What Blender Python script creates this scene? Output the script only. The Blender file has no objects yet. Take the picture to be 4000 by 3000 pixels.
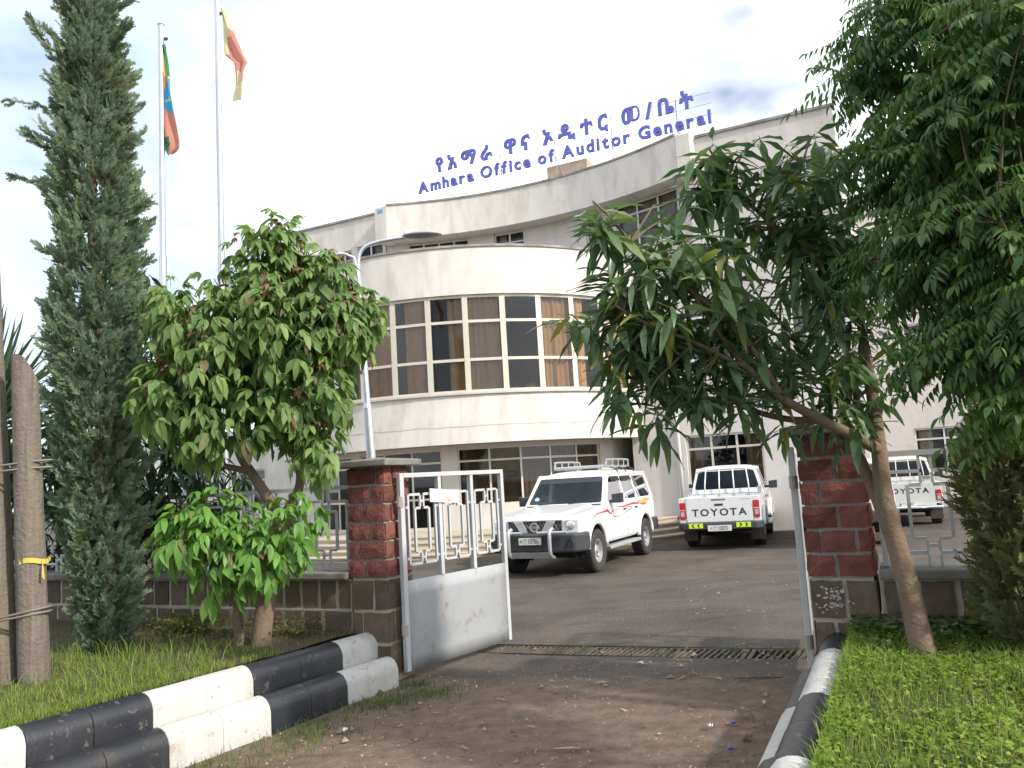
import bpy, bmesh, math, random
import numpy as np
from mathutils import Vector, Matrix, noise

random.seed(7)
np.random.seed(7)
R = math.radians
SC = bpy.context.scene
COL = SC.collection

# ------------------------------------------------------------------ camera, sky, sun, exposure
cam_d = bpy.data.cameras.new('camera')
cam = bpy.data.objects.new('camera', cam_d)
COL.objects.link(cam)
CAM = Vector((0, 0, 1.6))
cam.matrix_world = (Matrix.Translation(CAM) @ Matrix.Rotation(R(90 + 6.8), 4, 'X')
                    @ Matrix.Rotation(R(-3.36), 4, 'Z'))
cam_d.sensor_width = 36.0
cam_d.lens = 36.0 * 1750.0 / 2212.0
cam_d.clip_start = 0.05
cam_d.clip_end = 3000.0
SC.camera = cam

SUN_AZ = Vector((0.79, -0.61, 0)).normalized()      # horizontal direction towards the sun
SUN_EL = R(36)
SUN_DIR = Vector((SUN_AZ.x * math.cos(SUN_EL), SUN_AZ.y * math.cos(SUN_EL), math.sin(SUN_EL)))
sun_d = bpy.data.lights.new('sun', 'SUN')
sun_d.energy = 3.1
sun_d.angle = R(2.2)
sun_d.color = (1.0, 0.93, 0.82)
sun = bpy.data.objects.new('sun', sun_d)
COL.objects.link(sun)
sun.rotation_euler = SUN_DIR.to_track_quat('Z', 'Y').to_euler()
sun.location = SUN_DIR * 60

world = bpy.data.worlds.new('World')
SC.world = world
world.use_nodes = True
wt = world.node_tree
for n in list(wt.nodes):
    wt.nodes.remove(n)
w_out = wt.nodes.new('ShaderNodeOutputWorld')
w_bg = wt.nodes.new('ShaderNodeBackground')
w_bg.inputs['Strength'].default_value = 0.10
sky = wt.nodes.new('ShaderNodeTexSky')
sky.sky_type = 'NISHITA'
sky.sun_disc = False
sky.sun_elevation = SUN_EL
sky.sun_rotation = math.atan2(SUN_AZ.x, SUN_AZ.y)
sky.air_density = 1.0
sky.dust_density = 1.5
tc = wt.nodes.new('ShaderNodeTexCoord')
mp = wt.nodes.new('ShaderNodeMapping')
mp.inputs['Location'].default_value = (3.30, 1.3, 0.50)
mp.inputs['Scale'].default_value = (1.0, 1.0, 1.9)
nz = wt.nodes.new('ShaderNodeTexNoise')
nz.inputs['Scale'].default_value = 1.9
nz.inputs['Detail'].default_value = 5
nz.inputs['Roughness'].default_value = 0.55
cr = wt.nodes.new('ShaderNodeValToRGB')
cr.color_ramp.elements[0].position = 0.37
cr.color_ramp.elements[0].color = (0.10, 0.10, 0.10, 1)
cr.color_ramp.elements[1].position = 0.53
cr.color_ramp.elements[1].color = (1, 1, 1, 1)
mx = wt.nodes.new('ShaderNodeMixRGB')
# thin bright cloud with greyer, bluish undersides, before the 0.10 strength
nz2 = wt.nodes.new('ShaderNodeTexNoise')
nz2.inputs['Scale'].default_value = 1.15
nz2.inputs['Detail'].default_value = 3
mr2 = wt.nodes.new('ShaderNodeMapRange')
mr2.inputs['From Min'].default_value = 0.36
mr2.inputs['From Max'].default_value = 0.54
mxc = wt.nodes.new('ShaderNodeMixRGB')
mxc.inputs['Color1'].default_value = (5.4, 6.5, 7.6, 1)
mxc.inputs['Color2'].default_value = (14.5, 14.6, 14.8, 1)
mp2 = wt.nodes.new('ShaderNodeMapping')
mp2.inputs['Location'].default_value = (1.72, 0.40, 2.12)
mp2.inputs['Scale'].default_value = (1.0, 1.0, 1.4)
wt.links.new(tc.outputs['Generated'], mp2.inputs['Vector'])
wt.links.new(mp2.outputs['Vector'], nz2.inputs['Vector'])
wt.links.new(nz2.outputs['Fac'], mr2.inputs['Value'])
wt.links.new(mr2.outputs['Result'], mxc.inputs['Fac'])
wt.links.new(mxc.outputs['Color'], mx.inputs['Color2'])
world.cycles.sampling_method = 'MANUAL'
world.cycles.sample_map_resolution = 512
wt.links.new(tc.outputs['Generated'], mp.inputs['Vector'])
wt.links.new(mp.outputs['Vector'], nz.inputs['Vector'])
wt.links.new(nz.outputs['Fac'], cr.inputs['Fac'])
wt.links.new(cr.outputs['Color'], mx.inputs['Fac'])
wt.links.new(sky.outputs['Color'], mx.inputs['Color1'])
wt.links.new(mx.outputs['Color'], w_bg.inputs['Color'])
wt.links.new(w_bg.outputs['Background'], w_out.inputs['Surface'])

SC.view_settings.view_transform = 'Standard'
SC.view_settings.look = 'None'
SC.view_settings.gamma = 1.0
SC.view_settings.use_curve_mapping = False
SC.view_settings.exposure = 0.76
SC.cycles.max_bounces = 5
SC.cycles.diffuse_bounces = 2
SC.cycles.glossy_bounces = 2
SC.cycles.transmission_bounces = 4
SC.cycles.transparent_max_bounces = 8
SC.cycles.use_denoising = True

# ------------------------------------------------------------------ materials
MATS = {}


def srgb(r, g, b):
    f = lambda c: (c / 255 / 12.92) if c / 255 <= 0.04045 else ((c / 255 + 0.055) / 1.055) ** 2.4
    return (f(r), f(g), f(b))


def new_mat(name):
    m = bpy.data.materials.new(name)
    m.use_nodes = True
    t = m.node_tree
    b = t.nodes['Principled BSDF']
    return m, t, b


def nd(t, kind, **kw):
    n = t.nodes.new('ShaderNode' + kind)
    for k, v in kw.items():
        if k in n.inputs:
            n.inputs[k].default_value = v
        else:
            setattr(n, k, v)
    return n


def pm(name, c1, c2=None, scale=4.0, rough=0.7, bump=0.0, bscale=40.0, metal=0.0, spec=0.5, rand=0.0,
       dirt=None, dscale=1.3, dpos=(0.5, 0.7), coat=0.0, stretch=None, island=0.0, streak=None):
    """procedural surface: two colours by noise, optional dirt patches, bump, per-object variation"""
    if name in MATS:
        return MATS[name]
    m, t, b = new_mat(name)
    L = t.links.new
    geo = nd(t, 'NewGeometry')
    vec = geo.outputs['Position']
    if stretch:
        mpn = nd(t, 'Mapping')
        mpn.inputs['Scale'].default_value = stretch
        L(vec, mpn.inputs['Vector'])
        vec = mpn.outputs['Vector']
    c2 = c2 or tuple(min(1, c * 0.8) for c in c1)
    n1 = nd(t, 'TexNoise', Scale=scale, Detail=6.0, Roughness=0.6)
    L(vec, n1.inputs['Vector'])
    ramp = nd(t, 'ValToRGB')
    ramp.color_ramp.elements[0].position = 0.32
    ramp.color_ramp.elements[1].position = 0.68
    ramp.color_ramp.elements[0].color = (*c1, 1)
    ramp.color_ramp.elements[1].color = (*c2, 1)
    L(n1.outputs['Fac'], ramp.inputs['Fac'])
    col = ramp.outputs['Color']
    if dirt:
        n2 = nd(t, 'TexNoise', Scale=dscale, Detail=7.0, Roughness=0.65)
        L(vec, n2.inputs['Vector'])
        r2 = nd(t, 'ValToRGB')
        r2.color_ramp.elements[0].position = dpos[0]
        r2.color_ramp.elements[1].position = dpos[1]
        r2.color_ramp.elements[0].color = (0, 0, 0, 1)
        r2.color_ramp.elements[1].color = (1, 1, 1, 1)
        L(n2.outputs['Fac'], r2.inputs['Fac'])
        mxn = nd(t, 'MixRGB')
        L(r2.outputs['Color'], mxn.inputs['Fac'])
        L(col, mxn.inputs['Color1'])
        mxn.inputs['Color2'].default_value = (*dirt, 1)
        col = mxn.outputs['Color']
    if streak:
        mps = nd(t, 'Mapping')
        mps.inputs['Scale'].default_value = (3.6, 3.6, 0.55)
        L(geo.outputs['Position'], mps.inputs['Vector'])
        ns = nd(t, 'TexNoise', Scale=1.0, Detail=5.0, Roughness=0.6)
        L(mps.outputs['Vector'], ns.inputs['Vector'])
        rs = nd(t, 'ValToRGB')
        rs.color_ramp.elements[0].position = 0.54
        rs.color_ramp.elements[1].position = 0.78
        rs.color_ramp.elements[0].color = (0, 0, 0, 1)
        rs.color_ramp.elements[1].color = (1, 1, 1, 1)
        L(ns.outputs['Fac'], rs.inputs['Fac'])
        mxs = nd(t, 'MixRGB')
        L(rs.outputs['Color'], mxs.inputs['Fac'])
        L(col, mxs.inputs['Color1'])
        mxs.inputs['Color2'].default_value = (*streak, 1)
        col = mxs.outputs['Color']
    if rand or island:
        hs = nd(t, 'HueSaturation')
        mr = nd(t, 'MapRange')
        v = max(rand, island)
        mr.inputs['To Min'].default_value = 1 - v
        mr.inputs['To Max'].default_value = 1 + v
        if rand:
            oi = nd(t, 'ObjectInfo')
            L(oi.outputs['Random'], mr.inputs['Value'])
        else:
            L(geo.outputs['Random Per Island'], mr.inputs['Value'])
        L(mr.outputs['Result'], hs.inputs['Value'])
        L(col, hs.inputs['Color'])
        col = hs.outputs['Color']
    L(col, b.inputs['Base Color'])
    b.inputs['Roughness'].default_value = rough
    b.inputs['Metallic'].default_value = metal
    b.inputs['Specular IOR Level'].default_value = spec
    b.inputs['Coat Weight'].default_value = coat
    b.inputs['Coat Roughness'].default_value = 0.05
    if bump:
        nb = nd(t, 'TexNoise', Scale=bscale, Detail=5.0, Roughness=0.6)
        L(geo.outputs['Position'], nb.inputs['Vector'])
        bp = nd(t, 'Bump', Strength=bump, Distance=0.02)
        L(nb.outputs['Fac'], bp.inputs['Height'])
        L(bp.outputs['Normal'], b.inputs['Normal'])
    MATS[name] = m
    return m


def leaf_mat(name, c1, c2, c3=None, rough=0.42, trans=0.3, spec=0.35, patch=None):
    """leaf: colour varies per leaf, some light passes through"""
    m, t, b = new_mat(name)
    L = t.links.new
    geo = nd(t, 'NewGeometry')
    oi = nd(t, 'ObjectInfo')
    ad = nd(t, 'Math', operation='ADD')
    L(geo.outputs['Random Per Island'], ad.inputs[0])
    L(oi.outputs['Random'], ad.inputs[1])
    fr = nd(t, 'Math', operation='FRACT')
    L(ad.outputs[0], fr.inputs[0])
    ramp = nd(t, 'ValToRGB')
    ramp.color_ramp.elements[0].color = (*c1, 1)
    ramp.color_ramp.elements[1].color = (*c2, 1)
    if c3:
        ramp.color_ramp.elements[1].position = 0.93
        e = ramp.color_ramp.elements.new(0.97)
        e.color = (*c3, 1)
    L(fr.outputs[0], ramp.inputs['Fac'])
    lcol = ramp.outputs['Color']
    if patch:
        npn = nd(t, 'TexNoise', Scale=patch[1], Detail=4.0, Roughness=0.65)
        L(geo.outputs['Position'], npn.inputs['Vector'])
        rp = nd(t, 'ValToRGB')
        rp.color_ramp.elements[0].position = patch[2]
        rp.color_ramp.elements[1].position = patch[2] + 0.2
        rp.color_ramp.elements[0].color = (0, 0, 0, 1)
        rp.color_ramp.elements[1].color = (1, 1, 1, 1)
        L(npn.outputs['Fac'], rp.inputs['Fac'])
        mp_ = nd(t, 'MixRGB')
        L(rp.outputs['Color'], mp_.inputs['Fac'])
        L(lcol, mp_.inputs['Color1'])
        mp_.inputs['Color2'].default_value = (*patch[0], 1)
        lcol = mp_.outputs['Color']
    L(lcol, b.inputs['Base Color'])
    b.inputs['Roughness'].default_value = rough
    b.inputs['Specular IOR Level'].default_value = spec
    tr = nd(t, 'BsdfTranslucent')
    hs = nd(t, 'HueSaturation', Value=1.5, Saturation=1.1)
    L(lcol, hs.inputs['Color'])
    L(hs.outputs['Color'], tr.inputs['Color'])
    ms = nd(t, 'MixShader')
    ms.inputs['Fac'].default_value = trans
    L(b.outputs['BSDF'], ms.inputs[1])
    L(tr.outputs['BSDF'], ms.inputs[2])
    L(ms.outputs['Shader'], t.nodes['Material Output'].inputs['Surface'])
    MATS[name] = m
    return m


def glass_mat(name, tint, refl=0.12, rough=0.02, ior=1.28):
    m, t, b = new_mat(name)
    t.nodes.remove(b)
    L = t.links.new
    tr = nd(t, 'BsdfTransparent')
    tr.inputs['Color'].default_value = (*tint, 1)
    gl = nd(t, 'BsdfGlossy', Roughness=rough)
    gl.inputs['Color'].default_value = (0.9, 0.92, 0.95, 1)
    lw = nd(t, 'Fresnel', IOR=ior)
    ad = nd(t, 'Math', operation='ADD')
    ad.inputs[1].default_value = refl
    ad.use_clamp = True
    L(lw.outputs['Fac'], ad.inputs[0])
    ms = nd(t, 'MixShader')
    L(ad.outputs[0], ms.inputs['Fac'])
    L(tr.outputs['BSDF'], ms.inputs[1])
    L(gl.outputs['BSDF'], ms.inputs[2])
    L(ms.outputs['Shader'], t.nodes['Material Output'].inputs['Surface'])
    MATS[name] = m
    return m


# ------------------------------------------------------------------ mesh helpers
class MB:
    """collects verts and faces; build() links them as ONE mesh object"""

    def __init__(self):
        self.v = []
        self.f = []

    def add(self, vs, fs):
        o = len(self.v)
        self.v += [tuple(p) for p in vs]
        self.f += [tuple(i + o for i in f) for f in fs]
        return self

    def quad(self, a, b, c, d):
        return self.add([a, b, c, d], [(0, 1, 2, 3)])

    def box(self, c, s, m=None):
        cx, cy, cz = c
        hx, hy, hz = s[0] / 2, s[1] / 2, s[2] / 2
        vs = [Vector((cx + i * hx, cy + j * hy, cz + k * hz)) for i in (-1, 1) for j in (-1, 1) for k in (-1, 1)]
        if m is not None:
            vs = [m @ p for p in vs]
        return self.add(vs, [(0, 1, 3, 2), (4, 6, 7, 5), (0, 4, 5, 1), (2, 3, 7, 6), (0, 2, 6, 4), (1, 5, 7, 3)])

    def hexa(self, p):
        """8 corners: bottom ring 0-3, top ring 4-7"""
        return self.add(p, [(3, 2, 1, 0), (4, 5, 6, 7), (0, 1, 5, 4), (1, 2, 6, 5), (2, 3, 7, 6), (3, 0, 4, 7)])

    def tube(self, pts, rad, n=8, cap=True, flat=1.0):
        pts = [Vector(p) for p in pts]
        if not isinstance(rad, (list, tuple)):
            rad = [rad] * len(pts)
        o = len(self.v)
        ref = None
        for i, p in enumerate(pts):
            d = (pts[min(i + 1, len(pts) - 1)] - pts[max(i - 1, 0)]).normalized()
            if ref is None:
                ref = Vector((0, 0, 1)) if abs(d.z) < 0.9 else Vector((1, 0, 0))
            x = ref.cross(d)
            if x.length < 1e-5:
                x = Vector((0, 1, 0)).cross(d)
            x.normalize()
            y = d.cross(x)
            ref = y.cross(x) * -1 if False else ref - d * ref.dot(d)
            if ref.length < 1e-4:
                ref = y
            for k in range(n):
                a = 2 * math.pi * k / n
                self.v.append(tuple(p + x * (math.cos(a) * rad[i]) + y * (math.sin(a) * rad[i] * flat)))
        for i in range(len(pts) - 1):
            for k in range(n):
                a = o + i * n + k
                b = o + i * n + (k + 1) % n
                self.f.append((a, b, b + n, a + n))
        if cap:
            self.f.append(tuple(o + k for k in reversed(range(n))))
            e = o + (len(pts) - 1) * n
            self.f.append(tuple(e + k for k in range(n)))
        return self

    def lathe(self, prof, m, n=24, cap=True):
        """prof: (radius, height) along local z of matrix m"""
        o = len(self.v)
        for r, h in prof:
            for k in range(n):
                a = 2 * math.pi * k / n
                self.v.append(tuple(m @ Vector((r * math.cos(a), r * math.sin(a), h))))
        for i in range(len(prof) - 1):
            for k in range(n):
                a = o + i * n + k
                b = o + i * n + (k + 1) % n
                self.f.append((a, b, b + n, a + n))
        if cap:
            self.f.append(tuple(o + k for k in reversed(range(n))))
            e = o + (len(prof) - 1) * n
            self.f.append(tuple(e + k for k in range(n)))
        return self

    def prism(self, poly, h0, h1, fn):
        """extrude polygon (a,b) between h0 and h1; fn(a,b,h) -> point"""
        n = len(poly)
        vs = [fn(a, b, h0) for a, b in poly] + [fn(a, b, h1) for a, b in poly]
        fs = [tuple(reversed(range(n))), tuple(range(n, 2 * n))]
        fs += [(i, (i + 1) % n, n + (i + 1) % n, n + i) for i in range(n)]
        return self.add(vs, fs)

    def mesh(self, name, mat=None, smooth=False):
        me = bpy.data.meshes.new(name)
        me.from_pydata([tuple(p) for p in self.v], [], self.f)
        if mat:
            me.materials.append(mat)
        if smooth:
            me.polygons.foreach_set('use_smooth', [True] * len(me.polygons))
        me.update()
        return me

    def build(self, name, mat, parent=None, smooth=False, bevel=0.0, segs=2, fix=True, sub=0, angle=35):
        me = self.mesh(name, mat, smooth)
        if fix:
            bm = bmesh.new()
            bm.from_mesh(me)
            bmesh.ops.recalc_face_normals(bm, faces=bm.faces)
            bm.to_mesh(me)
            bm.free()
        o = link(name, me, parent)
        if bevel:
            b = o.modifiers.new('bevel', 'BEVEL')
            b.width = bevel
            b.segments = segs
            b.limit_method = 'ANGLE'
            b.angle_limit = R(angle)
            b.harden_normals = False
        if sub:
            s = o.modifiers.new('sub', 'SUBSURF')
            s.levels = sub
            s.render_levels = sub
        return o


def link(name, data, parent=None):
    o = bpy.data.objects.new(name, data)
    COL.objects.link(o)
    if parent is not None:
        o.parent = parent
        # geometry is written in world coordinates unless the parent says otherwise
        top = parent
        while top.parent is not None:
            top = top.parent
        if top.get('_world', 1):
            o.matrix_parent_inverse = wmat(parent).inverted()
    return o


def wmat(o):
    m = o.matrix_basis.copy()
    if o.parent is not None:
        m = wmat(o.parent) @ o.matrix_parent_inverse @ m
    return m


def tag(o, label, cat=None, group=None):
    o['label'] = label
    if cat:
        o['category'] = cat
    if group:
        o['group'] = group
    return o


def empty(name, loc, label, cat, group=None, rz=0.0, local=False):
    o = bpy.data.objects.new(name, None)
    COL.objects.link(o)
    o.location = loc
    o.rotation_euler = (0, 0, rz)
    o.empty_display_size = 0.1
    if local:
        o['_world'] = 0
    return tag(o, label, cat, group)


def struct(o, label=None):
    o['kind'] = 'structure'
    if label:
        o['label'] = label
    return o


def smooth_by_angle(o, ang=40):
    me = o.data
    me.polygons.foreach_set('use_smooth', [True] * len(me.polygons))
    bm = bmesh.new()
    bm.from_mesh(me)
    for e in bm.edges:
        if len(e.link_faces) == 2 and e.calc_face_angle(0) > R(ang):
            e.smooth = False
    bm.to_mesh(me)
    bm.free()
    return o


def lerp(a, b, t):
    return a + (b - a) * t


def catmull(pts, n=6):
    pts = [Vector(p) for p in pts]
    out = []
    for i in range(len(pts) - 1):
        p0 = pts[max(i - 1, 0)]
        p1, p2 = pts[i], pts[i + 1]
        p3 = pts[min(i + 2, len(pts) - 1)]
        for k in range(n):
            t = k / n
            out.append(0.5 * ((2 * p1) + (p2 - p0) * t + (2 * p0 - 5 * p1 + 4 * p2 - p3) * t * t
                              + (-p0 + 3 * p1 - 3 * p2 + p3) * t ** 3))
    out.append(pts[-1])
    return out


FONTS = {}


def text_mesh(s, size, depth, fn, bold=0.0, align='LEFT'):
    """a text as mesh data; local x = reading direction, y = up; returns (MB in fn space, width)"""
    cu = bpy.data.curves.new('txt', 'FONT')
    cu.body = s
    cu.size = size
    cu.extrude = depth
    cu.offset = bold
    cu.align_x = align
    cu.resolution_u = 3
    ob = bpy.data.objects.new('txt', cu)
    COL.objects.link(ob)
    dg = bpy.context.evaluated_depsgraph_get()
    me = bpy.data.meshes.new_from_object(ob.evaluated_get(dg))
    mb = MB()
    mb.add([fn(v.co.x, v.co.y, v.co.z) for v in me.vertices], [tuple(p.vertices) for p in me.polygons])
    xs = [v.co.x for v in me.vertices] or [0]
    bpy.data.objects.remove(ob)
    bpy.data.meshes.remove(me)
    bpy.data.curves.remove(cu)
    return mb, min(xs), max(xs)


# shared materials
M_PLASTER = pm('plaster', (0.64, 0.615, 0.57), (0.575, 0.55, 0.51), scale=1.2, rough=0.9, bump=0.25, bscale=60,
               dirt=(0.44, 0.41, 0.37), dscale=1.3, dpos=(0.47, 0.74), stretch=(1.6, 1.6, 0.6), streak=(0.50, 0.47, 0.43))
M_PLASTER2 = pm('pink_plaster', (0.60, 0.565, 0.535), (0.54, 0.505, 0.48), scale=1.5, rough=0.9, bump=0.3, bscale=70,
                dirt=(0.36, 0.32, 0.30), dscale=0.8, dpos=(0.55, 0.85), streak=(0.49, 0.455, 0.43))
M_COPING = pm('roof_coping', (0.33, 0.31, 0.29), (0.16, 0.15, 0.14), scale=3.0, rough=0.9, bump=0.2)
M_FRAME = pm('window_frame_cream', (0.58, 0.54, 0.45), (0.52, 0.48, 0.39), scale=6, rough=0.45, metal=0.2)
M_FRAMEW = pm('window_frame_white', (0.62, 0.62, 0.60), (0.52, 0.52, 0.50), scale=6, rough=0.5)
M_GLASSB = glass_mat('bronze_glass', (0.74, 0.67, 0.57), 0.02, ior=1.38)
M_GLASSG = glass_mat('dark_tinted_glass', (0.36, 0.34, 0.31), 0.02, ior=1.33)
M_GLASSD = glass_mat('grey_glass', (0.62, 0.61, 0.59), 0.015, ior=1.33)
M_CURT = pm('curtain_tan', (0.60, 0.44, 0.28), (0.50, 0.36, 0.22), scale=5, rough=0.95, rand=0.25)
M_CURT2 = pm('curtain_pale', (0.60, 0.57, 0.50), (0.50, 0.47, 0.41), scale=5, rough=0.95, rand=0.2)
M_CURTB = pm('curtain_beige', (0.66, 0.56, 0.41), (0.57, 0.47, 0.33), scale=5, rough=0.95, rand=0.2)
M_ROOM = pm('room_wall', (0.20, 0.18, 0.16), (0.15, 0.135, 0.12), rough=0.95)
M_STEP = pm('step_stone', (0.40, 0.31, 0.20), (0.33, 0.25, 0.17), scale=5, rough=0.8, bump=0.1, dirt=(0.45, 0.38, 0.29))
M_STEEL = pm('galvanised_steel', (0.62, 0.64, 0.66), (0.52, 0.54, 0.56), scale=6, rough=0.35, metal=0.75)
M_GREYPAINT = pm('silver_grey_paint', (0.50, 0.52, 0.53), (0.43, 0.45, 0.46), scale=3, rough=0.5, metal=0.15,
                 dirt=(0.30, 0.25, 0.20), dscale=3.2, dpos=(0.62, 0.80))
M_BLUE = pm('sign_blue', (0.085, 0.10, 0.42), (0.10, 0.12, 0.47), rough=0.5)
M_BLACK = pm('black_plastic', (0.02, 0.02, 0.022), (0.028, 0.028, 0.03), rough=0.55)
# ------------------------------------------------------------------ frames of reference on the ground
WO = Vector((-1.44, 7.15, 0))                       # roadside wall: origin, along, into the yard
WT = Vector((math.cos(R(25.5)), -math.sin(R(25.5)), 0))
WN = Vector((math.sin(R(25.5)), math.cos(R(25.5)), 0))


def wp(t, n, z):
    return WO + WT * t + WN * n + Vector((0, 0, z))


def sstep(a, b, x):
    k = max(0.0, min(1.0, (x - a) / (b - a)))
    return k * k * (3 - 2 * k)


def gz(x, y):
    """height of the drive and yard: rises a little to the right near the gate"""
    return (0.05 if x > 0 else 0.02) * max(-2.5, min(4.0, x)) * (1 - sstep(8, 13, y))


BO = Vector((5.18, 20.98, 0))                       # building: right corner of the curved parapet
BU = Vector((math.cos(R(26)), -math.sin(R(26)), 0))
BD = Vector((-math.sin(R(26)), -math.cos(R(26)), 0))   # outwards, to the street


def bw(u, d, z):
    return BO + BU * u + BD * d + Vector((0, 0, z))


# ------------------------------------------------------------------ ground
def ground_mat():
    m, t, b = new_mat('yard_ground')
    L = t.links.new
    geo = nd(t, 'NewGeometry')
    pos = geo.outputs['Position']
    # worn asphalt
    n1 = nd(t, 'TexNoise', Scale=0.9, Detail=8.0, Roughness=0.62)
    L(pos, n1.inputs['Vector'])
    r1 = nd(t, 'ValToRGB')
    r1.color_ramp.elements[0].position = 0.34
    r1.color_ramp.elements[0].color = (0.066, 0.056, 0.050, 1)
    r1.color_ramp.elements[1].position = 0.66
    r1.color_ramp.elements[1].color = (0.122, 0.102, 0.089, 1)
    L(n1.outputs['Fac'], r1.inputs['Fac'])
    # aggregate speckle
    n2 = nd(t, 'TexNoise', Scale=55.0, Detail=3.0, Roughness=0.7)
    L(pos, n2.inputs['Vector'])
    r2 = nd(t, 'ValToRGB')
    r2.color_ramp.elements[0].position = 0.35
    r2.color_ramp.elements[0].color = (0.62, 0.62, 0.62, 1)
    r2.color_ramp.elements[1].position = 0.72
    r2.color_ramp.elements[1].color = (1.35, 1.33, 1.3, 1)
    L(n2.outputs['Fac'], r2.inputs['Fac'])
    mul = nd(t, 'MixRGB', blend_type='MULTIPLY')
    mul.inputs['Fac'].default_value = 1
    L(r1.outputs['Color'], mul.inputs['Color1'])
    L(r2.outputs['Color'], mul.inputs['Color2'])
    # earth spread over the drive outside the gate
    n3 = nd(t, 'TexNoise', Scale=1.4, Detail=9.0, Roughness=0.66)
    L(pos, n3.inputs['Vector'])
    n3b = nd(t, 'TexNoise', Scale=9.0, Detail=6.0, Roughness=0.7)
    L(pos, n3b.inputs['Vector'])
    dr = nd(t, 'ValToRGB')
    dr.color_ramp.elements[0].position = 0.3
    dr.color_ramp.elements[0].color = (0.105, 0.074, 0.053, 1)
    dr.color_ramp.elements[1].position = 0.7
    dr.color_ramp.elements[1].color = (0.215, 0.152, 0.110, 1)
    L(n3b.outputs['Fac'], dr.inputs['Fac'])
    sep = nd(t, 'SeparateXYZ')
    L(pos, sep.inputs['Vector'])
    # distance from the wall line
    mx_ = nd(t, 'Math', operation='MULTIPLY')
    mx_.inputs[1].default_value = 0.4305
    L(sep.outputs['X'], mx_.inputs[0])
    my_ = nd(t, 'Math', operation='MULTIPLY')
    my_.inputs[1].default_value = 0.9026
    L(sep.outputs['Y'], my_.inputs[0])
    sm = nd(t, 'Math', operation='ADD')
    L(mx_.outputs[0], sm.inputs[0])
    L(my_.outputs[0], sm.inputs[1])
    mr = nd(t, 'MapRange')
    mr.inputs['From Min'].default_value = 4.5
    mr.inputs['From Max'].default_value = 6.9
    mr.inputs['To Min'].default_value = 0.75
    mr.inputs['To Max'].default_value = -0.25
    L(sm.outputs[0], mr.inputs['Value'])
    s2 = nd(t, 'Math', operation='ADD')
    L(mr.outputs['Result'], s2.inputs[0])
    L(n3.outputs['Fac'], s2.inputs[1])
    r3 = nd(t, 'ValToRGB')
    r3.color_ramp.elements[0].position = 0.52
    r3.color_ramp.elements[0].color = (0, 0, 0, 1)
    r3.color_ramp.elements[1].position = 0.70
    r3.color_ramp.elements[1].color = (1, 1, 1, 1)
    L(s2.outputs[0], r3.inputs['Fac'])
    mix = nd(t, 'MixRGB')
    L(r3.outputs['Color'], mix.inputs['Fac'])
    L(mul.outputs['Color'], mix.inputs['Color1'])
    L(dr.outputs['Color'], mix.inputs['Color2'])
    # damp stains
    n4 = nd(t, 'TexNoise', Scale=2.3, Detail=6.0, Roughness=0.6)
    mp4 = nd(t, 'Mapping')
    mp4.inputs['Scale'].default_value = (0.5, 1.4, 1)
    mp4.inputs['Location'].default_value = (4, 2, 0)
    L(pos, mp4.inputs['Vector'])
    L(mp4.outputs['Vector'], n4.inputs['Vector'])
    r4 = nd(t, 'ValToRGB')
    r4.color_ramp.elements[0].position = 0.56
    r4.color_ramp.elements[0].color = (1, 1, 1, 1)
    r4.color_ramp.elements[1].position = 0.72
    r4.color_ramp.elements[1].color = (0.62, 0.60, 0.58, 1)
    L(n4.outputs['Fac'], r4.inputs['Fac'])
    mm = nd(t, 'MixRGB', blend_type='MULTIPLY')
    mm.inputs['Fac'].default_value = 1
    L(mix.outputs['Color'], mm.inputs['Color1'])
    L(r4.outputs['Color'], mm.inputs['Color2'])
    L(mm.outputs['Color'], b.inputs['Base Color'])
    b.inputs['Roughness'].default_value = 0.85
    b.inputs['Specular IOR Level'].default_value = 0.3
    nb = nd(t, 'TexNoise', Scale=38.0, Detail=6.0, Roughness=0.7)
    L(pos, nb.inputs['Vector'])
    ab = nd(t, 'Math', operation='ADD')
    L(nb.outputs['Fac'], ab.inputs[0])
    L(n3b.outputs['Fac'], ab.inputs[1])
    bp = nd(t, 'Bump', Strength=0.8, Distance=0.03)
    L(ab.outputs[0], bp.inputs['Height'])
    L(bp.outputs['Normal'], b.inputs['Normal'])
    MATS['yard_ground'] = m
    return m


M_GROUND = ground_mat()
M_EARTH = pm('red_earth', (0.115, 0.072, 0.045), (0.075, 0.048, 0.032), scale=3, rough=0.95, bump=0.5, bscale=30)
M_FAR = pm('far_ground', (0.10, 0.10, 0.06), (0.08, 0.07, 0.05), scale=0.3, rough=0.95)

TR_T0, TR_T1, TR_N0, TR_N1 = 0.15, 3.78, 1.04, 1.40      # drain trench in wall coordinates


def shear_n(t, n):
    return n - 0.095 * (max(-1, min(5, t)) - 2)


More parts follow.
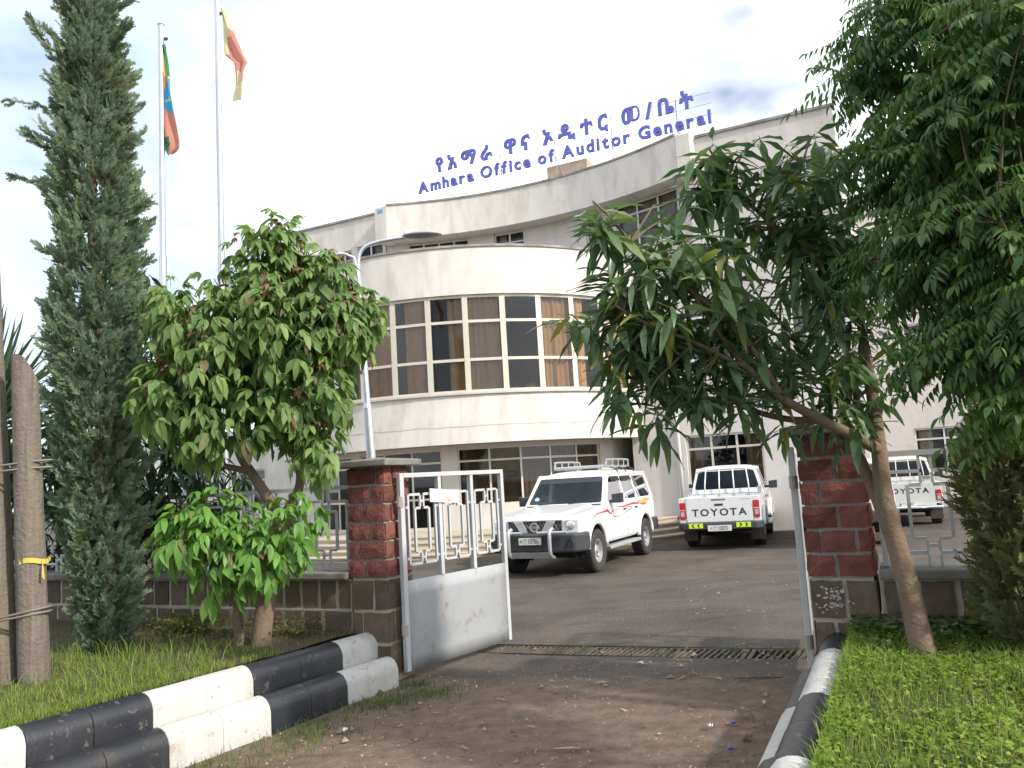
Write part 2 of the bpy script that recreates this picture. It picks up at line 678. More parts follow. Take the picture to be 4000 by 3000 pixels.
def build_ground():
    ts = sorted(set([-60, -40, -25, -15, -10, 40, 25, 60, 15, 12] + [round(-8 + 0.25 * i, 3) for i in range(73)]
                    + [TR_T0, TR_T1]))
    ns = sorted(set([-40, -25, -15, 90, 60, 45, 35, 30, 25] + [round(-9 + 0.25 * i, 3) for i in range(125)]
                    + [TR_N0, TR_N1]))
    mb = MB()
    W = len(ns)
    for t in ts:
        for n in ns:
            p = wp(t, shear_n(t, n), 0)
            h = gz(p.x, p.y)
            if -9 < n < 1.0:
                h += 0.016 * noise.noise((p.x * 1.3, p.y * 1.3, 0)) + 0.007 * noise.noise((p.x * 5, p.y * 5, 3))
            mb.v.append((p.x, p.y, h))
    for i in range(len(ts) - 1):
        for j in range(W - 1):
            tm, nm = (ts[i] + ts[i + 1]) / 2, (ns[j] + ns[j + 1]) / 2
            if TR_T0 < tm < TR_T1 and TR_N0 < nm < TR_N1:
                continue
            a = i * W + j
            mb.f.append((a, a + W, a + W + 1, a + 1))
    g = mb.build('ground', M_GROUND, smooth=True, fix=True)
    struct(g, 'worn brown asphalt yard and earth drive')
    far = MB()
    far.quad((-900, -900, -0.30), (900, -900, -0.30), (900, 900, -0.30), (-900, 900, -0.30))
    struct(far.build('terrain', M_FAR))
    # trench below the grates
    tm = MB()
    c = []
    for t in (TR_T0, TR_T1):
        for n in (TR_N0, TR_N1):
            c.append((t, n))
    def P(t, n, z):
        p = wp(t, shear_n(t, n), 0)
        return (p.x, p.y, gz(p.x, p.y) + z)
    tm.quad(P(TR_T0, TR_N0, -0.28), P(TR_T1, TR_N0, -0.28), P(TR_T1, TR_N1, -0.28), P(TR_T0, TR_N1, -0.28))
    for n in (TR_N0, TR_N1):
        tm.quad(P(TR_T0, n, -0.28), P(TR_T1, n, -0.28), P(TR_T1, n, -0.004), P(TR_T0, n, -0.004))
    for t in (TR_T0, TR_T1):
        tm.quad(P(t, TR_N0, -0.28), P(t, TR_N1, -0.28), P(t, TR_N1, -0.004), P(t, TR_N0, -0.004))
    struct(tm.build('drain_channel', pm('wet_concrete', (0.07, 0.06, 0.05), (0.04, 0.035, 0.03), rough=0.8, bump=0.3)))


build_ground()

# ------------------------------------------------------------------ office building
BLD = empty('office_building', bw(-5, -4, 0), 'cream three-storey office building with rounded glazed front bay', 'building')

DC = (-7.7, -1.4)                 # centre of the round bay in (u, d)
DR = 5.95
Z_SOF, Z_SILL, Z_TOP, Z_RIM = 2.56, 3.80, 6.25, 7.45


def drum(rad):
    """path round the bay: s = angle in radians (0 = straight out), off = outwards"""
    return lambda s, off, z: bw(DC[0] + (rad + off) * math.sin(s), DC[1] + (rad + off) * math.cos(s), z)


CC = (-4.95, 10.22)
CR = 10.8


def conc(s, off, z):
    return bw(CC[0] + (CR - off) * math.sin(s), CC[1] - (CR - off) * math.cos(s), z)


def flat(d0):
    return lambda s, off, z: bw(s, d0 + off, z)


def band(mb, path, s0, s1, z0, z1, o0, o1, n=1):
    """curved box along a path"""
    o = len(mb.v)
    for i in range(n + 1):
        s = lerp(s0, s1, i / n)
        for off, z in ((o0, z0), (o1, z0), (o1, z1), (o0, z1)):
            mb.v.append(tuple(path(s, off, z)))
    for i in range(n):
        for k in range(4):
            a = o + i * 4 + k
            b = o + i * 4 + (k + 1) % 4
            mb.f.append((a, b, b + 4, a + 4))
    mb.f.append((o + 3, o + 2, o + 1, o))
    e = o + n * 4
    mb.f.append((e, e + 1, e + 2, e + 3))
    return mb


def wall_holes(mb, path, s0, s1, z0, z1, holes, off=0.0, depth=0.18, ds=1.0):
    ss = {s0, s1}
    zs = {z0, z1}
    for a, b, c, d in holes:
        ss |= {a, b}
        zs |= {c, d}
    ss = sorted(ss)
    fine = []
    for a, b in zip(ss, ss[1:]):
        k = max(1, math.ceil((b - a) / ds))
        fine += [lerp(a, b, i / k) for i in range(k)]
    fine.append(ss[-1])
    zs = sorted(zs)
    for a, b in zip(fine, fine[1:]):
        for c, d in zip(zs, zs[1:]):
            sm, zm = (a + b) / 2, (c + d) / 2
            if any(h[0] < sm < h[1] and h[2] < zm < h[3] for h in holes):
                continue
            mb.quad(path(a, off, c), path(b, off, c), path(b, off, d), path(a, off, d))
    for a, b, c, d in holes:
        cut = [s for s in fine if a - 1e-6 <= s <= b + 1e-6]
        for z in (c, d):
            for p, q in zip(cut, cut[1:]):
                mb.quad(path(p, off, z), path(q, off, z), path(q, off - depth, z), path(p, off - depth, z))
        for s in (a, b):
            mb.quad(path(s, off, c), path(s, off, d), path(s, off - depth, d), path(s, off - depth, c))
    return mb


def curtain_mesh(path, s0, s1, z0, z1, off, amp=0.045, per_m=6.5, length=1.0):
    mb = MB()
    n = max(6, int(length * per_m * 4))
    ph = random.random() * 6
    for i in range(n + 1):
        k = i / n
        s = lerp(s0, s1, k)
        w = amp * math.sin(ph + k * length * per_m * 2 * math.pi) + amp * 0.5 * math.sin(ph * 2 + k * length * 3.7 * 2 * math.pi)
        mb.v.append(tuple(path(s, off + w * 0.6, z1)))
        mb.v.append(tuple(path(s, off + w, lerp(z0, z1, 0.5))))
        mb.v.append(tuple(path(s, off + w * 1.2, z0)))
    for i in range(n):
        a = i * 3
        mb.f += [(a, a + 3, a + 4, a + 1), (a + 1, a + 4, a + 5, a + 2)]
    return mb


def window(path, s0, s1, z0, z1, cols, rows, off, mframe, mglass, parent, slen, fw=0.045, curtains=(), label=None,
           cm=None, deep=0.05):
    """cols: fractions of mullions, rows: heights of transoms (absolute). slen = metres for the whole width"""
    fr = MB()
    w = fw / slen * (s1 - s0)
    cs = [s0 + (s1 - s0) * c for c in cols]
    full = [s0] + cs + [s1]
    for k, s in enumerate(full):
        a = s if k == 0 else (s - w if k == len(full) - 1 else s - w / 2)
        band(fr, path, a, a + w, z0, z1, off - deep, off)
    zz = [z0] + list(rows) + [z1]
    for j, z in enumerate(zz):
        a = z if j == 0 else (z - fw if j == len(zz) - 1 else z - fw / 2)
        for p, q in zip(full, full[1:]):
            band(fr, path, p + w * 0.5, q - w * 0.5, a, a + fw, off - deep * 0.9, off - 0.004)
    o = fr.build('window', mframe, parent)
    if label:
        o['label'] = label
    for p, q in zip(full, full[1:]):
        for c, d in zip(zz, zz[1:]):
            g = MB()
            g.quad(path(p + w * .4, off - deep * .5, c + fw * .4), path(q - w * .4, off - deep * .5, c + fw * .4),
                   path(q - w * .4, off - deep * .5, d - fw * .4), path(p + w * .4, off - deep * .5, d - fw * .4))
            g.build('pane', mglass, o, fix=False)
    for a, b in curtains:
        cmesh = curtain_mesh(path, lerp(s0, s1, a), lerp(s0, s1, b), z0 + 0.01, z1 - 0.01, off - 0.15, length=slen * (b - a))
        cmesh.build('curtain', cm or M_CURT, o, smooth=True, fix=False)
    return o


def build_building():
    dp = drum(DR)
    # ---- round bay: parapet band, window band, lower band
    a0, a1 = -1.70, 1.81
    m = MB()
    band(m, dp, a0, a1, Z_TOP, Z_RIM, -0.22, 0.0, 56)
    o = smooth_by_angle(m.build('bay_parapet', M_PLASTER, BLD))
    m = MB()
    band(m, dp, a0, a1, Z_RIM + 0.001, Z_RIM + 0.06, -0.30, 0.035, 56)
    m.build('bay_coping', M_COPING, BLD)
    m = MB()
    band(m, dp, a0, a1, Z_SOF, Z_SILL - 0.05, -0.22, 0.0, 56)
    smooth_by_angle(m.build('bay_apron', M_PLASTER, BLD))
    m = MB()
    band(m, dp, a0, a1, Z_SILL - 0.049, Z_SILL, -0.22, 0.06, 56)
    m.build('bay_sill', pm('sill_stone', (0.52, 0.49, 0.44), (0.42, 0.39, 0.35), rough=0.8), BLD)
    # old repair line running round the apron
    m = MB()
    n = 90
    for i in range(n + 1):
        sa = lerp(-0.75, 1.05, i / n)
        zc = 2.98 + 0.03 * noise.noise((i * 0.21, 3, 1)) + 0.015 * noise.noise((i * 0.8, 5, 2))
        w = 0.008 + 0.010 * abs(noise.noise((i * 0.35, 8, 4)))
        m.v += [tuple(dp(sa, 0.003, zc - w)), tuple(dp(sa, 0.003, zc + w))]
    m.f = [(2 * i, 2 * i + 2, 2 * i + 3, 2 * i + 1) for i in range(n)]
    m.build('patched_crack', pm('crack_filler', (0.40, 0.33, 0.29), (0.50, 0.45, 0.41), scale=6, rough=0.95), BLD, fix=False)
    # soffit, floor and roof discs
    for nm, z, r, mt in (('bay_soffit', Z_SOF + 0.03, DR - 0.01, M_PLASTER), ('bay_ceiling', Z_TOP + 0.12, DR - 0.2, M_ROOM),
                         ('bay_roof', Z_RIM - 0.25, DR - 0.2, M_COPING)):
        m = MB()
        n = 40
        pts = [drum(r)(lerp(a0, a1, i / n), 0, z) for i in range(n + 1)]
        c = bw(DC[0], DC[1], z)
        m.add([c] + pts, [(0, i + 1, i + 2) for i in range(n)])
        m.build(nm, mt, BLD, fix=False)
    # window columns round the bay
    wcol = 0.945 / DR
    rng = random.Random(3)
    k = 0
    s = -1.60
    patterns = [((0.0, 0.35), (0.75, 1.0)), ((0.02, 0.95),), ((0.3, 0.85),), ((0.5, 1.0),), ((0.05, 0.9),), (), ((0.0, 1.0),),
                ((0.0, 0.5),), ((0.4, 1.0),)]
    while s < 1.78:
        e = min(s + wcol, 1.80)
        cur = patterns[k % len(patterns)]
        window(dp, s, e, Z_SILL + 0.001, Z_TOP - 0.001, (), (Z_SILL + 0.82, Z_SILL + 1.78), -0.06, M_FRAME, M_GLASSB, BLD,
               (e - s) * DR, fw=0.07, curtains=cur, cm=(M_CURT, M_CURT, M_CURTB, M_CURTB, M_CURT)[k % 5])
        s = e
        k += 1
    # interior of the bay
    m = MB()
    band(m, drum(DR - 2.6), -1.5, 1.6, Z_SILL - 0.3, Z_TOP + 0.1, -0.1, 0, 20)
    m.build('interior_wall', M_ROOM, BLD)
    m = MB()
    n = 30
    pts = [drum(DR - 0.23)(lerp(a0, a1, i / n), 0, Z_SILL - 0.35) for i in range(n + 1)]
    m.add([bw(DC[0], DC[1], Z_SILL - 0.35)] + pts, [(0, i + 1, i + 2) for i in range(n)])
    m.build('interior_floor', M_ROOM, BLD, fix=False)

    # ---- ground floor glazing under the bay, set back, on a raised platform
    gp = drum(5.0)
    zt = 2.50
    zf = 0.44
    m = MB()
    wins = [(-1.25, -0.80), (-0.72, -0.27), (-0.20, 0.30), (0.38, 1.20)]
    wall_holes(m, gp, -1.6, 1.85, zf - 0.5, Z_SOF + 0.02,
               [(a, b, (zf + 0.05 if i in (1, 2) else 1.02), zt) for i, (a, b) in enumerate(wins)], 0, 0.15, 0.12)
    smooth_by_angle(m.build('ground_floor_wall', pm('white_plaster', (0.56, 0.53, 0.48), (0.50, 0.46, 0.41), scale=2, rough=0.9,
                                                   dirt=(0.42, 0.36, 0.28), dpos=(0.55, 0.8)), BLD))
    for i, (a, b) in enumerate(wins):
        zb = (zf + 0.05 if i in (1, 2) else 1.02)
        nc = 4 if i == 3 else 3
        cols = [j / (nc + (1 if i == 3 else 0)) for j in range(1, nc + (1 if i == 3 else 0))]
        rows = (zt - 0.34,) if i in (0, 3) else (1.25, zt - 0.34)
        window(gp, a, b, zb + .001, zt - .001, cols, rows, -0.05, M_FRAME, M_GLASSG, BLD, (b - a) * 5.0, fw=0.05,
               curtains=((0.02, 0.98),) if i in (0, 3) else ((0.1, 0.3),), cm=M_CURTB)
    m = MB()
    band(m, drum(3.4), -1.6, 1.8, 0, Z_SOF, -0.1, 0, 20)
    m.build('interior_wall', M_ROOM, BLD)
    # platform and curved steps
    for i, r in enumerate((6.70, 7.05, 7.40, 7.75)):
        z1 = zf - i * 0.11
        m = MB()
        n = 60
        lo, hi = -1.75, 1.75
        ring = [drum(r)(lerp(lo, hi, j / n), 0, z1 - 0.035) for j in range(n + 1)]
        ringb = [drum(r)(lerp(lo, hi, j / n), 0, -0.1) for j in range(n + 1)]
        m.add(ring + ringb, [(j, j + 1, n + 2 + j, n + 1 + j) for j in range(n)])
        m.build('step_riser', M_STEP, BLD, fix=False, smooth=True)
        m = MB()
        inner = 2.0 if i == 0 else r - 0.40
        band(m, drum(r), lo, hi, z1 - 0.034, z1, inner - r, 0.025, n)
        smooth_by_angle(m.build('step_tread', pm('step_tread_stone', (0.46, 0.41, 0.34), (0.38, 0.33, 0.27), scale=4, rough=0.75), BLD))

    # ---- main block: right wing, left wing, curved top storey
    fp = flat(0.0)
    mR = MB()
    holesR = [(-0.80, 1.16, 1.06, 2.50), (2.1, 3.2, 1.06, 2.50),
              (-0.6, 1.2, 4.45, 5.95), (2.1, 3.2, 4.45, 5.95),
              (1.75, 3.35, 7.95, 9.30)]
    wall_holes(mR, fp, -0.14, 3.6, 7.3, 10.45, [h for h in holesR if h[2] > 7], 0, 0.18, 4)
    wall_holes(mR, fp, -2.25, 3.6, -0.1, 7.3, [h for h in holesR if h[2] < 7], 0, 0.18, 4)
    mR.quad(bw(3.6, 0, -0.1), bw(3.6, -8, -0.1), bw(3.6, -8, 10.45), bw(3.6, 0, 10.45))
    fs = flat(-8.0)
    holesS = [(u, u + 1.7, z, z + 1.45) for u in (4.6, 8.3, 11.3, 14.3) for z in (1.06, 4.45, 7.9)]
    mS = MB()
    wall_holes(mS, fs, 3.6, 18, -0.1, 10.45, holesS, 0, 0.18, 4)
    mS.build('set_back_wall', M_PLASTER2, BLD)
    for h in holesS:
        window(fs, h[0] + .001, h[1] - .001, h[2] + .001, h[3] - .001, [0.5], (h[3] - 0.36,), -0.06, M_FRAMEW, M_GLASSD, BLD, 1.7,
               fw=0.055, curtains=((0.05, 0.3), (0.55, 0.95)), cm=M_CURT2)
    m = MB()
    band(m, fs, 3.66, 18, 10.45, 10.52, -0.3, 0.05)
    m.build('set_back_coping', M_COPING, BLD)
    mR.build('right_wall', M_PLASTER2, BLD)
    for h in holesR:
        gf = h[2] < 2
        nc = 3 if gf else 3
        window(fp, h[0] + .001, h[1] - .001, h[2] + .001, h[3] - .001, [1 / 3, 2 / 3],
               (h[3] - 0.36,), -0.06, M_FRAME if gf else M_FRAMEW, M_GLASSG if gf else M_GLASSD, BLD, h[1] - h[0], fw=0.055,
               curtains=((0.02, 0.2), (0.76, 0.98)) if gf else ((0.05, 0.45), (0.7, 0.95)), cm=M_CURT if gf else M_CURT2)
    # door bay between round bay and right wing
    mL = MB()
    holesL = [(-11.98, -11.36, 8.2, 9.45), (-11.12, -10.05 - 0.05, 8.2, 9.50)]
    wall_holes(mL, fp, -14.2, -9.99, 7.0, 10.45, holesL, 0, 0.18, 4)
    wall_holes(mL, fp, -14.2, -12.5, -0.1, 7.0, [], 0, 0.18, 4)
    mL.quad(bw(-14.2, 0, -0.1), bw(-14.2, -10.2, -0.1), bw(-14.2, -10.2, 10.45), bw(-14.2, 0, 10.45))
    hA = [(-16.8, -15.6, 1.1, 2.5), (-19.5, -18.3, 1.1, 2.5), (-22.3, -21.1, 1.1, 2.5)]
    mA = MB()
    wall_holes(mA, fp, -24, -14.2, -0.1, 3.9, hA, -0.3, 0.18, 4)
    mA.build('annex_wall', M_PLASTER, BLD)
    mL.build('left_wall', M_PLASTER, BLD)
    for h in holesL + hA:
        window(fp if h[2] > 3 else flat(-0.3), h[0] + .001, h[1] - .001, h[2] + .001, h[3] - .001, [0.5], (h[3] - 0.36,), -0.06, M_FRAMEW, M_GLASSD, BLD,
               h[1] - h[0], fw=0.05, curtains=((0.55, 0.95),), cm=M_CURT2)
    # copings on the wings
    m = MB()
    band(m, fp, 0.12, 3.65, 10.45, 10.52, -0.3, 0.05)
    m.build('right_coping', M_COPING, BLD)
    m = MB()
    band(m, fp, -14.25, -10.07, 10.45, 10.52, -0.3, 0.05)
    m.build('left_coping', M_COPING, BLD)
    # concave parapet with its two end blocks
    ph = math.asin(4.65 / CR)
    m = MB()
    band(m, conc, -ph, ph, 9.36, 10.46, -0.35, 0.0, 40)
    smooth_by_angle(m.build('curved_parapet', M_PLASTER, BLD))
    m = MB()
    band(m, conc, -ph, ph, 10.461, 10.52, -0.40, 0.03, 40)
    m.build('curved_coping', M_COPING, BLD)
    m = MB()
    band(m, fp, -0.30, 0.10, 9.33, 10.47, -0.1, 0.48)
    m.build('parapet_block', M_PLASTER, BLD, bevel=0.02)
    m = MB()
    band(m, fp, -10.05, -9.60, 9.33, 10.47, -0.1, 0.48)
    m.build('parapet_block', M_PLASTER, BLD, bevel=0.02)
    m = MB()
    m.add([conc(-ph, -1.4, 9.375), conc(ph, -1.4, 9.375)] , [])
    n = 30
    pts = [conc(lerp(-ph, ph, i / n), -0.3, 9.372) for i in range(n + 1)]
    pts2 = [conc(lerp(-ph, ph, i / n), -1.6, 9.372) for i in range(n + 1)]
    m = MB()
    m.add(pts + pts2, [(i, i + 1, n + 2 + i, n + 1 + i) for i in range(n)])
    m.build('eaves_soffit', M_PLASTER, BLD, fix=False)
    # curved top-storey wall behind the parapet line
    m = MB()
    def cpath(s, off, z):
        return conc(s, off - 0.62, z)
    def su(u):
        return math.asin((u - CC[0]) / (CR + 0.62))
    hw = [(su(-9.35), su(-7.45), 8.1, 9.36), (su(-6.62), su(-5.62), 8.1, 9.36), (su(-3.55), su(-3.30), 8.1, 9.36),
          (su(-2.55), su(-0.55), 8.0, 9.36)]
    wall_holes(m, cpath, su(-9.98), su(-0.12), 7.0, 9.372, hw, 0, 0.16, 0.06)
    smooth_by_angle(m.build('top_storey_wall', M_PLASTER2, BLD))
    ncs = (4, 2, 2, 3)
    curs = ((), ((0.1, 0.35),), ((0.05, 0.35), (0.6, 0.95)), ((0.05, 0.95),))
    for h, nc, cu in zip(hw, ncs, curs):
        window(cpath, h[0] + .0001, h[1] - .0001, h[2] + .001, h[3] - .01, [j / nc for j in range(1, nc)], (9.02,), -0.06, M_FRAMEW,
               M_GLASSD, BLD, (h[1] - h[0]) * CR, fw=0.05, curtains=cu, cm=M_CURT2)
    # inner walls, floors and roof
    m = MB()
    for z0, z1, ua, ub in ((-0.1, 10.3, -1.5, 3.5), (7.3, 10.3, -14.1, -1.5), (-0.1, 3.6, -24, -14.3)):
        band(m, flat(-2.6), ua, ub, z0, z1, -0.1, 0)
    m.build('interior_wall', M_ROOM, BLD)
    m = MB()
    for z in (3.3, 6.9):
        band(m, flat(0), -1.9, 3.55, z, z + 0.2, -4, -0.2)
        band(m, flat(0), -14.1, -12.6, z, z + 0.2, -4, -0.2)
    band(m, flat(0), -14.1, -1.9, 6.75, 6.85, -4, -2.0)
    m.build('floor_slab', M_ROOM, BLD)
    m = MB()
    band(m, flat(0), -14.1, 3.55, 9.9, 10.1, -10, -1.05)
    band(m, flat(0), -24, -14.3, 3.7, 3.8, -8, -0.45)
    band(m, flat(0), 3.55, 18, 9.9, 10.1, -10.15, -8.1)
    band(m, flat(0), 0.2, 3.55, 9.9, 10.1, -1.05, -0.1)
    band(m, flat(0), -14.1, -10.2, 9.9, 10.1, -1.05, -0.1)
    m.build('roof', M_COPING, BLD)
    m = MB()
    band(m, flat(0), -14.2, 18, -0.1, 9.9, -10.4, -10.2)
    band(m, flat(0), 18, 18.1, -0.1, 10.4, -10.4, -8.01)
    band(m, flat(0), -24, -14.25, -0.1, 3.7, -8.2, -8.0)
    band(m, flat(0), -24.1, -24, -0.1, 3.9, -8.2, -0.3)
    m.build('rear_wall', M_PLASTER2, BLD)
    # downpipe on the right wing
    m = MB()
    m.tube([bw(-0.97, 0.07, 0.1), bw(-0.97, 0.07, 5.2)], 0.05, 10)
    m.build('downpipe', pm('white_pipe', (0.62, 0.63, 0.64), (0.55, 0.56, 0.57), rough=0.5), BLD, smooth=True)
    # brick tank housing on the roof
    m = MB()
    band(m, flat(-2.6), -5.3, -3.9, 10.1, 11.75, -1.4, 0)
    m.build('roof_housing', pm('rust_brick', (0.36, 0.22, 0.13), (0.45, 0.40, 0.33), scale=2.5, rough=0.9), BLD)
    m = MB()
    band(m, flat(-2.4), -8.2, -3.0, 10.5, 10.62, -0.6, 0)
    band(m, flat(-2.4), -8.2, -3.0, 10.1, 10.5, -0.5, -0.1)
    m.build('roof_upstand', M_COPING, BLD)
    # small blue number plate on the left end block
    m = MB()
    band(m, fp, -9.92, -9.72, 10.26, 10.38, 0.481, 0.49)
    m.build('number_plate', pm('plate_blue', (0.10, 0.30, 0.62), (0.12, 0.34, 0.66), rough=0.4), BLD)


build_building()

# ------------------------------------------------------------------ rooftop sign
SIGN = empty('rooftop_sign', bw(-4, 0, 10.1), 'rooftop sign of blue letters on a thin steel frame, two lines', 'sign')


def sign_line(words, z, u0, u1, cap, size, bold):
    """each letter its own part; spread between u0 and u1"""
    letters = []
    x = 0.0
    for ch in words:
        if ch == ' ':
            x += size * 0.30
            continue
        mb, a, b = text_mesh(ch, size, 0.035, lambda p, q, r: Vector((p, q, r)), bold)
        letters.append((x, a, b, mb))
        x += (b - a) + size * 0.13
    tot = letters[-1][0] + letters[-1][2] - letters[-1][1]
    ext = (u1 - u0 - tot) / max(1, len(words) - 1)
    idx = 0
    x = u0
    for ch in words:
        if ch == ' ':
            x += size * 0.30 + ext
            continue
        _, a, b, mb = letters[idx]
        idx += 1
        out = MB()
        out.add([bw(x + (p[0] - a), -1.15 + p[2], z + p[1] * cap) for p in mb.v], mb.f)
        out.build('letter', M_BLUE, SIGN, fix=False)
        x += (b - a) + size * 0.13 + ext


sign_line('Amhara Office of Auditor General', 11.29, -9.38, 0.40, 1.0, 0.53, 0.017)
sign_line('\u12e8\u12a0\u121b\u122b \u12cb\u1293 \u12a6\u12f2\u1270\u122d \u1218/\u1264\u1275', 11.88, -8.66, -0.04, 1.0, 0.63, 0.024)
m = MB()
for z in (11.29, 11.56, 11.88, 12.20):
    m.tube([bw(-9.42, -1.20, z), bw(0.44, -1.20, z)], 0.006, 5)
for u in (-8.09, -6.29, -4.41, -2.56, -0.58):
    m.tube([bw(u, -1.21, 10.0), bw(u, -1.21, 12.25)], 0.014, 6)
    m.tube([bw(u, -1.21, 11.5), bw(u + 0.12, -2.0, 10.05)], 0.012, 6)
m.build('sign_frame', pm('frame_steel', (0.20, 0.22, 0.26), (0.26, 0.28, 0.30), rough=0.6, metal=0.3), SIGN)
# ------------------------------------------------------------------ stone work
M_STONE = pm('brown_stone', (0.125, 0.092, 0.066), (0.080, 0.062, 0.048), scale=9, rough=0.95, bump=0.6, bscale=45, rand=0.28,
             dirt=(0.15, 0.125, 0.10), dscale=4.0, dpos=(0.55, 0.8))
M_MORTAR = pm('grey_mortar', (0.42, 0.38, 0.31), (0.33, 0.29, 0.23), scale=8, rough=0.95, bump=0.4, bscale=60)
M_REDSTONE = pm('red_painted_stone', (0.185, 0.075, 0.060), (0.135, 0.052, 0.043), scale=10, rough=0.97, spec=0.15, bump=0.7, bscale=40, rand=0.25,
                dirt=(0.16, 0.09, 0.07), dscale=9, dpos=(0.6, 0.8))
M_REDMORTAR = pm('pale_grey_mortar', (0.30, 0.30, 0.28), (0.22, 0.22, 0.205), scale=10, rough=0.95, bump=0.4, bscale=60)
M_CONC = pm('old_concrete', (0.20, 0.195, 0.175), (0.13, 0.125, 0.112), scale=6, rough=0.95, bump=0.4, bscale=50,
            dirt=(0.085, 0.085, 0.075), dscale=2.5, dpos=(0.5, 0.75))

BLOCKS = {}


def block_mesh(w, h, d, rough, mat, seed):
    key = (round(w, 3), round(h, 3), round(d, 3), rough, mat.name, seed)
    if key in BLOCKS:
        return BLOCKS[key]
    rng = random.Random(str(key))
    nx, nz = (4, 3) if w > 0.12 else (2, 3)
    mb = MB()
    for i in range(nx + 1):
        for j in range(nz + 1):
            x = (i / nx - 0.5) * w
            z = (j / nz - 0.5) * h
            e = (i in (0, nx)) or (j in (0, nz))
            y = d if e else d + rough * rng.uniform(0.5, 1.5)
            jx = rng.uniform(-1, 1) * 0.006
            mb.v.append((x + (jx if e else jx * 2), y, z + rng.uniform(-1, 1) * 0.004))
    W = nz + 1
    for i in range(nx):
        for j in range(nz):
            a = i * W + j
            mb.f.append((a, a + W, a + W + 1, a + 1))
    o = len(mb.v)
    ring = [i * W for i in range(nx + 1)] + [nx * W + j for j in range(1, nz + 1)] + \
           [i * W + nz for i in range(nx - 1, -1, -1)] + [j for j in range(nz - 1, 0, -1)]
    for r in ring:
        p = mb.v[r]
        mb.v.append((p[0], 0.0, p[2]))
    n = len(ring)
    for k in range(n):
        mb.f.append((ring[k], o + k, o + (k + 1) % n, ring[(k + 1) % n]))
    me = mb.mesh('block', mat)
    bm = bmesh.new()
    bm.from_mesh(me)
    bmesh.ops.recalc_face_normals(bm, faces=bm.faces)
    bm.to_mesh(me)
    bm.free()
    BLOCKS[key] = me
    return me


def place_block(parent, origin, along, out, w, h, d, rough, mat, seed, name='stone'):
    o = link(name, block_mesh(w, h, d, rough, mat, seed), parent)
    up = Vector((0, 0, 1))
    o.matrix_basis = Matrix(((along.x, out.x, 0, origin.x), (along.y, out.y, 0, origin.y), (0, 0, 1, origin.z), (0, 0, 0, 1)))
    return o


def courses(parent, p0, along, out, length, zs, wmin, wmax, gap, d, rough, mat, rng, start=None):
    """rows of separate stones on a face; p0 = lower corner of the face (z ignored)"""
    q = 0.02
    for ci, (z0, z1) in enumerate(zs):
        h = z1 - z0 - gap
        x = 0.0
        first = True
        while x < length - 0.03:
            w = round(rng.uniform(wmin, wmax) / q) * q
            if first and ci % 2:
                w = round(w * 0.55 / q) * q
            first = False
            if length - (x + w) < wmin * 0.45:
                w = length - x
            w = min(w, length - x)
            ww = max(0.04, w - gap)
            place_block(parent, Vector((p0.x, p0.y, 0)) + along * (x + w / 2) + Vector((0, 0, (z0 + z1) / 2)), along, out, round(ww, 2),
                        round(h, 3), d, rough, mat, rng.randrange(3))
            x += w


def boundary_wall(name, t0, t1, label, seed):
    rng = random.Random(seed)
    w = empty(name, wp((t0 + t1) / 2, 0.15, 0), label, 'wall')
    m = MB()
    m.hexa([wp(t0, 0.012, -0.1), wp(t1, 0.012, -0.1), wp(t1, 0.28, -0.1), wp(t0, 0.28, -0.1),
            wp(t0, 0.012, 0.835), wp(t1, 0.012, 0.835), wp(t1, 0.28, 0.835), wp(t0, 0.28, 0.835)])
    m.build('mortar_core', M_MORTAR, w)
    courses(w, wp(t0, 0.0115, 0), WT, -WN, t1 - t0, [(0.03, 0.30), (0.30, 0.57), (0.57, 0.835)], 0.20, 0.27, 0.036, 0.010, 0.004,
            M_STONE, rng)
    # raised pointing ribs either side of the joints give the double line of the photograph: a thin rib per course
    m = MB()
    for z in (0.30, 0.57):
        m.hexa([wp(t0, 0.004, z - 0.007), wp(t1, 0.004, z - 0.007), wp(t1, 0.0118, z - 0.009), wp(t0, 0.0118, z - 0.009),
                wp(t0, 0.004, z + 0.007), wp(t1, 0.004, z + 0.007), wp(t1, 0.0118, z + 0.009), wp(t0, 0.0118, z + 0.009)])
    m.build('joint_rib', M_MORTAR, w)
    x = t0
    while x < t1 - 0.01:
        e = min(x + 1.15, t1)
        m = MB()
        a, b = x + 0.003, e - 0.003
        m.hexa([wp(a, -0.07, 0.836), wp(b, -0.07, 0.836), wp(b, 0.33, 0.836), wp(a, 0.33, 0.836),
                wp(a, -0.065, 0.895), wp(b, -0.065, 0.895), wp(b, 0.33, 0.90), wp(a, 0.33, 0.90)])
        m.build('coping_slab', M_CONC, w, bevel=0.012)
        x = e
    return w


boundary_wall('stone_wall', -9.0, -0.062, 'low brown stone wall with concrete coping, left of the open gate', 11)
boundary_wall('stone_wall', 4.142, 8.0, 'low brown stone wall with concrete coping, behind the leaning tree trunk', 12)


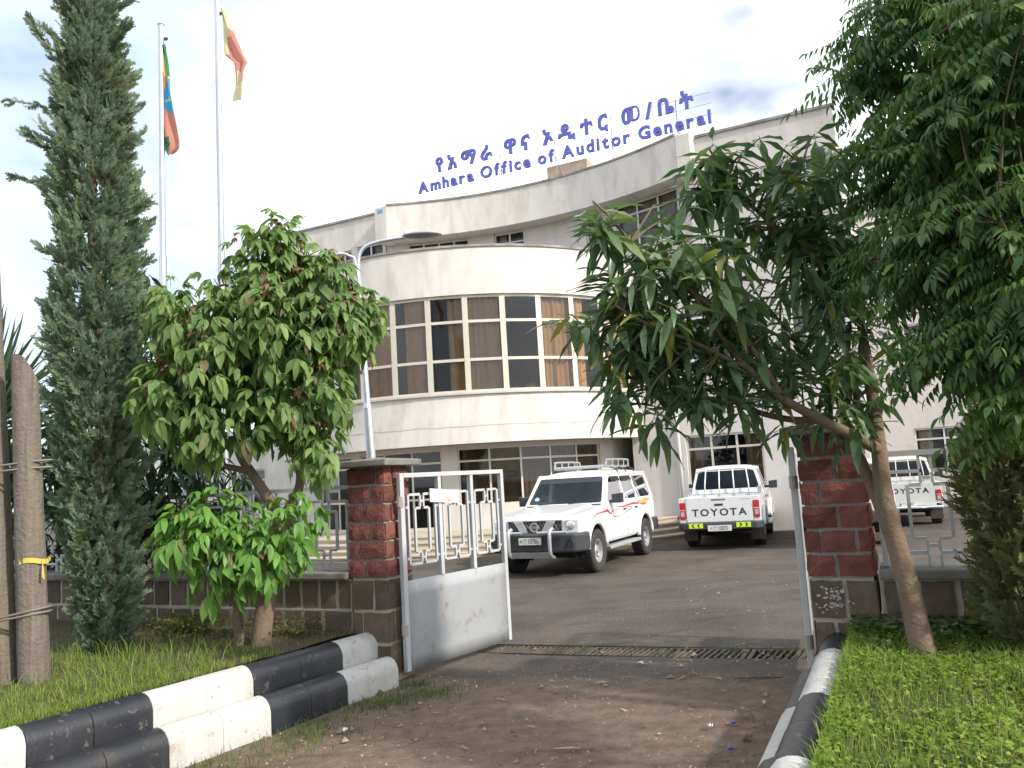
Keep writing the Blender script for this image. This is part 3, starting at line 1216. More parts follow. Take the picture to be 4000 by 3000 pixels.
def pillar(t0, t1, label, seed):
    rng = random.Random(seed)
    n0, n1 = -0.045, 0.385
    p = empty('gate_pillar', wp((t0 + t1) / 2, 0.17, 0), label, 'pillar', 'gate pillars')
    g = 0.03
    m = MB()
    m.hexa([wp(t0 + g, n0 + g, -0.1), wp(t1 - g, n0 + g, -0.1), wp(t1 - g, n1 - g, -0.1), wp(t0 + g, n1 - g, -0.1),
            wp(t0 + g, n0 + g, 0.838), wp(t1 - g, n0 + g, 0.838), wp(t1 - g, n1 - g, 0.838), wp(t0 + g, n1 - g, 0.838)])
    m.build('mortar_core', M_MORTAR, p)
    m = MB()
    m.hexa([wp(t0 + g, n0 + g, 0.839), wp(t1 - g, n0 + g, 0.839), wp(t1 - g, n1 - g, 0.839), wp(t0 + g, n1 - g, 0.839),
            wp(t0 + g, n0 + g, 1.79), wp(t1 - g, n0 + g, 1.79), wp(t1 - g, n1 - g, 1.79), wp(t0 + g, n1 - g, 1.79)])
    m.build('mortar_core', M_REDMORTAR, p)
    low = [(0.03, 0.30), (0.30, 0.57), (0.57, 0.838)]
    red = [(0.842 + i * 0.158, 0.842 + (i + 1) * 0.158) for i in range(6)]
    W, D = t1 - t0 - 2 * g, n1 - n0 - 2 * g
    for p0, al, out, ln in ((wp(t0 + g, n0 + g, 0), WT, -WN, W), (wp(t1 - g, n0 + g, 0), WN, WT, D),
                            (wp(t0 + g, n1 - g, 0), WT, WN, W), (wp(t0 + g, n0 + g, 0), WN, -WT, D)):
        q0 = p0 - al * 0.018
        courses(p, q0, al, out, ln + 0.036, low, 0.20, 0.24, 0.03, 0.014, 0.005, M_STONE, rng)
        courses(p, q0, al, out, ln + 0.036, red, 0.17, 0.25, 0.022, 0.016, 0.009, M_REDSTONE, rng)
    m = MB()
    a0, a1, b0, b1 = t0 - 0.075, t1 + 0.075, n0 - 0.075, n1 + 0.075
    m.hexa([wp(a0, b0, 1.791), wp(a1, b0, 1.791), wp(a1, b1, 1.791), wp(a0, b1, 1.791),
            wp(a0, b0, 1.848), wp(a1, b0, 1.848), wp(a1, b1, 1.848), wp(a0, b1, 1.848)])
    c = wp((a0 + a1) / 2, (b0 + b1) / 2, 1.875)
    m.add([wp(a0 + .01, b0 + .01, 1.8485), wp(a1 - .01, b0 + .01, 1.8485), wp(a1 - .01, b1 - .01, 1.8485), wp(a0 + .01, b1 - .01, 1.8485), c],
          [(0, 1, 4), (1, 2, 4), (2, 3, 4), (3, 0, 4)])
    m.build('cap', M_CONC, p, bevel=0.01)
    return p


pillar(-0.06, 0.35, 'gate pillar of red blocks on brown stone, sunlit, left of the entrance', 21)
pillar(3.70, 4.14, 'shaded gate pillar of dark red blocks under the overhanging tree branches', 22)
# flaked white paint on the right pillar's base
m = MB()
rng = random.Random(5)
for i in range(70):
    t = 3.86 + rng.gauss(0, 0.045)
    z = 0.70 + rng.gauss(0, 0.05)
    s = rng.uniform(0.002, 0.011)
    k = rng.randint(5, 8)
    a0 = rng.random() * 6
    ring = []
    for q in range(k):
        r_ = s * rng.uniform(0.4, 1.4)
        ring.append(wp(t + r_ * math.cos(a0 + 6.283 * q / k) * 1.3, -0.0372, z + r_ * math.sin(a0 + 6.283 * q / k)))
    m.add(ring, [tuple(range(k))])
pp = [o for o in COL.objects if o.name.startswith('gate_pillar.')][0]
m.build('flaked_paint', pm('flaked_white_paint', (0.5, 0.47, 0.45), (0.4, 0.3, 0.3), rough=0.9), pp, fix=False)['kind'] = 'stuff'


# ------------------------------------------------------------------ steel grilles (gate leaves and fences)
def grille(mb, bar, c, a, b, g, z0, z1, i0, i1):
    """one key-pattern module about centre c; bar(x0,x1,z0,z1) adds a bar"""
    k = 0.011
    for s in (-1, 1):
        bar(mb, c + s * a - k, c + s * a + k, z0, z1)
        bar(mb, c + s * b - k, c + s * b + k, i0, i1)
        for zz in (z0, z1):
            x0, x1 = sorted((c + s * g, c + s * (a - k)))
            bar(mb, x0, x1, zz - k, zz + k)
        for zz in (i0, i1):
            x0, x1 = sorted((c + s * g, c + s * (b - k)))
            bar(mb, x0, x1, zz - k, zz + k)
        for u, v in ((i1 + k, z1 - k), (z0 + k, i0 - k)):
            bar(mb, c + s * g - k * .8, c + s * g + k * .8, u, v)
    for u, v in ((i1, z1), (z0, i0)):
        bar(mb, c - g + k, c + g - k, (u + v) / 2 - k, (u + v) / 2 + k)


def path_bar(P, y0, y1):
    def bar(mb, x0, x1, z0, z1):
        mb.hexa([P(x0, y0, z0), P(x1, y0, z0), P(x1, y1, z0), P(x0, y1, z0),
                 P(x0, y0, z1), P(x1, y0, z1), P(x1, y1, z1), P(x0, y1, z1)])
    return bar


def fence(t0, t1, n, label):
    f = empty('steel_fence', wp((t0 + t1) / 2, 0.12, 0.9), label, 'fence', 'fences on the stone walls')
    P = lambda x, y, z: wp(x, 0.12 + y, z)
    thin = path_bar(P, -0.011, 0.011)
    thick = path_bar(P, -0.016, 0.016)
    pit = (t1 - t0) / n
    for z in (1.63,):
        m = MB()
        thick(m, t0, t1, z - 0.018, z + 0.018)
        m.build('rail', M_GREYPAINT, f)
    for i in range(n + 1):
        m = MB()
        x = t0 + i * pit
        x = min(max(x, t0 + 0.018), t1 - 0.018)
        thick(m, x - 0.017, x + 0.017, 0.901, 1.611)
        m.build('post', M_GREYPAINT, f)
    for i in range(n):
        m = MB()
        c = t0 + (i + 0.5) * pit
        grille(m, thin, c, 0.235, 0.118, 0.035, 0.985, 1.51, 1.075, 1.42)
        for s in (-1, 1):
            x0, x1 = sorted((c + s * 0.246, c + s * (pit / 2 - 0.018)))
            for z in (1.03, 1.46):
                thin(m, x0, x1, z - 0.01, z + 0.01)
            thin(m, c + s * 0.235 - 0.011, c + s * 0.235 + 0.011, 0.901, 0.973)
        for s in (-1, 1):
            thin(m, c + s * 0.035 - 0.009, c + s * 0.035 + 0.009, 0.901, 0.973)
            thin(m, c + s * 0.035 - 0.009, c + s * 0.035 + 0.009, 1.522, 1.611)
        m.build('grille_panel', M_GREYPAINT, f)
    return f


fence(-8.06, -0.10, 13, 'grey steel key-pattern fence on the left stone wall, behind the trees')
fence(4.17, 7.90, 6, 'grey steel key-pattern fence on the right stone wall, pickup behind it')


def gate_leaf(h, d, length, zb, label, plate=False):
    """h = hinge point, d = unit direction of the leaf"""
    base = h.copy()
    base.z = zb
    nrm = Vector((d.y, -d.x, 0))
    P = lambda x, y, z: Vector((h.x, h.y, 0)) + d * x + nrm * y + Vector((0, 0, z))
    g = empty('gate_leaf', base, label, 'gate', 'leaves of the entrance gate')
    zs, zt = 0.80, 1.72
    post = path_bar(P, -0.022, 0.022)
    thin = path_bar(P, -0.010, 0.010)
    m = MB()
    post(m, 0, 0.05, zb, zt)
    m.build('hinge_stile', M_GREYPAINT, g, bevel=0.004)
    m = MB()
    post(m, length - 0.045, length, zb, zt)
    m.build('closing_stile', M_GREYPAINT, g, bevel=0.004)
    m = MB()
    post(m, 0.051, length - 0.046, zt - 0.04, zt)
    m.build('top_rail', M_GREYPAINT, g, bevel=0.004)
    m = MB()
    nx = 10
    # slightly buckled sheet
    for i in range(nx + 1):
        for j in range(7):
            x = lerp(0.045, length - 0.04, i / nx)
            z = lerp(zb, zs, j / 6)
            y = 0.014 + 0.006 * noise.noise((x * 2.2, z * 2.2, h.x)) * (0 if i in (0, nx) or j in (0, 6) else 1)
            m.v.append(tuple(P(x, y, z)))
    for i in range(nx):
        for j in range(6):
            a = i * 7 + j
            m.f.append((a, a + 7, a + 8, a + 1))
    sh = m.build('sheet_panel', pm('gate_sheet_paint', (0.34, 0.355, 0.37), (0.295, 0.31, 0.325), scale=1.5, rough=0.42, metal=0.1,
                                   dirt=(0.22, 0.15, 0.10), dscale=5.0, dpos=(0.585, 0.72), streak=(0.27, 0.26, 0.24)), g, smooth=True)
    sm = sh.modifiers.new('thick', 'SOLIDIFY')
    sm.thickness = 0.003
    n = 3
    pit = (length - 0.095) / n
    for i in range(1, n):
        m = MB()
        x = 0.05 + i * pit
        post(m, x - 0.02, x + 0.02, zs + 0.002, zt - 0.041)
        m.build('bar', M_GREYPAINT, g)
    for i in range(n):
        m = MB()
        c = 0.05 + (i + 0.5) * pit
        a = pit / 2 - 0.055
        grille(m, thin, c, a, a * 0.52, 0.022, 0.93, 1.53, 1.03, 1.41)
        for s in (-1, 1):
            x0, x1 = sorted((c + s * (a + 0.011), c + s * (pit / 2 - 0.021)))
            for z in (0.98, 1.42):
                thin(m, x0, x1, z - 0.01, z + 0.01)
        m.build('grille_panel', M_GREYPAINT, g)
    for hz in (1.43, 0.35):
        m = MB()
        m.tube([P(0.012, 0.0, hz), P(0.012, 0.0, hz + 0.09)], 0.03, 10)
        m.build('hinge', pm('rusty_hinge', (0.25, 0.20, 0.16), (0.35, 0.33, 0.31), rough=0.8), g)
    return g, P


h0 = wp(0.40, 0.10, 0)
d0 = (wp(0.68, 1.50, 0) - h0).normalized()
GL, GP = gate_leaf(h0, d0, 1.46, 0.05, 'open grey steel gate leaf with a small white plate tied to it')
h1 = wp(3.655, 0.13, 0)
d1 = (WT * -0.105 + WN * 0.99).normalized()
gate_leaf(h1, d1, 1.46, 0.20, 'grey steel gate leaf seen edge-on against the shaded red pillar')
# little tied-on plate with worn red lettering
plate = empty('name_plate', GP(0.55, 0.03, 1.46), 'small white plate with worn red lettering wired to the gate', 'plate')
m = MB()
c = [(0.36, 1.455), (0.74, 1.425), (0.75, 1.545), (0.36, 1.575)]
m.prism(c, 0.026, 0.034, lambda a, b, h: GP(a, h, b))
m.build('sheet', pm('plate_white', (0.62, 0.62, 0.62), (0.55, 0.55, 0.56), rough=0.5), plate)
tm, a, b = text_mesh('RAMCE', 0.055, 0.0004, lambda x, y, z: GP(0.52 + x, 0.0346 + z, 1.452 - x * 0.08 + y), 0.0005)
tm.build('lettering', pm('worn_red_paint', (0.42, 0.20, 0.15), (0.6, 0.5, 0.48), scale=60, rough=0.7), plate, fix=False)

# ------------------------------------------------------------------ kerbs
M_KW = pm('kerb_white', (0.47, 0.47, 0.45), (0.40, 0.40, 0.38), scale=5, rough=0.75, bump=0.35, bscale=40,
          dirt=(0.33, 0.29, 0.24), dscale=13.0, dpos=(0.585, 0.64), streak=(0.34, 0.31, 0.27))
M_KB = pm('kerb_black', (0.010, 0.012, 0.017), (0.020, 0.022, 0.028), scale=5, rough=0.42, bump=0.15, bscale=50,
          dirt=(0.085, 0.075, 0.065), dscale=13.0, dpos=(0.60, 0.65), streak=(0.035, 0.032, 0.030))
PROF = [(0.0, -0.1), (0.0, 0.115), (0.015, 0.155), (0.045, 0.19), (0.085, 0.207), (0.125, 0.21), (0.165, 0.20), (0.205, 0.17),
        (0.215, 0.14), (0.215, -0.1)]


def kerb_row(name, p0, d, nrm, z, spans, label, prof=PROF, dz=0.0):
    k = empty(name, p0, label, None)
    k['kind'] = 'structure'
    del k['label']
    k['label'] = label
    for s0, s1, mat in spans:
        nst = max(1, round((s1 - s0) / 0.39))
        for i in range(nst):
            a = lerp(s0, s1, i / nst) + 0.001
            b = lerp(s0, s1, (i + 1) / nst) - 0.001
            j = random.uniform(-0.003, 0.003)
            m = MB()
            m.prism(prof, a, b, lambda o, h, s: p0 + d * s + nrm * (o + j) + Vector((0, 0, z + h + dz * s + j * 0.6)))
            smooth_by_angle(m.build('kerb_stone', mat, k, bevel=0.003, segs=1, angle=60), 50)
    return k


K0 = Vector((-1.064, 6.93, 0))
KD = Vector((-0.547, -0.837, 0))
KN = Vector((-0.837, 0.547, 0))
kerb_row('kerb', K0, KD, KN, 0.0, [(0.02, 0.60, M_KW), (0.60, 1.33, M_KB), (1.33, 2.11, M_KW), (2.11, 2.90, M_KB), (2.90, 3.65, M_KW)],
         'lower row of black and white painted kerb stones left of the drive')
K0b = K0 + KN * 0.218
kerb_row('kerb', K0b, KD, KN, 0.185, [(-0.24, 0.43, M_KW), (0.43, 1.30, M_KB), (1.30, 2.08, M_KW), (2.08, 2.84, M_KB), (2.84, 3.65, M_KW)],
         'upper row of black and white painted kerb stones left of the drive')
# whitewashed mortar where the upper row meets the pillar
RK0 = Vector((2.02, 5.70, 0))
RKD = Vector((-0.43, -0.9026, 0))
RKN = Vector((0.9026, -0.43, 0))
kerb_row('kerb', RK0, RKD, RKN, 0.285, [(0.12, 0.66, M_KB), (0.66, 1.64, M_KW), (1.64, 2.55, M_KB), (2.55, 3.40, M_KW), (3.40, 4.2, M_KB)],
         'upper row of black and white kerb stones beside the right lawn', dz=-0.012)
kerb_row('kerb', RK0 - RKN * 0.150, RKD, RKN, 0.09, [(0.35, 1.20, M_KB), (1.20, 2.02, M_KW), (2.02, 2.80, M_KB), (2.80, 3.6, M_KW), (3.6, 4.2, M_KB)],
         'lower row of black and white kerb stones beside the right lawn', dz=-0.012)

# ------------------------------------------------------------------ drain grates
M_RUST = pm('rusty_steel', (0.070, 0.050, 0.038), (0.105, 0.082, 0.066), scale=14, rough=0.85, bump=0.3, bscale=70)
NG = 5
for i in range(NG):
    t0 = TR_T0 + (TR_T1 - TR_T0) * i / NG + 0.01
    t1 = TR_T0 + (TR_T1 - TR_T0) * (i + 1) / NG - 0.01
    def P(t, n, z):
        p = wp(t, shear_n(t, n), 0)
        return Vector((p.x, p.y, gz(p.x, p.y) + z))
    where = ('nearest the open gate leaf', 'second from the open gate leaf', 'in the middle of the drain',
             'second from the shaded pillar', 'nearest the shaded pillar')[i]
    gr = empty('drain_grate', P((t0 + t1) / 2, 1.22, -0.03), 'rusty slotted drain grate across the drive, ' + where, 'grate', 'drain grates')
    n0, n1 = TR_N0 + 0.006, TR_N1 - 0.006
    m = MB()
    for a, b, c, d in ((t0, t1, n0, n0 + 0.02), (t0, t1, n1 - 0.02, n1), (t0, t0 + 0.035, n0 + 0.02, n1 - 0.02), (t1 - 0.035, t1, n0 + 0.02, n1 - 0.02)):
        m.hexa([P(a, c, -0.035), P(b, c, -0.035), P(b, d, -0.035), P(a, d, -0.035), P(a, c, -0.004), P(b, c, -0.004), P(b, d, -0.004), P(a, d, -0.004)])
    m.build('frame', M_RUST, gr)
    nb = 11
    for j in range(nb):
        a = lerp(t0 + 0.06, t1 - 0.09, j / (nb - 1))
        m = MB()
        m.hexa([P(a, n0 + .02, -0.033), P(a + 0.022, n0 + .02, -0.033), P(a + 0.052, n1 - .02, -0.033), P(a + 0.03, n1 - .02, -0.033),
                P(a, n0 + .02, -0.006), P(a + 0.022, n0 + .02, -0.006), P(a + 0.052, n1 - .02, -0.006), P(a + 0.03, n1 - .02, -0.006)])
        m.build('bar', M_RUST, gr)

# ------------------------------------------------------------------ lawns
M_SOIL = pm('lawn_soil', (0.050, 0.042, 0.022), (0.080, 0.056, 0.034), scale=6, rough=0.95, bump=0.5, bscale=40)


def patch(c00, c10, c11, c01, u, v):
    a = c00.lerp(c10, u)
    b = c01.lerp(c11, u)
    return a.lerp(b, v)


LAWN_L = (K0b + KN * 0.20 + KD * -0.30 + Vector((0, 0, 0.40)), K0b + KN * 0.20 + KD * 4.0 + Vector((0, 0, 0.36)),
          Vector((-9.5, 1.0, 0.40)), wp(-9.0, 0.0, 0.45))
LAWN_R = (RK0 + RKN * 0.20 + RKD * 0.05 + Vector((0, 0, 0.50)), RK0 + RKN * 0.20 + RKD * 5.0 + Vector((0, 0, 0.42)),
          Vector((8.0, -1.5, 0.55)), wp(8.0, 0.0, 0.56))


def lawn_pt(L, u, v):
    p = patch(*L, u, v)
    e = min(u, v, 1 - u, 1 - v)
    p.z += 0.05 * noise.noise((p.x * 1.1, p.y * 1.1, 7)) * min(1, v * 8) + 0.015 * noise.noise((p.x * 4, p.y * 4, 2))
    return p


def lawn(L, label):
    m = MB()
    n = 40
    for i in range(n + 1):
        for j in range(n + 1):
            m.v.append(tuple(lawn_pt(L, i / n, (j / n) ** 1.5)))
    for i in range(n):
        for j in range(n):
            a = i * (n + 1) + j
            m.f.append((a, a + n + 1, a + n + 2, a + 1))
    return struct(m.build('lawn', M_SOIL, smooth=True), label)


lawn(LAWN_L, 'grassy bank left of the drive')
lawn(LAWN_R, 'lawn right of the drive')

# ------------------------------------------------------------------ utility poles
M_WOOD = pm('weathered_wood', (0.19, 0.165, 0.135), (0.11, 0.095, 0.078), scale=4, rough=0.95, bump=0.8, bscale=30,
            stretch=(9, 9, 0.6), streak=(0.08, 0.065, 0.05), dirt=(0.16, 0.125, 0.09), dscale=3, dpos=(0.5, 0.75))


def wood_pole(p0, p1, r0, r1, label, cut=0.0, n=14):
    base = Vector(p0)
    e = empty('utility_pole', base, label, 'pole')
    m = MB()
    k = 14
    pts = [Vector(p0).lerp(Vector(p1), i / k) for i in range(k + 1)]
    rad = [lerp(r0, r1, i / k) * (1 + 0.03 * noise.noise((i * 0.7, r0 * 50, 1))) for i in range(k + 1)]
    m.tube(pts, rad, n)
    if cut:
        # slanted, splintered top
        for q in range(n):
            i = len(m.v) - n + q
            x, y, z = m.v[i]
            a = 2 * math.pi * q / n
            m.v[i] = (x, y, z + cut * math.cos(a + 0.6) + random.uniform(-0.02, 0.02))
    smooth_by_angle(m.build('shaft', M_WOOD, e), 45)
    return e


stub = wood_pole((-3.50, 5.93, 0.30), (-3.56, 5.86, 2.62), 0.105, 0.088, 'short weathered wooden stub pole with a slanted cut top and yellow tape', 0.12)
tall = wood_pole((-3.76, 5.96, 0.30), (-4.28, 5.95, 9.5), 0.115, 0.085, 'tall weathered utility pole at the left edge, wires round it')
M_WIRE = pm('binding_wire', (0.17, 0.15, 0.14), (0.25, 0.22, 0.20), rough=0.7, metal=0.4)
for z, tilt in ((1.92, 0.10), (1.88, 0.06), (0.86, 0.16), (0.84, 0.12)):
    m = MB()
    pts = []
    for q in range(25):
        a = 2 * math.pi * q / 24
        x = -3.66 + 0.27 * math.cos(a)
        y = 5.92 + 0.135 * math.sin(a)
        pts.append((x, y, z + tilt * (x + 3.66)))
    m.tube(pts, 0.008, 5, cap=False)
    m.build('binding_wire', M_WIRE, tall, smooth=True)
m = MB()
pts = [(-3.515 + 0.112 * math.cos(2 * math.pi * q / 20), 5.915 + 0.112 * math.sin(2 * math.pi * q / 20)) for q in range(21)]
vs = []
for i, (x, y) in enumerate(pts):
    s = 0.01 * math.sin(i * 0.9)
    vs += [(x, y, 1.215 + s), (x, y, 1.25 + s)]
vs += [(-3.41, 5.85, 1.25), (-3.395, 5.82, 1.12), (-3.385, 5.84, 1.10)]
m.add(vs, [(2 * i, 2 * i + 2, 2 * i + 3, 2 * i + 1) for i in range(20)] + [(42, 43, 44)])
m.build('yellow_tape', pm('yellow_tape_plastic', (0.55, 0.42, 0.08), (0.48, 0.36, 0.07), rough=0.5), stub, fix=False)
# cables: one bowing off the pole, loops near the top
m = MB()
m.tube(catmull([(-3.98, 5.86, 4.5), (-3.86, 5.84, 4.1), (-3.78, 5.84, 3.7), (-3.80, 5.84, 3.2), (-3.83, 5.85, 2.5)], 6), 0.016, 6)
m.tube(catmull([(-4.3, 5.85, 6.0), (-4.1, 5.83, 5.72), (-3.93, 5.82, 5.70), (-3.86, 5.82, 5.86), (-3.80, 5.82, 6.3)], 6), 0.015, 6)
m.tube(catmull([(-4.05, 5.8, 6.4), (-3.96, 5.8, 6.0), (-3.86, 5.8, 5.9), (-3.78, 5.8, 6.05), (-3.72, 5.8, 6.5)], 6), 0.012, 6)
m.tube(catmull([(-3.9, 5.8, 6.4), (-3.82, 5.8, 6.1), (-3.68, 5.8, 6.02), (-3.56, 5.8, 6.25)], 6), 0.010, 6)
m.build('cable', M_BLACK, tall, smooth=True)

# ------------------------------------------------------------------ flagpoles and flags
M_POLE = pm('bright_pole', (0.60, 0.61, 0.64), (0.52, 0.53, 0.56), scale=3, rough=0.3, metal=0.85)
fl_mats = {'g': (0.06, 0.26, 0.13), 'y': (0.64, 0.56, 0.22), 'r': (0.50, 0.25, 0.20), 'b': (0.10, 0.36, 0.58), 'd': (0.05, 0.14, 0.08),  # washed-out look of sky glare is put into these paled cloth colours
           'p': (0.58, 0.57, 0.38)}
fl_idx = {}


def flag_cloth(name, pole, rows, label, yaw):
    """rows: (z, left, right, colour) from top to bottom; cloth hangs in folds beside the pole"""
    me_m = []
    mb = MB()
    keys = []
    nx = 12
    ex = Vector((math.cos(yaw), math.sin(yaw), 0))
    ey = Vector((-math.sin(yaw), math.cos(yaw), 0))
    fm = []
    for j, (z, a, b, cs) in enumerate(rows):
        for i in range(nx + 1):
            k = i / nx
            x = lerp(a, b, k)
            y = 0.045 * math.sin(k * 9.5 + z * 2.0) * (0.3 + k) + 0.02 * math.sin(z * 7 + k * 4)
            mb.v.append(tuple(pole + ex * x + ey * y + Vector((0, 0, z + 0.02 * math.sin(k * 9 + j)))))
    for j in range(len(rows) - 1):
        cs = rows[j][3]
        for i in range(nx):
            a = j * (nx + 1) + i
            mb.f.append((a, a + 1, a + nx + 2, a + nx + 1))
            fm.append(cs[min(len(cs) - 1, int(i / nx * len(cs)))])
    me = mb.mesh(name, None, True)
    used = sorted(set(fm))
    for u in used:
        me.materials.append(leaf_like_cloth(u))
    me.polygons.foreach_set('material_index', [used.index(u) for u in fm])
    o = link(name, me, None)
    return tag(o, label, 'flag', 'flags on the poles')


def leaf_like_cloth(u):
    nm = 'flag_cloth_' + u
    if nm in MATS:
        return MATS[nm]
    mt = leaf_mat(nm, fl_mats[u], fl_mats[u], rough=0.9, trans=0.45, spec=0.1)
    return mt


FP1 = Vector((-4.77, 11.0, 0))
FP2 = Vector((-3.95, 11.0, 0))
for P0, ht, lab in ((FP1, 8.42, 'shorter bright steel flagpole, green, blue and red flag hanging from it'),
                    (FP2, 8.76, 'taller bright steel flagpole with a faded red and yellow flag')):
    e = empty('flagpole', P0, lab, 'flagpole', 'flagpoles')
    m = MB()
    m.tube([P0 + Vector((0, 0, z)) for z in (0, 2.4)], 0.062, 14)
    m.tube([P0 + Vector((0, 0, z)) for z in (2.4, 5.0)], 0.055, 14)
    m.tube([P0 + Vector((0, 0, z)) for z in (5.0, ht)], 0.046, 14)
    m.build('pole', M_POLE, e, smooth=False)
    smooth_by_angle(e.children[0], 30)
    m = MB()
    m.lathe([(0.046, 0), (0.056, 0.02), (0.046, 0.045)], Matrix.Translation(P0 + Vector((0, 0, ht))), 14)
    m.build('finial', M_STEEL, e)
    m = MB()
    m.box((P0.x + 0.07, P0.y, ht - 0.20), (0.05, 0.02, 0.04))
    m.build('pulley', M_BLACK, e)
    m = MB()
    m.tube([P0 + Vector((0.085, 0, ht - 0.2)), P0 + Vector((0.085, 0, 1.2))], 0.003, 4)
    m.build('halyard', M_STEEL, e)
rows1 = [(7.80, 0.04, 0.06, 'g'), (7.55, 0.03, 0.10, 'yg'), (7.30, 0.02, 0.13, 'yg'), (7.05, 0.01, 0.16, 'ryg'), (6.90, 0.0, 0.19, 'ry'),
         (6.80, -0.01, 0.20, 'rb'), (6.60, -0.02, 0.22, 'rbbb'), (6.42, 0.0, 0.25, 'bbyb'), (6.34, 0.0, 0.26, 'byyb'), (6.26, 0.0, 0.27, 'bb'),
         (6.12, 0.0, 0.29, 'b'), (6.00, -0.02, 0.30, 'r'), (5.75, -0.04, 0.33, 'r'), (5.55, -0.05, 0.36, 'drrr'), (5.30, -0.05, 0.40, 'ddrr'),
         (5.12, -0.05, 0.43, 'gdrr'), (5.02, 0.02, 0.42, 'grrr'), (4.93, 0.06, 0.35, 'r'), (4.86, 0.10, 0.24, 'r')]
rows1 = [(lerp(6.48, 8.12, (z - 4.86) / 2.94), a * 0.66 + 0.02, b * 0.66 + 0.02, c) for z, a, b, c in rows1]
flag_cloth('flag', FP1, rows1, 'limp green, yellow and red flag with a blue disc', R(-10))
rows2 = [(8.52, 0.05, 0.08, 'p'), (8.30, 0.06, 0.17, 'p'), (8.10, 0.07, 0.24, 'p'), (7.92, 0.08, 0.30, 'pr'), (7.75, 0.08, 0.36, 'prrr'),
         (7.55, 0.09, 0.43, 'prrr'), (7.36, 0.10, 0.50, 'prrr'), (7.20, 0.14, 0.56, 'rrrr'), (7.10, 0.22, 0.62, 'r'), (7.00, 0.34, 0.65, 'r'),
         (6.90, 0.36, 0.62, 'rr'), (6.75, 0.36, 0.58, 'rpr'), (6.55, 0.35, 0.58, 'rpr'), (6.40, 0.33, 0.58, 'pp'), (6.20, 0.29, 0.58, 'p'), (6.02, 0.26, 0.56, 'p')]
rows2 = [(lerp(7.20, 8.63, (z - 6.02) / 2.50), a * 0.62 + 0.04, b * 0.62 + 0.04, c) for z, a, b, c in rows2]
flag_cloth('flag', FP2, rows2, 'faded red and yellow flag drooping from the taller pole', R(-10))

# ------------------------------------------------------------------ street lamp with two arms
LP = Vector((-1.78, 10.0, 0))
lamp = empty('street_lamp', LP, 'galvanised double-arm street lamp in front of the round bay', 'street lamp')
m = MB()
tilt = lambda z: LP + Vector((-0.038 * (z - 1.9), 0, z))
m.tube([tilt(0), tilt(2.6)], 0.055, 14)
m.tube([tilt(2.6), tilt(2.66)], [0.055, 0.042], 14)
m.tube([tilt(2.66), tilt(4.42)], 0.042, 14)
smooth_by_angle(m.build('post', M_STEEL, lamp), 30)
t0 = tilt(4.38)
for s, reach, rise in ((1, 0.62, 0.33), (-1, 0.42, 0.20)):
    m = MB()
    x0 = 0.022 * s
    pts = catmull([t0 + Vector((x0, 0, -0.15)), t0 + Vector((x0, 0, 0.10)), t0 + Vector((x0 + s * reach * 0.12, 0, rise * 0.78)),
                   t0 + Vector((x0 + s * reach * 0.42, 0, rise)), t0 + Vector((x0 + s * reach, 0, rise + 0.04 * s))], 6)
    m.tube(pts, 0.022, 10)
    m.build('arm', M_STEEL, lamp, smooth=True)
    m = MB()
    c = pts[-1]
    M4 = Matrix.Translation(c + Vector((s * 0.20, 0, 0.02))) @ Matrix.Scale(2.0, 4, (1, 0, 0))
    m.lathe([(0.02, 0.045), (0.085, 0.03), (0.125, 0.0), (0.128, -0.012), (0.10, -0.025), (0.0, -0.045)], M4, 20)
    hd = m.build('lamp_head', pm('lamp_grey', (0.30, 0.31, 0.31), (0.24, 0.25, 0.25), rough=0.5), lamp, smooth=True)
    m = MB()
    m.box((c.x + s * 0.06, c.y, c.z + 0.06), (0.16, 0.08, 0.06))
    m.build('ballast_box', pm('lamp_white', (0.62, 0.63, 0.62), (0.55, 0.56, 0.55), rough=0.5), hd, bevel=0.01)
# ------------------------------------------------------------------ vehicles (local axes: x forward, y left, z up)
M_WHITE = pm('car_white', (0.66, 0.67, 0.68), (0.62, 0.63, 0.64), scale=2, rough=0.28, coat=0.6, dirt=(0.60, 0.58, 0.55), dscale=2.5, dpos=(0.6, 0.85))
M_OLDW = pm('car_old_white', (0.60, 0.60, 0.57), (0.54, 0.54, 0.51), scale=2, rough=0.45, coat=0.2, dirt=(0.42, 0.38, 0.32), dscale=3, dpos=(0.6, 0.8))
M_TRIM = pm('bumper_black', (0.030, 0.033, 0.040), (0.042, 0.045, 0.052), rough=0.6)
M_TYRE = pm('tyre_rubber', (0.022, 0.022, 0.023), (0.040, 0.037, 0.034), scale=12, rough=0.85, bump=0.3, bscale=90)
M_RIM = pm('wheel_silver', (0.50, 0.51, 0.52), (0.40, 0.41, 0.42), rough=0.4, metal=0.6)
M_CHROME = pm('chrome', (0.80, 0.81, 0.83), (0.74, 0.75, 0.77), rough=0.28, metal=0.7)
M_CGLASS = glass_mat('car_glass', (0.66, 0.72, 0.73), 0.02)
M_CDARK = glass_mat('car_glass_dark', (0.16, 0.18, 0.20), 0.03)
M_SEAT = pm('seat_cloth', (0.055, 0.062, 0.070), (0.075, 0.08, 0.088), rough=0.9)
M_RED = pm('lamp_red', (0.50, 0.02, 0.025), (0.40, 0.015, 0.02), rough=0.2, coat=0.5)
M_LENS = pm('lamp_clear', (0.62, 0.64, 0.66), (0.45, 0.47, 0.50), scale=22, rough=0.12, metal=0.4, coat=0.8)
M_PLATE = pm('licence_white', (0.60, 0.60, 0.56), (0.55, 0.55, 0.51), rough=0.5)
M_INK = pm('ink_black', (0.02, 0.02, 0.025), (0.025, 0.025, 0.03), rough=0.5)
M_UNDER = pm('underbody', (0.018, 0.017, 0.016), (0.025, 0.023, 0.02), rough=0.95)
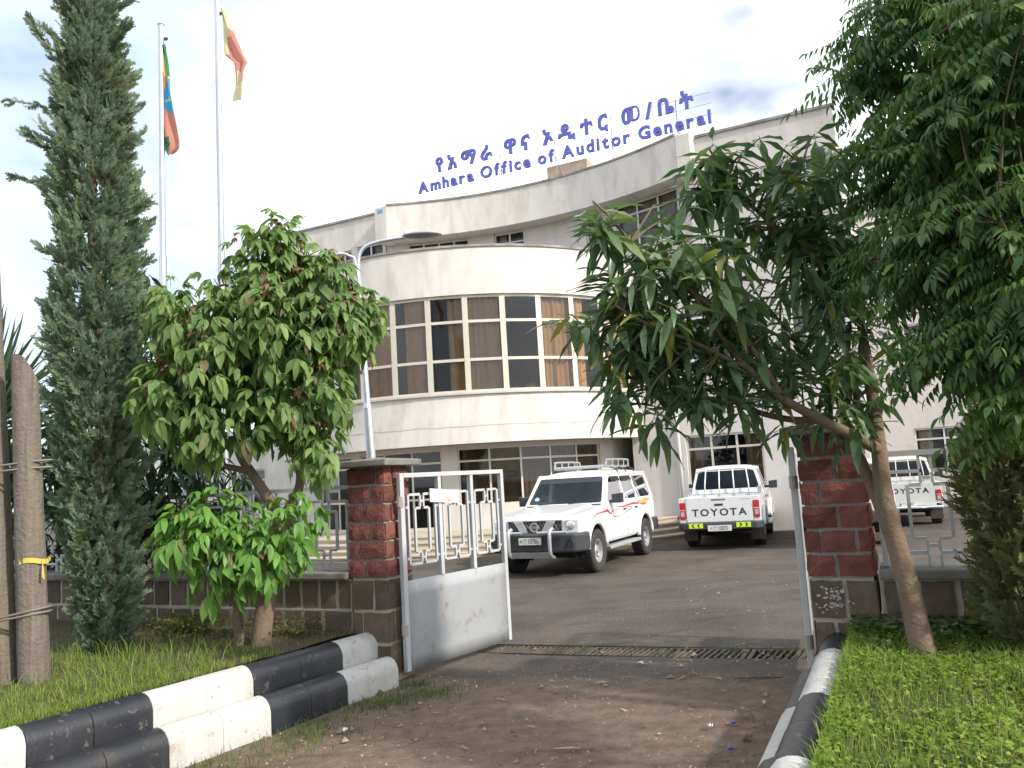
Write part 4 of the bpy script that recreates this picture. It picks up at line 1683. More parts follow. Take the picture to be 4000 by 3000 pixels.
M_STRED = pm('stripe_red', (0.42, 0.05, 0.06), (0.36, 0.04, 0.05), rough=0.35)
M_STGREY = pm('stripe_grey', (0.16, 0.15, 0.14), (0.20, 0.19, 0.17), rough=0.35)
M_STGOLD = pm('stripe_gold', (0.55, 0.33, 0.10), (0.48, 0.28, 0.09), rough=0.35)
M_YEL = pm('reflective_yellow', (0.55, 0.75, 0.04), (0.50, 0.70, 0.04), rough=0.4)


def holed(outline, holes):
    """2D polygon with holes -> verts, tris"""
    bm = bmesh.new()
    for loop in [outline] + holes:
        vs = [bm.verts.new((a, b, 0)) for a, b in loop]
        for i in range(len(vs)):
            bm.edges.new((vs[i], vs[(i + 1) % len(vs)]))
    bmesh.ops.triangle_fill(bm, use_beauty=True, use_dissolve=False, edges=bm.edges[:])
    bm.verts.index_update()
    v = [(p.co.x, p.co.y) for p in bm.verts]
    f = [tuple(q.index for q in fc.verts) for fc in bm.faces]
    bm.free()
    return v, f


def shell(outline, holes, fo, fi):
    """panel with openings and thickness: outer surface fo(a,b), inner surface fi(a,b)"""
    v, f = holed(outline, holes)
    mb = MB()
    mb.add([fo(a, b) for a, b in v], f)
    mb.add([fi(a, b) for a, b in v], [tuple(reversed(q)) for q in f])
    for loop in [outline] + holes:
        n = len(loop)
        mb.add([fo(a, b) for a, b in loop] + [fi(a, b) for a, b in loop],
               [(i, (i + 1) % n, n + (i + 1) % n, n + i) for i in range(n)])
    return mb


def arch(cx, cz, r, zb, n=14):
    """points of a wheel arch from rear foot to front foot, going over the top"""
    a0 = math.asin(min(1, (zb - cz) / r))
    return [(cx + r * math.cos(math.pi - a0 - (math.pi - 2 * a0) * i / n), cz + r * math.sin(math.pi - a0 - (math.pi - 2 * a0) * i / n))
            for i in range(n + 1)]


def rounded(pts, r=0.04, n=3):
    out = []
    k = len(pts)
    for i in range(k):
        p = Vector(pts[i])
        a = Vector(pts[i - 1])
        b = Vector(pts[(i + 1) % k])
        da, db = (a - p), (b - p)
        ra = min(r, da.length * 0.45)
        rb = min(r, db.length * 0.45)
        p0 = p + da.normalized() * ra
        p1 = p + db.normalized() * rb
        for j in range(n + 1):
            t = j / n
            q = p0 * (1 - t) ** 2 + p * 2 * t * (1 - t) + p1 * t * t
            out.append((q.x, q.y))
    return out


def wheel(car, x, y, r, w, rim_mat, rim_r):
    s = 1 if y > 0 else -1
    Mx = Matrix.Translation((x, y, r)) @ Matrix.Rotation(-s * math.pi / 2, 4, 'X')
    h = w / 2
    m = MB()
    m.lathe([(0.05, -h * 0.6), (rim_r * 0.8, -h * 0.6), (rim_r * 0.8, -h * 0.2), (0.05, -h * 0.2)], Mx, 16)
    wh = m.build('wheel', M_UNDER, car)
    m = MB()
    m.lathe([(rim_r, -h), (r * 0.93, -h), (r * 0.985, -h * 0.82), (r, -h * 0.5), (r, h * 0.5), (r * 0.985, h * 0.82), (r * 0.93, h), (r * 0.80, h * 1.03),
             (rim_r * 1.04, h * 0.92), (rim_r, h * 0.75)], Mx, 32, cap=False)
    # tread blocks
    for q in range(32):
        a = 2 * math.pi * q / 32
        for off in (-0.55, 0.55):
            c = Mx @ Vector((math.cos(a) * r, math.sin(a) * r, h * off))
            rot = Mx.to_3x3().to_4x4() @ Matrix.Rotation(a, 4, 'Z')
            m.box((0, 0, 0), (0.014, r * 0.11, h * 0.62), Matrix.Translation(c) @ rot)
    m.build('tyre', M_TYRE, wh, smooth=False)
    m = MB()
    m.lathe([(rim_r, h * 0.74), (rim_r, h * 0.86), (rim_r * 0.93, h * 0.86), (rim_r * 0.86, h * 0.35), (rim_r * 0.62, h * 0.28),
             (rim_r * 0.5, h * 0.5), (rim_r * 0.28, h * 0.62), (rim_r * 0.24, h * 0.80), (0.001, h * 0.82)], Mx, 28, cap=False)
    smooth_by_angle(m.build('rim', rim_mat, wh), 35)
    m = MB()
    for q in range(8):
        a = 2 * math.pi * q / 8
        c = Mx @ Vector((math.cos(a) * rim_r * 0.74, math.sin(a) * rim_r * 0.74, h * 0.335))
        m.lathe([(0.026, -0.004), (0.026, 0.006)], Matrix.Translation(c) @ Mx.to_3x3().to_4x4(), 8)
    o = m.build('rim_slots', M_UNDER, wh)
    o['kind'] = 'stuff'
    return wh


def wheel_well(car, cx, cz, r, w):
    m = MB()
    for y in (-w, w):
        m.v += [(cx + r * math.cos(a), y, cz + r * math.sin(a)) for a in [math.pi * (-0.04 + 1.08 * i / 18) for i in range(19)]]
    m.f = [(i, i + 1, i + 20, i + 19) for i in range(18)]
    m.build('wheel_well', M_UNDER, car, fix=False)
    m = MB()
    for y in (-w * 0.55, w * 0.55):
        pts = [(cx + r * math.cos(a), y, cz + r * math.sin(a)) for a in [math.pi * (-0.04 + 1.08 * i / 18) for i in range(19)]]
        m.add(pts, [tuple(range(19))])
    m.build('wheel_well', M_UNDER, car, fix=False)


def licence(car, x, z, num, face, wd=0.44, ht=0.125):
    """face +1 looks forward, -1 looks back"""
    if not num:
        return
    m = MB()
    m.box((x, 0, z), (0.012, wd, ht))
    p = m.build('licence_plate', M_PLATE, car, bevel=0.003)
    f = lambda a, b, c: (x + face * (0.0066 + c), face * a, z + b)
    tm, a, b = text_mesh('\u12a0\u121b', 0.05, 0.0004, lambda q, r, s: f(-0.13 + q, 0.003 + r, s))
    tm.build('plate_letters', M_INK, p, fix=False)
    tm, a, b = text_mesh('ET', 0.035, 0.0004, lambda q, r, s: f(-0.12 + q, -0.045 + r, s))
    tm.build('plate_letters', M_INK, p, fix=False)
    tm, a, b = text_mesh(num, 0.115, 0.0004, lambda q, r, s: f(-0.045 + q * 0.74, -0.040 + r, s), 0.001)
    tm.build('plate_number', M_INK, p, fix=False)
    m = MB()
    Mx = Matrix.Translation(f(-0.175, 0, 0)) @ Matrix.Rotation(math.pi / 2, 4, 'Y')
    for r0, r1 in ((0.018, 0.024), (0.0, 0.010)):
        m.lathe([(r0 + 0.0005, 0.0004), (r1, 0.0004)], Mx, 14, cap=False)
    m.build('plate_emblem', M_INK, p, fix=False)


def ribbon(car, pts, widths, y, mat, name='side_stripe', parent=None):
    """flat sticker on the side panel along a curve in (x, z)"""
    c = catmull([(a, 0, b) for a, b in pts], 6)
    n = len(c)
    m = MB()
    for i, p in enumerate(c):
        d = (c[min(i + 1, n - 1)] - c[max(i - 1, 0)]).normalized()
        q = Vector((-d.z, 0, d.x))
        k = i / (n - 1) * (len(widths) - 1)
        i0 = min(int(k), len(widths) - 2)
        w = lerp(widths[i0], widths[i0 + 1], k - i0)
        m.v += [(p.x + q.x * w, y, p.z + q.z * w), (p.x - q.x * w, y, p.z - q.z * w)]
    m.f = [(2 * i, 2 * i + 2, 2 * i + 3, 2 * i + 1) for i in range(n - 1)]
    return m.build(name, mat, parent or car, fix=False)


def seats(car, rows, z0):
    for x, ys in rows:
        for y, w in ys:
            m = MB()
            m.box((x, y, z0 + 0.10), (0.48, w, 0.16))
            Mt = Matrix.Translation((x - 0.22, y, z0 + 0.16)) @ Matrix.Rotation(R(-14), 4, 'Y')
            m.box((0, 0, 0.28), (0.14, w, 0.56), Mt)
            m.box((-0.01, 0, 0.66), (0.10, min(w, 0.26), 0.16), Mt)
            m.build('seat', M_SEAT, car, bevel=0.04, segs=2)


def wheelrim_steer(car, x, y, z):
    m = MB()
    pts = [(x + 0.08 * math.cos(2 * math.pi * i / 20), y + 0.17 * math.sin(2 * math.pi * i / 20), z + 0.16 * math.cos(2 * math.pi * i / 20)) for i in range(21)]
    m.tube(pts, 0.014, 6, cap=False)
    m.box((x - 0.02, y, z - 0.02), (0.04, 0.30, 0.04))
    m.build('steering_wheel', M_TRIM, car, smooth=True)


def suv(name, loc, heading, label, num, scale=0.92, fancy=True):
    rz = math.atan2(heading.y, heading.x)
    car = empty(name, loc, label, 'car', rz=rz, local=True)
    car.scale = (scale,) * 3
    hw = 0.86
    zb = 0.47
    belt = 1.19
    fa, ra, wr = 1.485, -1.485, 0.385
    prof = [(2.20, 0.55), (2.25, 0.78), (2.235, 0.99), (2.15, 1.075), (1.6, 1.125), (0.86, belt), (-2.30, belt), (-2.37, 1.10), (-2.38, 0.60), (-2.30, 0.52)]
    prof += [(-2.0, zb)] + arch(ra, 0.42, 0.475, zb + 0.02) + [(-0.9, zb), (0.9, zb)] + arch(fa, 0.42, 0.475, zb + 0.02) + [(2.02, zb)]
    m = MB()
    m.prism(prof, -hw, hw, lambda a, b, h: (a, h, b))
    body = m.build('body', M_WHITE, car, bevel=0.06, segs=4, angle=50)
    # raised hood centre
    m = MB()
    m.hexa([(0.90, -0.62, 1.186), (2.13, -0.50, 1.076), (2.13, 0.50, 1.076), (0.90, 0.62, 1.186),
            (0.92, -0.58, 1.222), (2.08, -0.46, 1.108), (2.08, 0.46, 1.108), (0.92, 0.58, 1.222)])
    m.build('hood', M_WHITE, car, bevel=0.025, segs=3)
    # glasshouse sides with openings
    zt = 1.775
    ya = lambda z: lerp(0.845, 0.725, (z - belt) / (zt - belt))
    out = [(0.84, belt - 0.01), (0.30, zt), (-2.14, zt), (-2.33, belt - 0.01)]
    w1 = rounded([(0.66, 1.24), (0.26, 1.70), (-0.30, 1.70), (-0.34, 1.24)])
    w2 = rounded([(-0.44, 1.24), (-0.40, 1.70), (-1.08, 1.70), (-1.18, 1.24)])
    w3 = rounded([(-1.28, 1.24), (-1.18, 1.70), (-2.06, 1.70), (-2.20, 1.24)], 0.06)
    for s in (-1, 1):
        m = shell(out, [w1, w2, w3], lambda a, b: (a, s * ya(b), b), lambda a, b: (a, s * (ya(b) - 0.05), b))
        m.build('side_frame', M_WHITE, body)
        for w in (w1, w2, w3):
            g = MB()
            g.add([(a, s * (ya(b) - 0.014), b) for a, b in w], [tuple(range(len(w)))])
            g.build('side_window', M_CGLASS, car, fix=False)
        # rain visors over the doors
        g = MB()
        g.hexa([(0.27, s * (ya(1.62) + 0.03), 1.62), (-0.30, s * (ya(1.62) + 0.03), 1.62), (-0.30, s * (ya(1.62) + 0.034), 1.62), (0.27, s * (ya(1.62) + 0.034), 1.62),
                (0.22, s * (ya(1.71) + 0.006), 1.715), (-0.30, s * (ya(1.71) + 0.006), 1.715), (-0.30, s * (ya(1.71) + 0.012), 1.715), (0.22, s * (ya(1.71) + 0.012), 1.715)])
        g.build('rain_visor', M_CDARK, car)
        g = MB()
        g.hexa([(-0.42, s * (ya(1.62) + 0.03), 1.62), (-1.06, s * (ya(1.62) + 0.03), 1.62), (-1.06, s * (ya(1.62) + 0.034), 1.62), (-0.42, s * (ya(1.62) + 0.034), 1.62),
                (-0.42, s * (ya(1.71) + 0.006), 1.715), (-1.04, s * (ya(1.71) + 0.006), 1.715), (-1.04, s * (ya(1.71) + 0.012), 1.715), (-0.42, s * (ya(1.71) + 0.012), 1.715)])
        g.build('rain_visor', M_CDARK, car)
    # roof: gently domed
    m = MB()
    nx, ny = 10, 10
    for i in range(nx + 1):
        for j in range(ny + 1):
            k = i / nx
            x = lerp(0.36, -2.20, k)
            y = lerp(-0.745, 0.745, j / ny)
            e = abs(2 * j / ny - 1)
            f = abs(2 * k - 1)
            z = 1.865 - 0.085 * e ** 4 - 0.085 * f ** 6
            m.v.append((x, y, z))
    for i in range(nx):
        for j in range(ny):
            a = i * (ny + 1) + j
            m.f.append((a, a + 1, a + ny + 2, a + ny + 1))
    o = m.build('roof', M_WHITE, body, smooth=True)
    sm = o.modifiers.new('thick', 'SOLIDIFY')
    sm.thickness = 0.05
    sm.offset = -1
    # windscreen and rear screen
    for nm, x0, x1, z0 in (('windscreen', 0.85, 0.32, 1.20), ('rear_window', -2.33, -2.15, 1.24)):
        fwd = 1 if x0 > 0 else -1
        px = lambda z: lerp(x0, x1, (z - z0) / (zt - z0))
        outl = [(-0.84, z0 - 0.02), (0.84, z0 - 0.02), (0.735, zt + 0.02), (-0.735, zt + 0.02)]
        hole = rounded([(-0.775, z0 + 0.03), (0.775, z0 + 0.03), (0.675, zt - 0.05), (-0.675, zt - 0.05)], 0.05)
        m = shell(outl, [hole], lambda a, b: (px(b) + fwd * 0.012, a, b), lambda a, b: (px(b) - fwd * 0.03, a, b))
        m.build(nm + '_frame', M_WHITE, body)
        g = MB()
        g.add([(px(b) - fwd * 0.004, a, b) for a, b in hole], [tuple(range(len(hole)))])
        gl = g.build(nm, M_CGLASS, car, fix=False)
        if fwd > 0:
            m = MB()
            zz = (zt - 0.15, zt - 0.055)
            m.quad((px(zz[0]) + .0, -0.69, zz[0]), (px(zz[0]) + .0, 0.69, zz[0]), (px(zz[1]) + .0, 0.672, zz[1]), (px(zz[1]) + .0, -0.672, zz[1]))
            m.build('sun_strip', glass_mat('tint_strip', (0.10, 0.14, 0.28), 0.08) if 'tint_strip' not in MATS else MATS['tint_strip'], gl, fix=False)
            for ya0, ya1 in ((-0.55, 0.02), (0.10, 0.62)):
                m = MB()
                m.tube([(px(1.235) + 0.03, ya0, 1.235), (px(1.27) + 0.03, ya1, 1.27)], 0.011, 5)
                m.build('wiper', M_TRIM, car)
            m = MB()
            m.lathe([(0.001, 0), (0.05, 0)], Matrix.Translation((px(1.33) + 0.004, -0.62, 1.33)) @ Matrix.Rotation(R(60), 4, 'Y'), 14, cap=False)
            m.build('round_sticker', pm('sticker_blue', (0.25, 0.50, 0.62), (0.45, 0.60, 0.65), scale=30, rough=0.4), gl, fix=False)
    # interior
    m = MB()
    m.box((-0.75, 0, 0.95), (3.1, 1.60, 0.06))
    m.box((0.72, 0, 1.13), (0.36, 1.55, 0.16))
    m.build('dashboard', M_SEAT, car)
    seats(car, [(0.02, ((0.37, 0.48), (-0.37, 0.48))), (-0.95, ((0, 1.25),)), (-1.75, ((0, 1.1),))], 0.98)
    wheelrim_steer(car, 0.42, 0.37, 1.20)
    # front face
    m = MB()
    m.box((2.238, 0, 0.885), (0.03, 1.10, 0.21))
    gr = m.build('grille', M_TRIM, car, bevel=0.005)
    m = MB()
    xx = 2.262
    for y0, y1 in ((0.33, 0.20), (-0.33, -0.20)):
        m.hexa([(xx, y0 + .09, 0.99), (xx, y0 - .09, 0.99), (xx, y1 - .075, 0.78), (xx, y1 + .075, 0.78),
                (xx + .02, y0 + .09, 0.99), (xx + .02, y0 - .09, 0.99), (xx + .02, y1 - .075, 0.78), (xx + .02, y1 + .075, 0.78)])
    m.box((xx + 0.004, 0, 1.0), (0.025, 1.12, 0.022))
    for s in (-1, 1):
        m.box((xx + 0.004, s * 0.545, 0.885), (0.025, 0.03, 0.21))
    m.build('grille_chrome', M_CHROME, gr, bevel=0.004)
    m = MB()
    for q in range(-7, 8):
        y = q * 0.07
        for sg in (-1, 1):
            a, b = y - 0.05, y + 0.05
            m.tube([(2.256, a, 0.79 if sg > 0 else 0.98), (2.256, b, 0.98 if sg > 0 else 0.79)], 0.005, 4)
    o = m.build('grille_mesh', M_STGREY, gr)
    o['kind'] = 'stuff'
    m = MB()
    Mx = Matrix.Translation((2.285, 0, 0.885)) @ Matrix.Rotation(math.pi / 2, 4, 'Y')
    m.lathe([(0.062, 0), (0.062, 0.012), (0.085, 0.012), (0.085, 0)], Mx, 24, cap=False)
    m.box((2.292, 0, 0.885), (0.012, 0.20, 0.035))
    em = m.build('emblem', M_CHROME, gr)
    tm, a, b = text_mesh('NISSAN', 0.034, 0.0004, lambda q, r, s: (2.2986 + s, -0.068 + q, 0.873 + r), 0.0005)
    tm.build('emblem_lettering', M_INK, gr, fix=False)
    for s in (-1, 1):
        m = MB()
        c = [(0.575, 0.79), (0.80, 0.80), (0.845, 0.86), (0.845, 1.00), (0.60, 1.005)]
        m.prism(c, 2.10, 2.262, lambda a, b, h: (h - max(0, a - 0.62) * 0.35, s * a, b))
        hl = m.build('headlight', M_LENS, car, bevel=0.012)
        m = MB()
        Mx = Matrix.Translation((2.264 - 0.015, s * 0.685, 0.90)) @ Matrix.Rotation(math.pi / 2, 4, 'Y')
        m.lathe([(0.078, 0), (0.07, 0.008), (0.02, 0.002), (0.001, 0.012)], Mx, 18, cap=False)
        m.build('reflector', M_CHROME, hl, smooth=True)
        m = MB()
        m.box((2.15, s * 0.838, 0.95), (0.10, 0.03, 0.07))
        m.build('indicator', pm('amber_lens', (0.60, 0.28, 0.12), (0.5, 0.22, 0.1), rough=0.25), hl)
    # bumper
    plan = [(1.93, 0.93), (2.22, 0.92), (2.40, 0.80), (2.46, 0.55), (2.47, 0.0), (2.46, -0.55), (2.40, -0.80), (2.22, -0.92), (1.93, -0.93)]
    m = MB()
    m.prism(plan, 0.44, 0.775, lambda a, b, h: (a - (0.04 if h < 0.5 else 0), b, h))
    bp = m.build('front_bumper', M_TRIM, car, bevel=0.045, segs=3)
    for s in (-1, 1):
        m = MB()
        Mx = Matrix.Translation((2.425, s * 0.74, 0.62)) @ Matrix.Rotation(math.pi / 2, 4, 'Y') @ Matrix.Rotation(R(s * 18), 4, 'X')
        m.lathe([(0.075, 0), (0.075, 0.012), (0.058, 0.014), (0.05, 0.004), (0.001, 0.004)], Mx, 18, cap=False)
        m.build('fog_lamp', M_TRIM, bp)
    m = MB()
    for s in (-1, 1):
        m.tube(catmull([(2.40, s * 0.40, 0.36), (2.53, s * 0.40, 0.42), (2.55, s * 0.40, 0.60), (2.53, s * 0.40, 0.80), (2.42, s * 0.40, 0.86)], 5), 0.034, 10)
    m.tube([(2.50, -0.70, 0.80), (2.515, -0.45, 0.80), (2.52, -0.15, 0.80)], 0.026, 10)
    m.tube([(2.52, 0.15, 0.80), (2.515, 0.45, 0.80), (2.50, 0.72, 0.80)], 0.026, 10)
    m.prism([(-0.38, 0.36), (0.38, 0.36), (0.40, 0.46), (-0.40, 0.46)], 2.42, 2.50, lambda a, b, h: (h + (0.03 if b > .4 else 0), a, b))
    m.build('nudge_bar', M_RIM, car, smooth=False)
    licence(car, 2.505, 0.655, num, 1)
    # sides
    for s in (-1, 1):
        for cx in (fa, ra):
            m = MB()
            pts = [(cx + 0.485 * math.cos(a), s * 0.885, 0.42 + 0.485 * math.sin(a)) for a in [math.pi * (0.02 + 0.96 * i / 16) for i in range(17)]]
            m.tube(pts, 0.045, 8)
            m.build('wheel_arch', M_WHITE, car, smooth=True)
            m = MB()
            m.box((cx - 0.46, s * 0.76, 0.34), (0.02, 0.24, 0.34))
            m.build('mudflap', M_TRIM, car)
        m = MB()
        m.hexa([(0.95, s * 0.70, 0.36), (-0.95, s * 0.70, 0.36), (-0.95, s * 0.96, 0.36), (0.95, s * 0.96, 0.36),
                (0.95, s * 0.70, 0.41), (-0.95, s * 0.70, 0.41), (-0.95, s * 0.94, 0.42), (0.95, s * 0.94, 0.42)])
        m.build('side_step', M_RIM, car, bevel=0.012)
        # door gaps
        m = MB()
        for x0, z0, x1, z1 in ((0.93, 0.52, 0.93, 1.17), (-0.40, 0.52, -0.40, 1.18), (-1.14, 0.86, -1.20, 1.18), (-0.95, 0.53, -1.14, 0.86), (0.93, 0.52, -0.93, 0.52)):
            m.tube([(x0, s * (hw + 0.0005), z0), (x1, s * (hw + 0.0005), z1)], 0.004, 4)
        o = m.build('door_gaps', M_STGREY, body)
        o['kind'] = 'stuff'
        for x in (-0.26, -1.02):
            m = MB()
            m.box((x, s * (hw + 0.008), 1.045), (0.14, 0.02, 0.035))
            m.build('door_handle', M_TRIM, car, bevel=0.005)
        m = MB()
        m.hexa([(0.60, s * 0.90, 1.20), (0.46, s * 0.90, 1.20), (0.46, s * 1.10, 1.20), (0.58, s * 1.10, 1.20),
                (0.60, s * 0.90, 1.37), (0.47, s * 0.90, 1.37), (0.47, s * 1.11, 1.39), (0.57, s * 1.11, 1.39)])
        m.tube([(0.53, s * 0.84, 1.23), (0.53, s * 0.95, 1.25)], 0.03, 8)
        m.build('mirror', M_TRIM, car, bevel=0.03, segs=3)
        # tail lamps
        m = MB()
        m.box((-2.375, s * 0.77, 0.98), (0.03, 0.14, 0.36))
        m.build('tail_lamp', M_RED, car, bevel=0.01)
        if fancy:
            y = s * (hw + 0.0022)
            ribbon(car, [(1.62, 0.93), (1.40, 1.03), (1.05, 1.055), (0.72, 1.07)], [0.004, 0.012, 0.014, 0.035], y, M_STRED)
            ribbon(car, [(0.72, 1.06), (0.60, 1.00), (0.45, 1.04), (0.30, 1.10)], [0.035, 0.015, 0.012, 0.004], y, M_STRED)
            ribbon(car, [(0.20, 1.12), (-0.2, 1.095), (-0.7, 1.125), (-1.20, 1.12), (-1.70, 1.14)], [0.004, 0.016, 0.020, 0.022, 0.010], y, M_STRED)
            ribbon(car, [(0.05, 0.93), (0.35, 0.925), (0.46, 0.97), (0.30, 1.04), (-0.05, 1.07)], [0.006, 0.014, 0.014, 0.010, 0.004], y + s * .0006, M_STGREY)
            ribbon(car, [(-0.15, 0.96), (-0.5, 1.0), (-0.72, 1.03), (-0.66, 1.07), (-0.40, 1.07)], [0.004, 0.010, 0.012, 0.010, 0.004], y + s * .0006, M_STGREY)
            ribbon(car, [(-1.15, 1.16), (-1.40, 1.125), (-1.72, 1.17), (-2.05, 1.17)], [0.01, 0.045, 0.050, 0.004], y + s * .0012, M_STGOLD)
            ribbon(car, [(-1.35, 1.09), (-1.60, 1.08), (-1.85, 1.11)], [0.006, 0.022, 0.003], y + s * .0018, M_STRED)
    # rear bumper and spare
    m = MB()
    m.prism([(-2.05, 0.92), (-2.38, 0.92), (-2.50, 0.80), (-2.52, 0), (-2.50, -0.80), (-2.38, -0.92), (-2.05, -0.92)], 0.50, 0.76, lambda a, b, h: (a, b, h))
    m.build('rear_bumper', M_TRIM, car, bevel=0.04, segs=3)
    m = MB()
    m.box((0, 0, 0.42), (4.1, 1.3, 0.20))
    m.box((fa, 0, 0.36), (0.14, 1.4, 0.12))
    m.box((ra, 0, 0.36), (0.16, 1.4, 0.14))
    m.build('underbody', M_UNDER, car)
    if fancy:
        rk = MB()
        for s in (-1, 1):
            rk.tube(catmull([(-0.15, s * 0.56, 1.90), (-0.17, s * 0.57, 2.02), (-0.28, s * 0.575, 2.06), (-1.45, s * 0.575, 2.06), (-1.58, s * 0.57, 2.02), (-1.60, s * 0.56, 1.90)], 4), 0.020, 8)
            for x in (-0.55, -0.92, -1.28):
                rk.tube([(x, s * 0.565, 1.90), (x, s * 0.575, 2.05)], 0.013, 6)
            rk.box((-0.87, s * 0.56, 1.915), (1.5, 0.03, 0.05))
        rkm = rk.build('roof_rack', M_RIM, car, smooth=False)
        m = MB()
        m.tube([(-0.10, -0.56, 1.925), (-0.10, 0.56, 1.925)], 0.036, 10)
        for x in (-0.5, -0.9, -1.3):
            m.box((x, 0, 1.918), (0.06, 1.10, 0.02))
        m.build('rack_crossbar', M_RIM, rkm)
        m = MB()
        for x in (-0.35, -0.9, -1.45):
            for s in (-1, 1):
                m.tube([(x, s * 0.57, 1.91), (x, s * 0.70, 1.86), (x, s * 0.745, 1.79)], 0.014, 6)
        m.build('rack_clamp', M_TRIM, rkm)
    for x in (fa, ra):
        wheel_well(car, x, 0.42, 0.468, 0.84)
        for s in (-1, 1):
            wheel(car, x, s * 0.785, wr, 0.26, M_RIM, 0.215)
    return car


def pickup(name, loc, heading, label, num, old=False, scale=0.92, cat='pickup truck'):
    rz = math.atan2(heading.y, heading.x)
    car = empty(name, loc, label, cat, rz=rz, local=True)
    car.scale = (scale,) * 3
    P = M_OLDW if old else M_WHITE
    hw = 0.80 if old else 0.86
    zb, belt, zt = 0.50, 1.16, 1.74
    fa, ra, wr = 1.54, -1.54, 0.375
    cabr = -0.62
    prof = [(2.38, 0.58), (2.42, 0.85), (2.36, 1.02), (2.2, 1.08), (1.30, belt - 0.03), (1.15, belt), (cabr, belt), (cabr, zb), (0.95, zb)]
    prof += arch(fa, 0.42, 0.46, zb + 0.02) + [(2.15, zb)]
    m = MB()
    m.prism(prof, -hw, hw, lambda a, b, h: (a, h, b))
    body = m.build('body', P, car, bevel=0.05, segs=3, angle=50)
    # cab glasshouse
    ya = lambda z: lerp(hw - 0.015, hw - 0.16, (z - belt) / (zt - belt))
    out = [(1.18, belt - 0.01), (0.55, zt), (-0.48, zt), (cabr - 0.0, belt - 0.01)]
    w1 = rounded([(0.98, 1.20), (0.50, 1.68), (0.20, 1.68), (0.18, 1.20)])
    w2 = rounded([(0.10, 1.20), (0.12, 1.68), (-0.40, 1.68), (-0.50, 1.20)])
    for s in (-1, 1):
        m = shell(out, [w1, w2], lambda a, b: (a, s * ya(b), b), lambda a, b: (a, s * (ya(b) - 0.05), b))
        m.build('side_frame', P, body)
        for w in (w1, w2):
            g = MB()
            g.add([(a, s * (ya(b) - 0.012), b) for a, b in w], [tuple(range(len(w)))])
            g.build('side_window', M_CDARK, car, fix=False)
    for nm, x0, x1, z0 in (('windscreen', 1.20, 0.57, belt), ('rear_window', cabr - 0.005, -0.49, belt)):
        fwd = 1 if x0 > 0 else -1
        px = lambda z: lerp(x0, x1, (z - z0) / (zt - z0))
        outl = [(-hw + 0.02, z0 - 0.02), (hw - 0.02, z0 - 0.02), (hw - 0.165, zt + 0.02), (-hw + 0.165, zt + 0.02)]
        hole = rounded([(-hw + 0.10, z0 + 0.09), (hw - 0.10, z0 + 0.09), (hw - 0.21, zt - 0.06), (-hw + 0.21, zt - 0.06)], 0.07)
        m = shell(outl, [hole], lambda a, b: (px(b) + fwd * 0.012, a, b), lambda a, b: (px(b) - fwd * 0.03, a, b))
        m.build(nm + '_frame', P, body)
        g = MB()
        g.add([(px(b) - fwd * 0.002, a, b) for a, b in hole], [tuple(range(len(hole)))])
        g.build(nm, M_CDARK, car, fix=False)
    m = MB()
    nx, ny = 8, 10
    for i in range(nx + 1):
        for j in range(ny + 1):
            k = i / nx
            e = abs(2 * j / ny - 1)
            f = abs(2 * k - 1)
            m.v.append((lerp(0.62, -0.53, k), lerp(-hw + 0.14, hw - 0.14, j / ny), zt + 0.075 - 0.075 * e ** 4 - 0.075 * f ** 5))
    for i in range(nx):
        for j in range(ny):
            a = i * (ny + 1) + j
            m.f.append((a, a + 1, a + ny + 2, a + ny + 1))
    o = m.build('roof', P, body, smooth=True)
    sm = o.modifiers.new('thick', 'SOLIDIFY')
    sm.thickness = 0.04
    sm.offset = -1
    seats(car, [(0.42, ((0.36, 0.46), (-0.36, 0.46))), (-0.06, ((0, 1.15),))], 0.72)
    # bed: two sides with arches, floor, headboard, tailgate
    bx0, bx1 = cabr - 0.04, -2.60
    bt = 1.13
    bp = [(bx0, bt), (bx1, bt), (bx1, 0.56)] + [(-2.1, 0.52)] + arch(ra, 0.42, 0.46, zb + 0.02) + [(bx0, zb)]
    for s in (-1, 1):
        m = MB()
        lo, hi = sorted((s * hw, s * (hw - 0.09)))
        m.prism(bp, lo, hi, lambda a, b, h: (a, h, b))
        m.build('bed_side', P, car, bevel=0.03, segs=3, angle=50)
    m = MB()
    m.box(((bx0 + bx1) / 2, 0, 0.72), (bx0 - bx1 - 0.01, 2 * hw - 0.19, 0.05))
    m.box((bx0 - 0.03, 0, 0.93), (0.04, 2 * hw - 0.19, 0.40))
    m.build('bed_floor', P, car)
    m = MB()
    m.prism(rounded([(-hw + 0.16, 0.60), (hw - 0.16, 0.60), (hw - 0.16, bt), (-hw + 0.16, bt)], 0.02), bx1 - 0.05, bx1 + 0.02, lambda a, b, h: (h, a, b))
    tg = m.build('tailgate', P, car, bevel=0.008)
    for s in (-1, 1):
        m = MB()
        lo, hi = sorted((s * (hw - 0.155), s * (hw - 0.002)))
        m.prism([(lo, 0.58), (hi, 0.58), (hi, bt - 0.004), (lo, bt - 0.004)], bx1 - 0.035, bx1 + 0.0, lambda a, b, h: (h, a, b))
        m.build('rear_corner', P, car, bevel=0.01)
        z0, z1 = (0.66, 0.93) if old else (0.67, 1.035)
        lo2, hi2 = sorted((s * (hw - 0.145), s * (hw - 0.012)))
        m = MB()
        m.prism(rounded([(lo2, z0), (hi2, z0), (hi2, z1), (lo2, z1)], 0.03), bx1 - 0.055, bx1 - 0.03, lambda a, b, h: (h, a, b))
        tl = m.build('tail_lamp', M_RED, car, bevel=0.006)
        m = MB()
        mid = (z0 + z1) / 2
        m.box((bx1 - 0.057, s * (hw - 0.075), mid + 0.015), (0.006, 0.11, 0.022))
        m.box((bx1 - 0.057, s * (hw - 0.075), mid - 0.07), (0.006, 0.08, 0.10))
